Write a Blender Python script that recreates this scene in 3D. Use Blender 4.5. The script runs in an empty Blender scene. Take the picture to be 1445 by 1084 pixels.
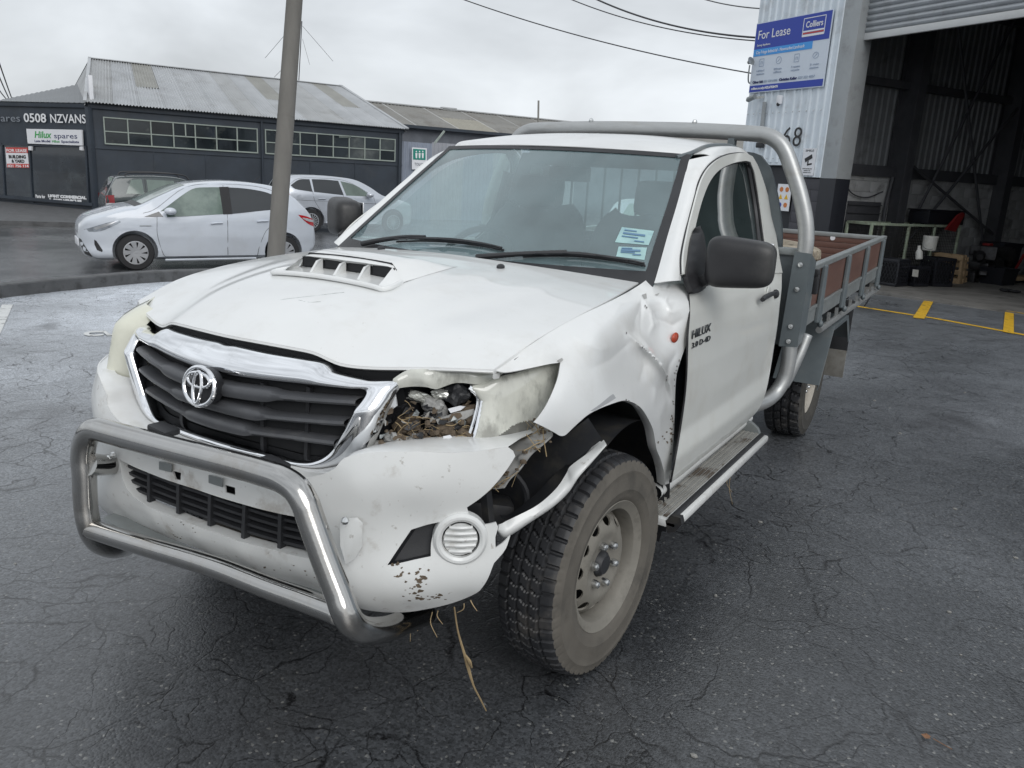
import bpy, bmesh, math, random
import numpy as np
from mathutils import Vector, Matrix, geometry

scene = bpy.context.scene
col = scene.collection
rnd = random.Random(7)

# ------------------------------------------------------------------ camera
CAM = np.array([1.740139, -2.243502, 1.530671])
ROT = np.array([[0.854302, -0.172742, 0.490234], [0.517096, 0.186761, -0.835304], [0.052735, 0.967099, 0.248875]])
FOC = 1138.768
cd = bpy.data.cameras.new('camera')
cam = bpy.data.objects.new('camera', cd)
col.objects.link(cam)
M4 = Matrix([[*ROT[0], CAM[0]], [*ROT[1], CAM[1]], [*ROT[2], CAM[2]], [0, 0, 0, 1]])
cam.matrix_world = M4
cd.sensor_fit = 'HORIZONTAL'
cd.sensor_width = 36.0
cd.lens = FOC / 1445 * 36
cd.clip_start = 0.05
cd.clip_end = 2000
scene.camera = cam

# ------------------------------------------------------------------ sky and sun (overcast)
SUN_EL, SUN_AZ = math.radians(34), math.radians(322)     # azimuth measured from +x towards +y
world = bpy.data.worlds.new('World')
scene.world = world
world.use_nodes = True
wn = world.node_tree.nodes
wl = world.node_tree.links
wn.clear()
wout = wn.new('ShaderNodeOutputWorld')
wbg = wn.new('ShaderNodeBackground')
wbg.inputs['Strength'].default_value = 0.1
sky = wn.new('ShaderNodeTexSky')
sky.sky_type = 'NISHITA'
sky.sun_disc = False
sky.sun_elevation = SUN_EL
sky.sun_rotation = math.radians(90) - SUN_AZ
sky.air_density = 1.0
sky.dust_density = 3.0
tc = wn.new('ShaderNodeTexCoord')
sep = wn.new('ShaderNodeSeparateXYZ')
wl.new(tc.outputs['Generated'], sep.inputs[0])
# overcast luminance: (1 + 2 sin(elevation)) / 3 of the zenith
mr = wn.new('ShaderNodeMapRange')
mr.inputs['From Min'].default_value = 0.0
mr.inputs['From Max'].default_value = 1.0
mr.inputs['To Min'].default_value = 6.7
mr.inputs['To Max'].default_value = 7.4
wl.new(sep.outputs['Z'], mr.inputs['Value'])
n1 = wn.new('ShaderNodeTexNoise')
n1.inputs['Scale'].default_value = 2.6
n1.inputs['Detail'].default_value = 5
n1.inputs['Roughness'].default_value = 0.52
n1.inputs['Distortion'].default_value = 0.25
mp = wn.new('ShaderNodeMapping')
mp.inputs['Scale'].default_value = (1, 1, 2.2)
mp.inputs['Location'].default_value = (0.35, 0.2, 0.4)
wl.new(tc.outputs['Generated'], mp.inputs[0])
wl.new(mp.outputs[0], n1.inputs['Vector'])
cr = wn.new('ShaderNodeMapRange')
cr.inputs['From Min'].default_value = 0.34
cr.inputs['From Max'].default_value = 0.66
cr.inputs['To Min'].default_value = 0.84
cr.inputs['To Max'].default_value = 1.34
wl.new(n1.outputs['Fac'], cr.inputs['Value'])
mul = wn.new('ShaderNodeMath')
mul.operation = 'MULTIPLY'
wl.new(mr.outputs[0], mul.inputs[0])
wl.new(cr.outputs[0], mul.inputs[1])
vm = wn.new('ShaderNodeVectorMath')
vm.operation = 'SCALE'
vm.inputs[0].default_value = (0.94, 0.985, 1.03)
wl.new(mul.outputs[0], vm.inputs['Scale'])
mx = wn.new('ShaderNodeMix')
mx.data_type = 'RGBA'
mx.inputs['Factor'].default_value = 0.93
wl.new(sky.outputs[0], mx.inputs['A'])
wl.new(vm.outputs[0], mx.inputs['B'])
wl.new(mx.outputs['Result'], wbg.inputs['Color'])
wl.new(wbg.outputs[0], wout.inputs['Surface'])

sd = bpy.data.lights.new('sun', 'SUN')
sd.energy = 1.2
sd.angle = math.radians(40)
sd.color = (1.0, 0.99, 0.975)
sun = bpy.data.objects.new('sun', sd)
col.objects.link(sun)
sv = Vector((math.cos(SUN_EL) * math.cos(SUN_AZ), math.cos(SUN_EL) * math.sin(SUN_AZ), math.sin(SUN_EL)))
sun.rotation_euler = sv.to_track_quat('Z', 'Y').to_euler()
sun.location = (0, 0, 20)

scene.view_settings.view_transform = 'Standard'
scene.view_settings.look = 'None'
scene.view_settings.gamma = 1
scene.view_settings.use_curve_mapping = False
scene.view_settings.exposure = 0.14
scene.render.engine = 'CYCLES'
scene.cycles.max_bounces = 7
scene.cycles.transparent_max_bounces = 14
scene.cycles.caustics_reflective = False
scene.cycles.caustics_refractive = False
scene.cycles.use_denoising = True

# ------------------------------------------------------------------ measuring helpers: where a sight line meets a surface
def ray(p):
    p = np.asarray(p, float).reshape(-1, 2)
    d = np.stack([(p[:, 0] - 722.5) / FOC, -(p[:, 1] - 542) / FOC, -np.ones(len(p))], 1)
    return d @ ROT.T

def on_axis(px, py, axis, val):
    v = ray((px, py))[0]
    return CAM + v * (val - CAM[axis]) / v[axis]

def ax(px, py, x): return on_axis(px, py, 0, x)
def ay(px, py, y): return on_axis(px, py, 1, y)
def az(px, py, z): return on_axis(px, py, 2, z)
def dep(px, py, d): return CAM + ray((px, py))[0] * d

def plane(px, py, n, p0):
    v = ray((px, py))[0]
    n = np.asarray(n, float)
    return CAM + v * (n @ (np.asarray(p0) - CAM)) / (n @ v)

def sf(P, f, t0=0.6, t1=6.0, n=500):
    """points where the sight lines P meet the surface f(X)=0"""
    V = ray(P)
    ts = np.linspace(t0, t1, n)
    X = CAM + V[:, None, :] * ts[None, :, None]
    g = f(X)
    s = np.sign(g[:, :-1]) != np.sign(g[:, 1:])
    i = np.where(s.any(1), s.argmax(1), np.clip(np.abs(g).argmin(1), 0, n - 2))
    r = np.arange(len(V))
    a = g[r, i] / (g[r, i] - g[r, i + 1] + 1e-12)
    a = np.where(s.any(1), a, 0.0)
    t = ts[i] + a * (ts[1] - ts[0])
    return CAM + V * t[:, None]

class TPS:
    """smooth field through scattered values"""
    def __init__(self, pts, vals, lam=0.0):
        p = np.asarray(pts, float)
        self.s = np.abs(p).max()
        p = p / self.s
        n = len(p)
        K = self.k(p, p) + lam * np.eye(n)
        P = np.c_[np.ones(n), p]
        A = np.block([[K, P], [P.T, np.zeros((3, 3))]])
        w = np.linalg.solve(A, np.r_[np.asarray(vals, float), 0, 0, 0])
        self.p, self.w = p, w
    def k(self, a, b):
        r2 = ((a[:, None] - b[None]) ** 2).sum(-1) + 1e-12
        return r2 * np.log(r2)
    def __call__(self, q):
        q = np.asarray(q, float) / self.s
        return self.k(q, self.p) @ self.w[:-3] + np.c_[np.ones(len(q)), q] @ self.w[-3:]

def catmull(P, n):
    """n points along a smooth curve through P"""
    P = np.asarray(P, float)
    if len(P) == 2:
        t = np.linspace(0, 1, n)[:, None]
        return P[0] * (1 - t) + P[1] * t
    Q = np.vstack([2 * P[0] - P[1], P, 2 * P[-1] - P[-2]])
    out = []
    for u in np.linspace(0, len(P) - 1, n):
        i = min(int(u), len(P) - 2)
        t = u - i
        a, b, c, d = Q[i], Q[i + 1], Q[i + 2], Q[i + 3]
        out.append(0.5 * (2 * b + (c - a) * t + (2 * a - 5 * b + 4 * c - d) * t * t + (3 * b - a - 3 * c + d) * t ** 3))
    return np.array(out)

def resample(P, step, closed=True, smooth=True, corner=38):
    """outline with points every step, smooth except at corners"""
    P = [np.asarray(p, float) for p in P]
    n = len(P)
    out = []
    segs = n if closed else n - 1
    def iscorner(i):
        if not closed and i in (0, n - 1): return True
        a = P[i] - P[i - 1]
        b = P[(i + 1) % n] - P[i]
        c = np.dot(a, b) / (np.linalg.norm(a) * np.linalg.norm(b) + 1e-9)
        return math.degrees(math.acos(max(-1, min(1, c)))) > corner
    for i in range(segs):
        p1, p2 = P[i], P[(i + 1) % n]
        L = np.linalg.norm(p2 - p1)
        k = max(1, int(round(L / step)))
        if smooth:
            p0 = P[i - 1] if not iscorner(i) else 2 * p1 - p2
            p3 = P[(i + 2) % n] if not iscorner((i + 1) % n) else 2 * p2 - p1
            m1 = (p2 - p0) / 2
            m2 = (p3 - p1) / 2
            for m in (m1, m2):
                l = np.linalg.norm(m)
                if l > L: m *= L / l
        for j in range(k):
            t = j / k
            if smooth:
                q = (2 * t ** 3 - 3 * t * t + 1) * p1 + (t ** 3 - 2 * t * t + t) * m1 + (3 * t * t - 2 * t ** 3) * p2 + (t ** 3 - t * t) * m2
            else:
                q = p1 + (p2 - p1) * t
            out.append(q)
    if not closed: out.append(P[-1])
    return np.array(out)

# ------------------------------------------------------------------ object helpers
def mesh_obj(name, verts, faces, mat=None, parent=None, smooth=True, auto=None):
    me = bpy.data.meshes.new(name)
    me.from_pydata([tuple(map(float, v)) for v in verts], [], [tuple(int(i) for i in f) for f in faces])
    if smooth:
        me.polygons.foreach_set('use_smooth', [True] * len(me.polygons))
    me.update()
    if auto is not None and smooth:
        me.set_sharp_from_angle(angle=math.radians(auto))
    o = bpy.data.objects.new(name, me)
    col.objects.link(o)
    if mat is not None:
        for m in (mat if isinstance(mat, (list, tuple)) else [mat]):
            me.materials.append(m)
    if parent is not None: o.parent = parent
    return o

def tag(o, label=None, cat=None, group=None, kind=None):
    if label: o['label'] = label
    if cat: o['category'] = cat
    if group: o['group'] = group
    if kind: o['kind'] = kind
    return o

def thing(name, label, cat, group=None, loc=(0, 0, 0), rz=0.0):
    o = bpy.data.objects.new(name, None)
    o.empty_display_size = 0.2
    o.location = loc
    o.rotation_euler = (0, 0, rz)
    col.objects.link(o)
    return tag(o, label, cat, group)

class MB:
    """collects shapes into one mesh"""
    def __init__(self): self.v, self.f, self.mi = [], [], []
    def add(self, v, f, mi=0):
        o = len(self.v)
        self.v += [tuple(map(float, p)) for p in v]
        self.f += [tuple(int(i) + o for i in q) for q in f]
        self.mi += [mi] * len(f)
        return self
    def box(self, c, s, R=None, mi=0, bev=0.0):
        """box of full size s centred at c, bevelled"""
        hx, hy, hz = s[0] / 2, s[1] / 2, s[2] / 2
        b = min(bev, hx * .9, hy * .9, hz * .9)
        v = []
        if b <= 0:
            v = [(x, y, z) for x in (-hx, hx) for y in (-hy, hy) for z in (-hz, hz)]
            f = [(0, 1, 3, 2), (4, 6, 7, 5), (0, 4, 5, 1), (2, 3, 7, 6), (0, 2, 6, 4), (1, 5, 7, 3)]
        else:
            bm = bmesh.new()
            bmesh.ops.create_cube(bm, size=1)
            for q in bm.verts: q.co = Vector((q.co.x * s[0], q.co.y * s[1], q.co.z * s[2]))
            bmesh.ops.bevel(bm, geom=bm.edges[:], offset=b, segments=2, profile=0.6, affect='EDGES')
            bm.verts.index_update()
            v = [tuple(q.co) for q in bm.verts]
            f = [tuple(l.index for l in q.verts) for q in bm.faces]
            bm.free()
        v = np.array(v)
        if R is not None: v = v @ np.array(R).T
        return self.add(v + np.array(c), f, mi)
    def bar(self, a, b, w, h, up=(0, 0, 1), mi=0, bev=0.0):
        """rectangular bar from a to b"""
        a, b = np.array(a, float), np.array(b, float)
        d = b - a
        L = np.linalg.norm(d)
        d /= L
        s = np.cross(up, d)
        if np.linalg.norm(s) < 1e-6: s = np.cross((1, 0, 0), d)
        s /= np.linalg.norm(s)
        u = np.cross(d, s)
        return self.box((a + b) / 2, (L, w, h), np.stack([d, s, u], 1), mi, bev)
    def tube(self, path, r, n=12, smooth=0, mi=0, closed=False, cap=True):
        P = np.array(path, float)
        if smooth: P = catmull(np.vstack([P, P[:1]]) if closed else P, smooth)
        if closed and smooth: P = P[:-1]
        m = len(P)
        rr = np.broadcast_to(np.asarray(r, float), (m,)) if np.ndim(r) == 0 else np.interp(np.linspace(0, 1, m), np.linspace(0, 1, len(r)), r)
        T = np.roll(P, -1, 0) - np.roll(P, 1, 0) if closed else np.gradient(P, axis=0)
        T /= np.linalg.norm(T, axis=1)[:, None] + 1e-12
        up = np.array([0, 0, 1.0]) if abs(T[0, 2]) < 0.9 else np.array([1.0, 0, 0])
        N = np.cross(T[0], up)
        N /= np.linalg.norm(N)
        v, f = [], []
        for i in range(m):
            N = N - T[i] * (N @ T[i])
            N /= np.linalg.norm(N)
            Bn = np.cross(T[i], N)
            for k in range(n):
                a = 2 * math.pi * k / n
                v.append(P[i] + rr[i] * (math.cos(a) * N + math.sin(a) * Bn))
        for i in range(m if closed else m - 1):
            j = (i + 1) % m
            for k in range(n):
                l = (k + 1) % n
                f.append((i * n + k, i * n + l, j * n + l, j * n + k))
        if cap and not closed:
            f.append(tuple(range(n - 1, -1, -1)))
            f.append(tuple((m - 1) * n + k for k in range(n)))
        return self.add(v, f, mi)
    def lathe(self, prof, c, axis=(1, 0, 0), n=48, mi=0, closed=False):
        """profile of (radius, along) turned round an axis through c"""
        A = np.array(axis, float)
        A /= np.linalg.norm(A)
        u = np.cross(A, (0, 0, 1.0) if abs(A[2]) < .9 else (1.0, 0, 0))
        u /= np.linalg.norm(u)
        w = np.cross(A, u)
        v, f = [], []
        m = len(prof)
        for k in range(n):
            a = 2 * math.pi * k / n
            d = math.cos(a) * u + math.sin(a) * w
            for r, h in prof: v.append(np.array(c) + A * h + d * r)
        for k in range(n):
            l = (k + 1) % n
            for i in range(m if closed else m - 1):
                j = (i + 1) % m
                f.append((k * m + i, k * m + j, l * m + j, l * m + i))
        return self.add(v, f, mi)
    def grid(self, G, mi=0, closed_u=False):
        G = np.asarray(G)
        a, b = G.shape[:2]
        f = []
        for i in range(a if closed_u else a - 1):
            for j in range(b - 1):
                k = (i + 1) % a
                f.append((i * b + j, i * b + j + 1, k * b + j + 1, k * b + j))
        return self.add(G.reshape(-1, 3), f, mi)
    def prism(self, poly, d, mi=0):
        """polygon (3D, planar) pushed along d, closed"""
        P = np.array(poly, float)
        n = len(P)
        v = np.vstack([P, P + np.array(d)])
        f = [tuple(range(n - 1, -1, -1)), tuple(range(n, 2 * n))]
        f += [(i, (i + 1) % n, n + (i + 1) % n, n + i) for i in range(n)]
        return self.add(v, f, mi)
    def ball(self, c, r, n=12, mi=0, sq=(1, 1, 1)):
        v, f = [], []
        m = n // 2
        for i in range(m + 1):
            t = math.pi * i / m
            for k in range(n):
                p = 2 * math.pi * k / n
                v.append((c[0] + r * sq[0] * math.sin(t) * math.cos(p), c[1] + r * sq[1] * math.sin(t) * math.sin(p), c[2] + r * sq[2] * math.cos(t)))
        for i in range(m):
            for k in range(n):
                l = (k + 1) % n
                f.append((i * n + k, (i + 1) * n + k, (i + 1) * n + l, i * n + l))
        return self.add(v, f, mi)
    def build(self, name, mat, parent=None, smooth=True, auto=35):
        o = mesh_obj(name, self.v, self.f, mat, parent, smooth, auto)
        if isinstance(mat, (list, tuple)):
            o.data.polygons.foreach_set('material_index', self.mi)
        return o

def fine(rows, nu, nv):
    """smooth grid nv x nu through a net of control points"""
    A = np.array([catmull(r, nu) for r in rows])
    return np.stack([catmull(A[:, j], nv) for j in range(nu)], 1)

def patch(name, rows, nu, nv, mat, parent=None, thick=0.0):
    o = MB().grid(fine(rows, nu, nv)).build(name, mat, parent)
    if thick: solid(o, thick)
    return o

def solid(o, t, off=0.0):
    me = o.data
    cnt = {}
    for p in me.polygons:
        for k in p.edge_keys: cnt[k] = cnt.get(k, 0) + 1
    for e in me.edges:
        if cnt.get(e.key, 0) == 1: e.use_edge_sharp = True
    m = o.modifiers.new('thickness', 'SOLIDIFY')
    m.thickness = t
    m.offset = off
    return o

def inside(poly, q):
    x, y = q[:, 0], q[:, 1]
    r = np.zeros(len(q), bool)
    n = len(poly)
    for i in range(n):
        a, b = poly[i], poly[(i + 1) % n]
        if a[1] == b[1]: continue
        c = (a[1] > y) != (b[1] > y)
        r ^= c & (x < (b[0] - a[0]) * (y - a[1]) / (b[1] - a[1]) + a[0])
    return r

def edge_dist(polys, q):
    d = np.full(len(q), 1e9)
    for P in polys:
        for i in range(len(P)):
            a, b = P[i], P[(i + 1) % len(P)]
            ab = b - a
            t = np.clip(((q - a) @ ab) / (ab @ ab + 1e-12), 0, 1)
            d = np.minimum(d, np.linalg.norm(q - (a + t[:, None] * ab), axis=1))
    return d

def trim(name, outline, mapf, step, mat=None, parent=None, holes=(), smooth_outline=True, bulge=None, thick=0.0, extra=None, matf=None):
    """surface patch cut to an outline in a 2D domain; mapf turns domain points into places"""
    O = resample(outline, step, True, smooth_outline)
    H = [resample(h, step, True, smooth_outline) for h in holes]
    lo, hi = O.min(0), O.max(0)
    gx = np.arange(lo[0], hi[0], step)
    gy = np.arange(lo[1], hi[1], step)
    Q = np.array([(x + (step / 2 if j % 2 else 0), y) for j, y in enumerate(gy) for x in gx])
    Q = Q[inside(O, Q)]
    for h in H: Q = Q[~inside(h, Q)]
    if extra is not None: Q = np.vstack([Q, extra])
    d = edge_dist([O] + H, Q)
    Q = Q[d > step * 0.45]
    V = [Vector(p) for p in O]
    E = [(i, (i + 1) % len(O)) for i in range(len(O))]
    for h in H:
        b = len(V)
        V += [Vector(p) for p in h]
        E += [(b + i, b + (i + 1) % len(h)) for i in range(len(h))]
    V += [Vector(p) for p in Q]
    v2, _, f2, _, _, _ = geometry.delaunay_2d_cdt(V, E, [], 0, 1e-6)
    v2 = np.array([tuple(p) for p in v2])
    F = np.array([f for f in f2 if len(f) == 3])
    cen = v2[F].mean(1)
    keep = inside(O, cen)
    for h in H: keep &= ~inside(h, cen)
    F = F[keep]
    X = mapf(v2)
    if bulge is not None:
        h, d0, vec = bulge
        dd = np.clip(edge_dist([O] + H, v2) / d0, 0, 1)
        X = X + (h * np.sqrt(1 - (1 - dd) ** 2))[:, None] * np.array(vec)
    o = mesh_obj(name, X, F, mat, parent, True, 60)
    if matf is not None:
        o.data.polygons.foreach_set('material_index', [int(i) for i in matf(v2[F].mean(1))])
    if thick: solid(o, thick)
    return o

def copy_tree(o, parent=None):
    c = o.copy()
    col.objects.link(c)
    if parent is not None: c.parent = parent
    for ch in list(o.children): copy_tree(ch, c)
    return c

def text_mesh(body, size, bold=0.0, shear=0.0, align='LEFT', space=1.0, extr=0.002):
    cu = bpy.data.curves.new('lettering', 'FONT')
    cu.body = body
    cu.size = size
    cu.align_x = align
    cu.offset = bold
    cu.shear = shear
    cu.space_character = space
    cu.extrude = extr
    cu.resolution_u = 3
    ob = bpy.data.objects.new('lettering', cu)
    col.objects.link(ob)
    dg = bpy.context.evaluated_depsgraph_get()
    me = bpy.data.meshes.new_from_object(ob.evaluated_get(dg))
    bpy.data.objects.remove(ob)
    bpy.data.curves.remove(cu)
    return me

def text(body, size, org, right, up, mat, parent=None, name='lettering', width=None, **k):
    """flat lettering; org is the lower left corner, right and up its axes; width squeezes it to a length"""
    me = text_mesh(body, size, **k)
    r = np.array(right, float)
    r /= np.linalg.norm(r)
    u = np.array(up, float)
    u -= r * (u @ r)
    u /= np.linalg.norm(u)
    n = np.cross(r, u)
    co = np.array([v.co for v in me.vertices])
    if len(co) == 0: return None
    if width:
        w = co[:, 0].max() - co[:, 0].min()
        co[:, 0] = (co[:, 0] - co[:, 0].min()) * width / w
    W = np.array(org) + co[:, :1] * r + co[:, 1:2] * u + co[:, 2:] * n
    for v, p in zip(me.vertices, W): v.co = p
    me.update()
    me.name = name
    o = bpy.data.objects.new(name, me)
    col.objects.link(o)
    me.materials.clear()
    me.materials.append(mat)
    if parent is not None: o.parent = parent
    return o

# ------------------------------------------------------------------ materials
def nt(m):
    m.use_nodes = True
    return m.node_tree.nodes, m.node_tree.links

def material(name, base, rough=0.5, metal=0.0, var=0.0, vscale=6.0, dirt=None, dscale=3.0, damt=0.5, dlo=0.5, dhi=0.7, bump=0.0, bscale=40.0, coat=0.0, rvar=0.0, stretch=None, spec=0.5, emit=None, fine_dirt=None):
    """principled surface with tone variation, dirt patches, roughness variation and fine relief"""
    m = bpy.data.materials.new(name)
    N, L = nt(m)
    b = N['Principled BSDF']
    b.inputs['Base Color'].default_value = (*base, 1)
    b.inputs['Roughness'].default_value = rough
    b.inputs['Metallic'].default_value = metal
    b.inputs['Coat Weight'].default_value = coat
    b.inputs['Coat Roughness'].default_value = 0.04
    b.inputs['Specular IOR Level'].default_value = spec
    t = N.new('ShaderNodeTexCoord')
    vec = t.outputs['Object']
    if stretch:
        mp = N.new('ShaderNodeMapping')
        mp.inputs['Scale'].default_value = stretch
        L.new(vec, mp.inputs[0])
        vec = mp.outputs[0]
    cur = None
    def noise(scale, detail=6, rough=0.6):
        n = N.new('ShaderNodeTexNoise')
        n.inputs['Scale'].default_value = scale
        n.inputs['Detail'].default_value = detail
        n.inputs['Roughness'].default_value = rough
        L.new(vec, n.inputs['Vector'])
        return n
    if var:
        n = noise(vscale)
        r = N.new('ShaderNodeMapRange')
        r.inputs['From Min'].default_value = 0.3
        r.inputs['From Max'].default_value = 0.7
        r.inputs['To Min'].default_value = 1 - var
        r.inputs['To Max'].default_value = 1 + var
        L.new(n.outputs['Fac'], r.inputs['Value'])
        s = N.new('ShaderNodeVectorMath')
        s.operation = 'SCALE'
        s.inputs[0].default_value = base
        L.new(r.outputs[0], s.inputs['Scale'])
        cur = s.outputs[0]
    def overlay(cur, colr, scale, lo, hi, amt, detail=8, rough_=0.65):
        n = noise(scale, detail, rough_)
        r = N.new('ShaderNodeMapRange')
        r.interpolation_type = 'SMOOTHSTEP'
        r.inputs['From Min'].default_value = lo
        r.inputs['From Max'].default_value = hi
        r.inputs['To Max'].default_value = amt
        L.new(n.outputs['Fac'], r.inputs['Value'])
        x = N.new('ShaderNodeMix')
        x.data_type = 'RGBA'
        if cur is None: x.inputs['A'].default_value = (*base, 1)
        else: L.new(cur, x.inputs['A'])
        x.inputs['B'].default_value = (*colr, 1)
        L.new(r.outputs[0], x.inputs['Factor'])
        return x.outputs['Result'], r.outputs[0]
    if dirt:
        cur, fac = overlay(cur, dirt, dscale, dlo, dhi, damt)
    if fine_dirt:
        cur, _ = overlay(cur, *fine_dirt)
    if cur is not None: L.new(cur, b.inputs['Base Color'])
    if rvar:
        n = noise(vscale * 1.7)
        r = N.new('ShaderNodeMapRange')
        r.inputs['From Min'].default_value = 0.3
        r.inputs['From Max'].default_value = 0.7
        r.inputs['To Min'].default_value = max(0.02, rough - rvar)
        r.inputs['To Max'].default_value = min(1, rough + rvar)
        L.new(n.outputs['Fac'], r.inputs['Value'])
        L.new(r.outputs[0], b.inputs['Roughness'])
    if bump:
        n = noise(bscale, 4, 0.6)
        p = N.new('ShaderNodeBump')
        p.inputs['Strength'].default_value = bump
        p.inputs['Distance'].default_value = 0.01
        L.new(n.outputs['Fac'], p.inputs['Height'])
        L.new(p.outputs[0], b.inputs['Normal'])
    if emit:
        b.inputs['Emission Color'].default_value = (*emit[0], 1)
        b.inputs['Emission Strength'].default_value = emit[1]
    return m

def glass(name, tint, rough=0.02, refl=1.0, ior=1.5, haze=0.0, hazecol=(.6, .65, .65)):
    """thin window glass: tinted see-through plus a sharp reflection, a pale diffuse haze"""
    m = bpy.data.materials.new(name)
    N, L = nt(m)
    N.clear()
    out = N.new('ShaderNodeOutputMaterial')
    tr = N.new('ShaderNodeBsdfTransparent')
    tr.inputs[0].default_value = (*tint, 1)
    gl = N.new('ShaderNodeBsdfGlossy')
    gl.inputs['Roughness'].default_value = rough
    gl.inputs['Color'].default_value = (refl, refl, refl, 1)
    fr = N.new('ShaderNodeFresnel')
    fr.inputs['IOR'].default_value = ior
    mix = N.new('ShaderNodeMixShader')
    L.new(fr.outputs[0], mix.inputs[0])
    L.new(tr.outputs[0], mix.inputs[1])
    L.new(gl.outputs[0], mix.inputs[2])
    last = mix.outputs[0]
    if haze:
        df = N.new('ShaderNodeBsdfDiffuse')
        df.inputs[0].default_value = (*hazecol, 1)
        t = N.new('ShaderNodeTexCoord')
        n = N.new('ShaderNodeTexNoise')
        n.inputs['Scale'].default_value = 4
        n.inputs['Detail'].default_value = 8
        L.new(t.outputs['Object'], n.inputs['Vector'])
        r = N.new('ShaderNodeMapRange')
        r.inputs['To Min'].default_value = haze * 0.4
        r.inputs['To Max'].default_value = haze * 1.6
        L.new(n.outputs['Fac'], r.inputs['Value'])
        m2 = N.new('ShaderNodeMixShader')
        L.new(r.outputs[0], m2.inputs[0])
        L.new(last, m2.inputs[1])
        L.new(df.outputs[0], m2.inputs[2])
        last = m2.outputs[0]
    L.new(last, out.inputs['Surface'])
    return m

MT = {}
MT['paint'] = material('white_paint', (.74, .75, .745), 0.32, 0, var=.03, vscale=3, dirt=(.50, .48, .43), dscale=5, damt=.32, dlo=.48, dhi=.75, coat=.7, fine_dirt=((.35, .31, .26), 60, .66, .74, .35))
MT['paint_dirty'] = material('dirty_white_paint', (.70, .71, .70), 0.36, 0, var=.04, vscale=4, dirt=(.30, .26, .21), dscale=7, damt=.55, dlo=.56, dhi=.72, coat=.5, fine_dirt=((.2, .16, .12), 45, .62, .72, .5))
MT['cream_paint'] = material('door_paint', (.70, .71, .68), 0.33, 0, var=.025, vscale=3, dirt=(.5, .46, .38), dscale=4, damt=.25, dlo=.52, dhi=.75, coat=.7, fine_dirt=((.35, .31, .26), 60, .68, .75, .3))
MT['black'] = material('black_plastic', (.022, .023, .026), .5, var=.25, vscale=10, bump=.08, bscale=300)
MT['mirror_plastic'] = material('textured_black_plastic', (.02, .02, .022), .42, var=.15, vscale=8, bump=.12, bscale=500, dirt=(.12, .12, .11), dscale=4, damt=.25)
MT['void'] = material('dark_cavity', (.012, .013, .015), .8)
MT['rubber'] = material('seal_rubber', (.018, .018, .02), .6)
MT['chrome'] = material('chrome', (.88, .89, .91), .06, 1.0, rvar=.04, vscale=9, dirt=(.55, .55, .55), dscale=14, damt=.3)
MT['steel'] = material('polished_steel', (.47, .465, .455), .14, 1.0, var=.1, vscale=9, rvar=.07, dirt=(.30, .27, .23), dscale=9, damt=.45, dlo=.45, dhi=.7, bump=.02, bscale=90)
MT['galv'] = material('grey_aluminium', (.29, .31, .31), .45, .5, var=.1, vscale=10, dirt=(.2, .19, .17), dscale=6, damt=.5, rvar=.1)
MT['alloy_tube'] = material('alloy_tube', (.41, .42, .42), .38, .6, var=.06, vscale=12, dirt=(.3, .28, .25), dscale=5, damt=.35, stretch=(1, 1, 4))
MT['greypaint'] = material('grey_paint', (.11, .13, .14), .42, 0, var=.1, vscale=8, dirt=(.2, .19, .17), dscale=8, damt=.3)
MT['slat'] = material('grille_plastic', (.075, .078, .085), .38, 0, var=.12, vscale=10, dirt=(.2, .19, .18), dscale=8, damt=.25)
MT['badge'] = material('badge_chrome', (.45, .46, .48), .2, 1.0)
MT['badge_dark'] = material('badge_dark', (.05, .055, .06), .35, .4)
MT['bolt'] = material('bolt_metal', (.65, .66, .66), .25, 1.0)
MT['amber'] = material('amber_lens', (.42, .05, .015), .15, 0, coat=.6)
MT['red'] = material('red_lens', (.45, .015, .02), .15, 0, coat=.6)
MT['lens_clear'] = material('clear_lens', (.62, .64, .66), .1, .3, coat=.8)
# ================================================================== ground
def hgt(x, y):
    s = -0.906 * np.asarray(x, float) + 0.423 * np.asarray(y, float)
    return np.interp(s, [-200, 3.0, 5, 9.5, 13.2, 22, 400], [0, 0, -.06, -.25, -.37, -.43, -.6])

def on_ground(px, py, lift=0.0):
    return sf([(px, py)], lambda X: X[..., 2] - hgt(X[..., 0], X[..., 1]) - lift, 0.8, 60, 4000)[0]

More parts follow.
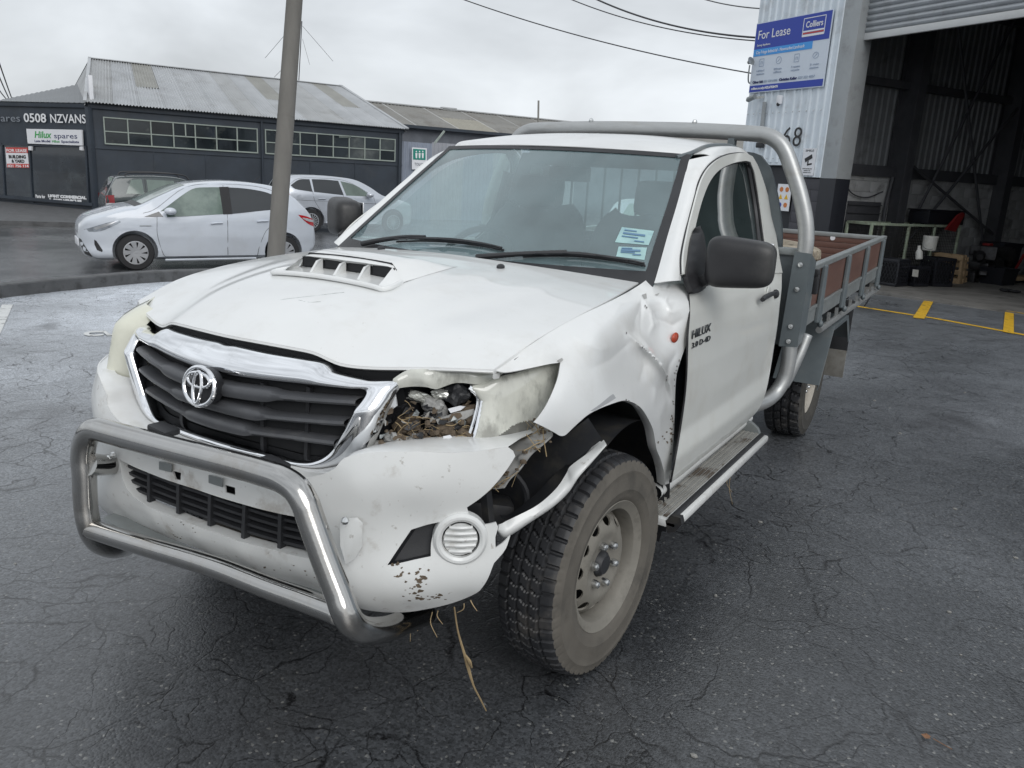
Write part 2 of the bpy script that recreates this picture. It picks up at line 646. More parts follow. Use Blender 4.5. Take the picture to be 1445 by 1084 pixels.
def asphalt(name, base, wet, cracks=True, crack_amt=1.0):
    m = bpy.data.materials.new(name)
    N, L = nt(m)
    b = N['Principled BSDF']
    t = N.new('ShaderNodeTexCoord')
    vec = t.outputs['Object']
    def noise(scale, detail=5, rough=.6, v=vec, dist=0):
        n = N.new('ShaderNodeTexNoise')
        n.inputs['Scale'].default_value = scale
        n.inputs['Detail'].default_value = detail
        n.inputs['Roughness'].default_value = rough
        n.inputs['Distortion'].default_value = dist
        L.new(v, n.inputs['Vector'])
        return n.outputs['Fac']
    def rng(x, a, bb, c, d, smooth=False):
        r = N.new('ShaderNodeMapRange')
        if smooth: r.interpolation_type = 'SMOOTHSTEP'
        for k, val in zip(('From Min', 'From Max', 'To Min', 'To Max'), (a, bb, c, d)): r.inputs[k].default_value = val
        L.new(x, r.inputs['Value'])
        return r.outputs[0]
    def math_(op, x, y):
        q = N.new('ShaderNodeMath')
        q.operation = op
        for i, z in enumerate((x, y)):
            if isinstance(z, (int, float)): q.inputs[i].default_value = z
            else: L.new(z, q.inputs[i])
        return q.outputs[0]
    stones = noise(230, 3, .7)
    vo = N.new('ShaderNodeTexVoronoi')
    vo.inputs['Scale'].default_value = 125
    L.new(vec, vo.inputs['Vector'])
    sepc = N.new('ShaderNodeSeparateColor')
    L.new(vo.outputs['Color'], sepc.inputs[0])
    grain = rng(sepc.outputs[0], 0, 1, .52, 1.45)
    speck = rng(sepc.outputs[1], .975, 1.0, 0, 1.0)
    tone = rng(noise(.55, 6, .6), .3, .7, .72, 1.3)
    tone2 = rng(noise(3.1, 6, .65), .3, .7, .82, 1.2)
    k = math_('MULTIPLY', math_('MULTIPLY', tone, tone2), grain)
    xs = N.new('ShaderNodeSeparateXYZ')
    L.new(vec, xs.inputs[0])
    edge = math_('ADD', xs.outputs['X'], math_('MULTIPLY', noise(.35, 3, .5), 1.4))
    if cracks: k = math_('MULTIPLY', k, math_('MULTIPLY', rng(edge, -4.2, 1.0, 3.0, .68, True), rng(math_('ADD', xs.outputs['Y'], math_('MULTIPLY', noise(.5, 4, .6), 2.0)), 0.5, 6.0, .95, 2.6, True)))  # pale sheen at left and rear, shade near the truck, painted into base colour
    cs = N.new('ShaderNodeVectorMath')
    cs.operation = 'SCALE'
    cs.inputs[0].default_value = base
    L.new(k, cs.inputs['Scale'])
    colr = cs.outputs[0]
    def blend(a, colour, fac):
        x = N.new('ShaderNodeMix')
        x.data_type = 'RGBA'
        L.new(a, x.inputs['A'])
        x.inputs['B'].default_value = (*colour, 1)
        L.new(fac, x.inputs['Factor'])
        return x.outputs['Result']
    colr = blend(colr, (.24, .24, .23), math_('MULTIPLY', speck, .9))
    oil = rng(noise(.8, 4, .55, dist=.6), .60, .72, 0, .55, True)
    colr = blend(colr, (.03, .03, .033), oil)
    silt = rng(noise(.35, 7, .7), .58, .75, 0, .3, True)
    colr = blend(colr, (.085, .08, .07), silt)
    hgtv = math_('ADD', math_('MULTIPLY', stones, .5), math_('MULTIPLY', vo.outputs['Distance'], -.9))
    if cracks:
        dn = N.new('ShaderNodeTexNoise')
        dn.inputs['Scale'].default_value = 2.6
        dn.inputs['Detail'].default_value = 6
        L.new(vec, dn.inputs['Vector'])
        add = N.new('ShaderNodeVectorMath')
        add.operation = 'MULTIPLY_ADD'
        L.new(dn.outputs['Color'], add.inputs[0])
        add.inputs[1].default_value = (.42, .42, 0)
        L.new(vec, add.inputs[2])
        cr = None
        for sc, lo, hi, width in ((2.3, .34, .44, .014), (5.0, .38, .48, .016)):
            v2 = N.new('ShaderNodeTexVoronoi')
            v2.feature = 'DISTANCE_TO_EDGE'
            v2.inputs['Scale'].default_value = sc
            L.new(add.outputs[0], v2.inputs['Vector'])
            line = rng(v2.outputs['Distance'], 0.002, width, 1, 0)
            mask = rng(noise(.42, 3, .5), lo, hi, 0, 1, True)
            line = math_('MULTIPLY', line, math_('MULTIPLY', mask, rng(noise(7, 4), .36, .55, .15, 1)))
            cr = line if cr is None else math_('MAXIMUM', cr, line)
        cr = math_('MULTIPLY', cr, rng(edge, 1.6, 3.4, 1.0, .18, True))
        colr = blend(colr, (.006, .006, .007), math_('MULTIPLY', cr, 1.0))
        hgtv = math_('SUBTRACT', hgtv, math_('MULTIPLY', cr, 1.1))
    L.new(colr, b.inputs['Base Color'])
    rough = rng(noise(.5, 5, .6), .35, .65, wet[0], wet[1])
    L.new(rough, b.inputs['Roughness'])
    b.inputs['Specular IOR Level'].default_value = wet[2]
    bp = N.new('ShaderNodeBump')
    bp.inputs['Strength'].default_value = wet[3]
    bp.inputs['Distance'].default_value = .006
    L.new(hgtv, bp.inputs['Height'])
    L.new(bp.outputs[0], b.inputs['Normal'])
    return m

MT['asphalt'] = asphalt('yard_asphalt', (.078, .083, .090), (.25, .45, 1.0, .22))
MT['roadwet'] = asphalt('wet_road', (.10, .103, .107), (.08, .28, 1.0, .12), cracks=False)
MT['concrete'] = material('concrete', (.24, .235, .22), .8, var=.18, vscale=3, dirt=(.09, .085, .08), dscale=4, damt=.7, bump=.2, bscale=80)
MT['kerb'] = material('kerb_concrete', (.085, .087, .09), .6, var=.25, vscale=4, dirt=(.03, .03, .03), dscale=6, damt=.7, bump=.3, bscale=60)
MT['yellow'] = material('yellow_road_paint', (.72, .43, .03), .55, var=.12, vscale=8, dirt=(.10, .09, .07), dscale=11, damt=.75, dlo=.53, dhi=.66)
MT['roadwhite'] = material('white_road_paint', (.62, .63, .62), .5, var=.1, vscale=7, dirt=(.08, .08, .08), dscale=12, damt=.75, dlo=.55, dhi=.66)

def ground_sheet():
    g = np.concatenate([[-400, -180, -90, -50], np.arange(-34, 12.01, .5), [16, 24, 40, 80, 180, 400]])
    h = np.concatenate([[-400, -180, -80, -30, -14, -9], np.arange(-6, 34.01, .5), [40, 60, 100, 200, 400]])
    X, Y = np.meshgrid(g, h, indexing='ij')
    G = np.stack([X, Y, hgt(X, Y)], -1)
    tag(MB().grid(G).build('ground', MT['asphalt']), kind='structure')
ground_sheet()

KB = [(-3.5, -7.5), (-5.6, -3.6), (-7.3, -.6)] + [tuple(on_ground(*p)[:2]) for p in ((0, 421), (119, 408), (240, 397.6))] + [(-8.1, 7.4), (-7.2, 9.6), (-5.6, 12.6), (-4.6, 14.6)]
KL = catmull([(x, y, 0) for x, y in KB], 70)[:, :2]
KT = np.gradient(KL, axis=0)
KT /= np.linalg.norm(KT, axis=1)[:, None]
KN = np.stack([-KT[:, 1], KT[:, 0]], 1)

def kerb():
    rows = []
    prof = [(0, -.1), (0, .145), (.012, .16), (.15, .165), (.162, .15), (.162, -.1)]
    for p, n in zip(KL, KN):
        z = hgt(*p)
        rows.append([(p[0] + n[0] * a, p[1] + n[1] * a, z + b) for a, b in prof])
    o = MB().grid(rows).build('kerb', MT['kerb'], auto=30)
    tag(o, kind='structure')
kerb()

def road():
    inner = [tuple(p + n * .16) for p, n in zip(KL, KN)]
    out = [(-12, 30), (-24, 55), (-70, 60), (-80, -30), (-20, -30)]
    f = lambda q: np.c_[q, hgt(q[:, 0], q[:, 1]) + .005]
    o = trim('road', inner + out, f, 1.2, MT['roadwet'], smooth_outline=False)
    tag(o, kind='structure')
road()

def paint(name, quad, mat, lift=.005):
    P = [on_ground(*p) for p in quad]
    P = np.array(P)
    G = []
    for i in range(9):
        t = i / 8
        G.append([(P[0] * (1 - t) + P[1] * t) * (1 - s) + (P[3] * (1 - t) + P[2] * t) * s for s in (0, .5, 1)])
    G = np.array(G)
    G[..., 2] = hgt(G[..., 0], G[..., 1]) + lift
    o = MB().grid(G).build(name, mat)
    tag(o, kind='structure')
    return o

def ground_line(name, a, b, w, mat, lift=.005):
    a, b = np.array(a[:2]), np.array(b[:2])
    d = (b - a) / np.linalg.norm(b - a)
    n = np.array([-d[1], d[0]]) * w / 2
    G = []
    for t in np.linspace(0, 1, 14):
        p = a + (b - a) * t
        G.append([(*(p - n), hgt(*(p - n)) + lift), (*(p + n), hgt(*(p + n)) + lift)])
    tag(MB().grid(G).build(name, mat), kind='structure')

ya, yb = on_ground(1205, 432), on_ground(1445, 473)
yd = (yb - ya) / np.linalg.norm(yb - ya)
ground_line('road_marking', ya - yd * 4, yb + yd * 5, .10, MT['yellow'])
for q in ([(1288, 449), (1304, 451), (1318, 424.5), (1305, 423)], [(1415, 469), (1430.5, 472), (1430.5, 443), (1418, 441)]):
    paint('road_marking', q, MT['yellow'], .009)
ground_line('road_marking', on_ground(1368, 431) , on_ground(1445, 443), .045, MT['yellow'])
paint('road_marking', [(-45, 535), (-30, 545), (18.5, 430.5), (3, 430.5)], MT['roadwhite'])
# worn painted letters on the yard
gp, gq = on_ground(117, 475.5), on_ground(157, 473.5)
for body, o_, w_ in (('C', (117, 475), (146, 474)), ('L', (151, 474), (166, 473))):
    a_, b_ = on_ground(*o_), on_ground(*w_)
    r_ = b_ - a_
    up_ = np.cross((0, 0, 1), r_)
    t_ = text(body, .30, a_ + np.array([0, 0, .006]), r_, up_, MT['roadwhite'], name='road_marking', width=np.linalg.norm(r_), bold=.012)
    tag(t_, kind='structure')

# ================================================================== corner shop across the road
PC = on_ground(136, 303)
PC = np.array([-24.46, 14.243, -.45])
aB = math.radians(64)
dB = np.array([math.cos(aB), math.sin(aB), 0])
nB = np.array([math.sin(aB), -math.cos(aB), 0])           # outwards, towards the road
aA = math.radians(-173)
dA = np.array([math.cos(aA), math.sin(aA), 0])            # along the shop front, away from the corner
nA = np.array([math.sin(-aA), math.cos(aA), 0])
nA = np.array([-math.sin(aA), math.cos(aA), 0])
if nA @ (CAM - PC) < 0: nA = -nA
UP = np.array([0, 0, 1.0])
def pb(px, py, off=0.0): return plane(px, py, nB, PC + nB * off)
def pa(px, py, off=0.0): return plane(px, py, nA, PC + nA * off)
def B3(u, z, off=0.0): return PC * [1, 1, 0] + dB * u + nB * off + UP * z
def A3(u, z, off=0.0): return PC * [1, 1, 0] + dA * u + nA * off + UP * z

MT['shopblack'] = material('black_painted_wall', (.027, .036, .049), .55, var=.2, vscale=1.5, dirt=(.05, .055, .06), dscale=1.2, damt=.4, bump=.06, bscale=30)
MT['shopgrey'] = material('old_grey_cladding', (.12, .13, .15), .7, var=.2, vscale=2)
MT['roofgalv'] = material('galvanised_roof', (.44, .455, .47), .5, .25, var=.10, vscale=1.2, dirt=(.22, .21, .19), dscale=1.5, damt=.35)
MT['roofgalv_dull'] = material('dull_roof_sheet', (.40, .41, .415), .55, .2, var=.10, vscale=1.2, dirt=(.18, .17, .15), dscale=1.5, damt=.35)
MT['roofplastic'] = material('skylight_sheet', (.30, .30, .28), .5, 0, var=.12, vscale=2)
MT['roofdark'] = material('grey_roof_sheet', (.16, .17, .18), .5, .2, var=.1, vscale=1.5)
MT['roofold'] = material('weathered_roof', (.22, .215, .20), .6, .1, var=.15, vscale=.8, dirt=(.12, .10, .08), dscale=1.0, damt=.5)
MT['rooftan'] = material('rusty_roof_sheet', (.29, .275, .23), .6, 0, var=.12, vscale=2)
MT['frame'] = material('pale_window_frame', (.28, .32, .29), .5, var=.1, vscale=5)
MT['pane'] = material('dark_pane', (.020, .026, .030), .06, 0, var=.5, vscale=.9, spec=.6, dirt=(.11, .12, .11), dscale=1.6, damt=.6, dlo=.55, dhi=.7)
MT['pane_dusty'] = material('dusty_pane', (.05, .058, .06), .12, 0, var=.5, vscale=1.2, spec=.6, dirt=(.16, .17, .16), dscale=1.3, damt=.6, dlo=.45, dhi=.7)
MT['pane_dark'] = material('near_black_pane', (.010, .013, .016), .05, 0, var=.4, vscale=1.1, spec=.7)
MT['shopglass'] = material('shop_window_glass', (.018, .024, .032), .04, 0, var=.5, vscale=.7, spec=.7, dirt=(.06, .075, .085), dscale=1.1, damt=.5)
MT['white'] = material('white_panel', (.72, .73, .76), .5, var=.03, vscale=2)
MT['letterwhite'] = material('white_lettering', (.75, .76, .78), .5)
MT['lettergrey'] = material('grey_lettering', (.20, .22, .25), .5)
MT['lettergreen'] = material('green_lettering', (.04, .33, .08), .5)
MT['letternavy'] = material('navy_lettering', (.03, .04, .12), .5)
MT['signred'] = material('red_sign_print', (.50, .06, .05), .5)
MT['letterblack'] = material('black_lettering', (.02, .02, .022), .5)
MT['signgreen'] = material('green_sign_print', (.01, .22, .17), .5)

shop = thing('corner_shop', 'black single storey corner workshop with silver corrugated roof across the road', 'building')
HZ = 3.05
def wall_b():
    m = MB()
    U, D = 11.2, 6.5
    iA = 9.0
    P = [A3(iA, 0), PC * [1, 1, 0], B3(U, 0), B3(U, 0, -D), B3(-3, 0, -D - 3), A3(iA, 0, -6)]
    m.prism([p + UP * -.8 for p in P], UP * (HZ + .8 - .02))
    m.build('wall', MT['shopblack'], shop, smooth=False)
    m = MB()
    for a, b, n_ in ((A3(9, HZ - .02, .03), A3(-.02, HZ - .02, .03), nA), (B3(-.03, HZ - .02, .04), B3(11.25, HZ - .02, .04), nB)):
        m.bar(a, b, .07, .16, bev=.01)
    m.build('gutter', MT['shopblack'], shop)
    m = MB()
    m.box(A3(-.02, 1.3, .02), (.16, .16, 3.4), Matrix.Rotation(aA, 3, 'Z'), bev=.01)
    m.build('corner_post', MT['shopblack'], shop)
wall_b()
for u_ in (1.9, 3.6, 5.57, 7.4, 9.2):
    MB().bar(B3(u_, -.4, .012), B3(u_, 1.78, .012), .03, .02, up=nB).build('wall_joint', MT['shopblack'], shop)
MB().bar(B3(.02, 1.72, .02), B3(11.2, 1.72, .02), .03, .05).build('wall_batten', MT['shopblack'], shop)
for u_ in (5.58, 11.05):
    MB().tube([B3(u_, HZ - .05, .08), B3(u_, -.42, .08)], .04, 8).build('downpipe', MT['shopblack'], shop)

def corr_sheet(name, e0, e1, r0, r1, mat, parent, pitch=.1, amp=.022, seg=5):
    """corrugated sheet between an eave line e0-e1 and a ridge line r0-r1"""
    e0, e1, r0, r1 = map(np.array, (e0, e1, r0, r1))
    L = np.linalg.norm(e1 - e0)
    k = max(4, int(L / pitch * seg))
    nrm = np.cross(e1 - e0, r0 - e0)
    nrm /= np.linalg.norm(nrm)
    if nrm[2] < 0: nrm = -nrm
    G = []
    for i in range(k + 1):
        t = i / k
        w = nrm * amp * math.sin(2 * math.pi * t * L / pitch)
        G.append([e0 * (1 - t) + e1 * t + w, r0 * (1 - t) + r1 * t + w])
    return MB().grid(G).build(name, mat, parent)

RID = 4.5
def ridge_pt(t): return B3(.65 + (10.35 - .65) * t, 4.93, -RID)
def eave_pt(t): return B3(-.12 + 11.4 * t, HZ + .08, .28)
ns = 14
for i in range(ns):
    t0, t1 = i / ns, (i + 1) / ns
    dull = MT['roofgalv_dull'] if i in (0, 6, 9, 10) else MT['roofgalv']
    e0, e1, r0, r1 = eave_pt(t0), eave_pt(t1), ridge_pt(t0), ridge_pt(t1)
    if i in (2, 8, 12):
        mid = .42
        m0, m1 = e0 + (r0 - e0) * mid, e1 + (r1 - e1) * mid
        if i == 8: ma, mb_ = e0 + (r0 - e0) * .75, e1 + (r1 - e1) * .75
        corr_sheet('roof_sheet', e0, e1, m0, m1, dull, shop)
        corr_sheet('skylight_sheet', m0, m1, r0, r1, MT['roofplastic'], shop)
    else:
        corr_sheet('roof_sheet', e0, e1, r0, r1, dull, shop)
m = MB()
m.bar(ridge_pt(-.005), ridge_pt(1.005), .3, .03)
m.bar(eave_pt(1.0) + UP * .02, ridge_pt(1.0) + UP * .02, .16, .05)
m.bar(eave_pt(0) + UP * .02, ridge_pt(0) + UP * .02, .1, .05)
m.build('ridge_cap', MT['roofgalv'], shop)
# gable infill walls and rear slope
m = MB()
back = lambda t: B3(-.12 + 11.4 * t, HZ, -9.0)
m.grid([[ridge_pt(0), back(0)], [ridge_pt(1), back(1)]])
for t in (0, 1):
    m.add([eave_pt(t) - UP * .1, ridge_pt(t) - UP * .05, back(t), B3(-.12 + 11.4 * t, HZ - .1, -4.5)], [(0, 1, 2, 3)])
m.build('gable', MT['roofgalv_dull'], shop, smooth=False)
# pale flashing where the low roof meets the tall one, and the low grey roof over the shop front
m = MB()
m.box(B3(.12, 3.5, -.25), (.12, .5, .95), Matrix.Rotation(aB, 3, 'Z'), bev=.01)
m.build('flashing', MT['white'], shop)
lr = [plane(118, 117.5, nA, PC - nA * 3.4), plane(-45, 150, nA, PC - nA * 3.4)]
for i in range(6):
    q = lambda t: (A3(9 * t - .05, HZ + .05, .1), lr[0] + (lr[1] - lr[0]) * t * (9 / 6.0))
    (e0, r0), (e1, r1) = q(i / 6), q((i + 1) / 6)
    corr_sheet('low_roof_sheet', e0, e1, r0, r1, MT['roofdark'], shop, pitch=.25, amp=.012)

def window_strip(u0, u1, z0, z1, n):
    fr = MB()
    for z in (z0, (z0 + z1) / 2 - .02, z1):
        fr.bar(B3(u0, z, .030), B3(u1, z, .030), .04, .036 if z != z0 else .045)
    for i in range(n + 1):
        u = u0 + (u1 - u0) * i / n
        fr.bar(B3(u, z0 - .02, .036), B3(u, z1 + .02, .036), .038, .04, up=nB)
    w = fr.build('window', MT['frame'], shop)
    zm = (z0 + z1) / 2 - .02
    for i in range(n):
        ua, ub = u0 + (u1 - u0) * (i + .04) / n, u0 + (u1 - u0) * (i + .96) / n
        for za, zb in ((z0 + .03, zm - .025), (zm + .025, z1 - .025)):
            tilt = rnd.uniform(-.012, .012)
            P = [B3(ua, za, .02 + tilt), B3(ub, za, .02), B3(ub, zb, .02 - tilt), B3(ua, zb, .02)]
            MB().prism(P, -nB * .01).build('pane', MT[rnd.choice(('pane', 'pane', 'pane_dusty', 'pane_dark'))], w, smooth=False)
    return w
w1 = window_strip(.42, 5.42, 1.87, 2.70, 7)
m = MB()
m.bar(B3(.42 + 5 * 3.55 / 7, 2.29, .05), B3(.42 + 5 * 3.55 / 7, 2.70, .05), .04, .04, up=nB)
m.build('mullion', MT['frame'], w1)
w2 = window_strip(5.72, 10.87, 1.87, 2.70, 8)
m = MB()
P = [B3(9.0, 2.68, .05), B3(8.42, 2.64, .32), B3(8.42, 2.60, .32), B3(9.0, 2.64, .05)]
m.prism(P, UP * .03)
m.build('open_sash', MT['frame'], w2)

# shop front: windows, sill and the lettering painted on the fascia
def rectA(pts, off, depth, name, mat, parent):
    P = [pa(*p, off) for p in pts]
    return MB().prism(P, nA * depth).build(name, mat, parent, smooth=False)
wa = rectA([(43, 207.5), (120, 208.5), (124, 287.5), (47.5, 284)], .02, .012, 'shop_window', MT['shopglass'], shop)
wb_ = rectA([(5, 203), (40.5, 204), (45.5, 283.5), (8.5, 280)], .02, .012, 'shop_window', MT['shopglass'], shop)
wc = rectA([(-40, 201), (2, 202.5), (6.5, 279.5), (-38, 275)], .02, .012, 'shop_window', MT['shopglass'], shop)
m = MB()
for p, q in (((41.5, 203), (46.5, 286)), ((3.2, 202), (7.6, 281)), ((121.5, 206), (125.5, 289)), ((-40, 202), (122, 207.5)), ((-40, 277), (125, 289))):
    m.bar(pa(*p, .04), pa(*q, .04), .07, .06, up=nA)
m.build('window_frame', MT['shopblack'], shop)
m = MB()
m.bar(A3(9, -.12, .05), A3(.02, -.12, .05), .14, .1)
m.build('sill', MT['shopblack'], shop)
def text_a(body, p0, p1, hpx, mat, off=.06, parent=None, plane_f=None, **k):
    f = plane_f or pa
    a, b = f(*p0, off), f(*p1, off)
    c = f(p0[0], p0[1] - hpx, off)
    size = np.linalg.norm(c - a) / .70
    return text(body, size, a, b - a, UP, mat, parent, width=np.linalg.norm(b - a), **k)
text_a('Spares', (-14, 171.3), (28.5, 171.8), 10, MT['lettergrey'], parent=shop, name='lettering')
text_a('0508', (34, 172.0), (65.5, 172.8), 12, MT['letterwhite'], parent=shop, bold=.006)
text_a('NZVANS', (71.5, 173), (121.5, 174), 12, MT['letterwhite'], parent=shop, bold=.004)
text_a('Parts for', (50.5, 279), (64, 279.8), 4.2, MT['letterwhite'], .04, wa, bold=.006)
text_a('LIGHT COMMERCIAL', (68, 278.2), (122, 281.2), 3.6, MT['letterwhite'], .04, wa, bold=.01)
text_a('& 4WD VEHICLES', (69, 283.8), (115.5, 286.3), 3.6, MT['letterwhite'], .04, wa, bold=.01)
for px in (44.5, 116.5):
    rectA([(px - 2.2, 206.5 + (px - 44) * .01), (px + 2.2, 206.7), (px + 2.2, 212.5), (px - 2.2, 212)], .05, .06, 'flood_lamp', MT['white'], shop)

hs = rectA([(39, 182), (117, 183.5), (118, 205.7), (41, 202.7)], .06, .05, 'shop_sign', MT['white'], None)
tag(hs, 'white shop sign with green and grey lettering above the shop window', 'sign')
text_a('Hilux', (49, 194.3), (73, 194.8), 9.0, MT['lettergreen'], .115, hs, bold=.006, shear=.2)
text_a('spares', (76.5, 195), (109, 195.6), 7, MT['letternavy'], .115, hs)
text_a('Late Model', (49, 200.5), (71, 200.9), 3.2, MT['letternavy'], .115, hs, bold=.002)
text_a('Hilux', (73.5, 201), (84.5, 201.3), 3.2, MT['lettergreen'], .115, hs, bold=.002)
text_a('Specialists', (86.5, 201.4), (111.5, 202), 3.2, MT['letternavy'], .115, hs, bold=.002)
ls = rectA([(8, 208), (38.8, 208.5), (41.5, 237), (10.4, 236.4)], .04, .02, 'lease_sign', MT['white'], None)
tag(ls, 'red and white lease board in the shop window', 'sign')
rectA([(8, 208), (38.8, 208.5), (39.6, 216), (8.6, 215.5)], .062, .004, 'red_band', MT['signred'], ls)
rectA([(10, 231), (41, 231.4), (41.5, 237), (10.4, 236.4)], .062, .004, 'red_band', MT['signred'], ls)
text_a('FOR LEASE', (9.3, 214.4), (38, 214.8), 4, MT['letterwhite'], .07, ls, bold=.003)
text_a('BUILDING', (12.5, 223.2), (36.5, 223.6), 4.2, MT['letterblack'], .068, ls, bold=.006)
text_a('& YARD', (16.5, 229.4), (34.5, 229.7), 4.2, MT['letterblack'], .068, ls, bold=.006)
text_a('021 756 114', (11.5, 236), (40.5, 236.2), 3.4, MT['letterwhite'], .07, ls, bold=.003)

# footpath in front of the shop
fp = [A3(9, 0), A3(-.3, 0), B3(.5, 0, 1.2)] 
k0, k1 = on_ground(-60, 317), on_ground(148, 322)
poly = [PC * [1, 1, 0] + dA * 12, PC * [1, 1, 0], PC * [1, 1, 0] + dB * .8, k1 * [1, 1, 0], k0 * [1, 1, 0]]
m = MB()
m.prism([p + UP * -.6 for p in poly], UP * .3)
tag(m.build('footpath', MT['kerb'], smooth=False), kind='structure')

# long low building behind
lb = thing('long_workshop', 'long low grey building with patched weathered roof behind the black workshop', 'building')
OFF = -6.0
L0, L1_ = pb(517.4, 146, OFF - 4), pb(880, 178.5, OFF - 4)
E0, E1 = pb(560, 177.3, OFF), pb(760, 193.5, OFF)
zr = (L0[2] + L1_[2]) / 2
ze = (E0[2] + E1[2]) / 2
ul = lambda p: (p - PC) @ dB
ua_, ub_ = ul(E0) - 6, ul(L1_) + 14
n2 = 16
for i in range(n2):
    f = lambda t: (B3(ua_ + (ub_ - ua_) * t, ze, OFF + .3), B3(ua_ + (ub_ - ua_) * t, zr, OFF - 4))
    (e0, r0), (e1, r1) = f(i / n2), f((i + 1) / n2)
    if i in (4, 7):
        m0, m1 = e0 + (r0 - e0) * .55, e1 + (r1 - e1) * .55
        corr_sheet('roof_sheet', e0, e1, m0, m1, MT['rooftan'], lb, pitch=.2, amp=.02)
        corr_sheet('roof_sheet', m0, m1, r0, r1, MT['roofold'], lb, pitch=.2, amp=.02)
    else:
        corr_sheet('roof_sheet', e0, e1, r0, r1, MT['roofold'], lb, pitch=.2, amp=.02)
MB().bar(B3(ua_, zr + .03, OFF - 4), B3(ub_, zr + .03, OFF - 4), .3, .06).build('ridge_cap', MT['roofgalv_dull'], lb)
MB().prism([B3(ua_, -1, OFF), B3(ub_, -1, OFF), B3(ub_, -1, OFF - 8), B3(ua_, -1, OFF - 8)], UP * (ze + .95)).build('wall', MT['shopgrey'], lb, smooth=False)
MB().bar(B3(ua_, ze - .02, OFF + .33), B3(ub_, ze - .02, OFF + .33), .1, .14).build('gutter', MT['shopblack'], lb)
vq = pb(633, 154, OFF - 4)
MB().box(vq, (.9, .3, .16), Matrix.Rotation(aB, 3, 'Z'), bev=.03).build('roof_vent', MT['roofgalv_dull'], lb)
pq = pb(760, 178, OFF - 2)
m = MB()
m.tube([pq - UP * .6, pb(760, 142, OFF - 2)], .055, 8)
tag(m.build('vent_pipe', MT['roofold']), 'thin grey pipe standing above the long weathered roof', 'pipe')

# corrugated fence and its green sign
MT['fence_a'] = material('fence_sheet_pale', (.24, .27, .33), .5, var=.1, vscale=2)
MT['fence_b'] = material('fence_sheet_grey', (.30, .31, .34), .5, var=.1, vscale=2)
fe = thing('sheet_fence', 'pale blue grey corrugated fence beside the black workshop', 'fence')
f0, f1 = pb(562, 199, -.4), pb(720, 210, -.4)
zf = f0[2]
for i in range(6):
    t0, t1 = i / 6, (i + 1) / 6
    a0 = B3(11.25 + t0 * 9, -.5, -.4)
    a1 = B3(11.25 + t1 * 9, -.5, -.4)
    L = 1.5
    G = []
    for j in range(61):
        p = a0 + (a1 - a0) * j / 60 + nB * .025 * math.sin(j / 60 * 2 * math.pi * 8)
        G.append([p, p + UP * (zf + .5 + (.05 if i % 2 else 0))])
    MB().grid(G).build('fence_sheet', MT['fence_b' if i % 2 else 'fence_a'], fe)
MB().bar(B3(11.2, zf - .3, -.5), B3(20.3, zf - .3, -.5), .06, .06).build('fence_rail', MT['shopgrey'], fe)
m = MB()
m.bar(pb(612, 204, -.45), pb(627, 185, -.45), .07, .07)
tag(m.build('stay_bar', MT['frame']), 'pale diagonal stay bar above the corrugated fence', 'bar')
gs = MB().prism([pb(581, 208, -.3), pb(602, 209.5, -.3), pb(602, 240, -.3), pb(581, 239, -.3)], nB * .02).build('toilet_sign', MT['white'], None, smooth=False)
tag(gs, 'green and white toilet sign with three figures on the fence', 'sign')
MB().prism([pb(583, 210, -.27), pb(600.5, 211.2, -.27), pb(600.5, 226, -.27), pb(583, 225, -.27)], nB * .004).build('green_panel', MT['signgreen'], gs, smooth=False)
for px in (587.5, 592, 596.5):
    c_ = pb(px, 214, -.255)
    m = MB()
    m.lathe([(0, 0), (.032, 0), (.032, .006), (0, .006)], c_, nB, 14)
    m.prism([pb(px - 1.5, 216, -.26), pb(px + 1.5, 216.2, -.26), pb(px + .9, 223.5, -.26), pb(px - .9, 223.3, -.26)], nB * .006)
    m.build('figure_symbol', MT['letterwhite'], gs)
text_a('TOILETS', (585, 233.5), (599, 234.4), 4, MT['lettergrey'], -.27, gs, plane_f=pb)

# ================================================================== pole, aerial, wires
MT['pole'] = material('weathered_pole', (.15, .143, .13), .8, var=.22, vscale=3, dirt=(.14, .13, .12), dscale=5, damt=.6, bump=.5, bscale=26, stretch=(1, 1, .08))
MT['wire'] = material('wire', (.05, .05, .055), .6)
pt = thing('power_pole', 'leaning grey wooden power pole standing behind the kerb', 'pole')
pb0, pb1 = dep(389.0, 366, 12.0), dep(418.5, -40, 12.0)
ax_ = (pb1 - pb0) / np.linalg.norm(pb1 - pb0)
base_ = pb0 - ax_ * ((pb0[2] - hgt(pb0[0], pb0[1]) + .1) / ax_[2])
m = MB()
top_ = pb1 + ax_ * 3.2
path = [base_ + (top_ - base_) * t for t in np.linspace(0, 1, 40)]
m.tube(path, [.128, .125, .115, .10], 28)
o = m.build('trunk', MT['pole'], pt)
arm = np.array([dB[0], dB[1], 0])
m = MB()
m.bar(top_ - UP * .35 - arm * 1.1, top_ - UP * .35 + arm * 1.1, .1, .1, bev=.01)
m.build('crossarm', MT['pole'], pt)
for k in (-1, -.45, .45, 1):
    m = MB()
    m.lathe([(0, 0), (.03, 0), (.045, .05), (.03, .09), (.05, .12), (0, .14)], top_ - UP * .3 + arm * k, UP, 12)
    m.build('insulator', MT['white'], pt)
m = MB()
for zz in (2.2, 4.6):
    c_ = base_ + ax_ * (zz - base_[2]) / ax_[2]
    m.lathe([(.124, 0), (.127, 0), (.127, .03), (.124, .03)], c_, ax_, 28)
m.build('band', MT['pole'], pt)

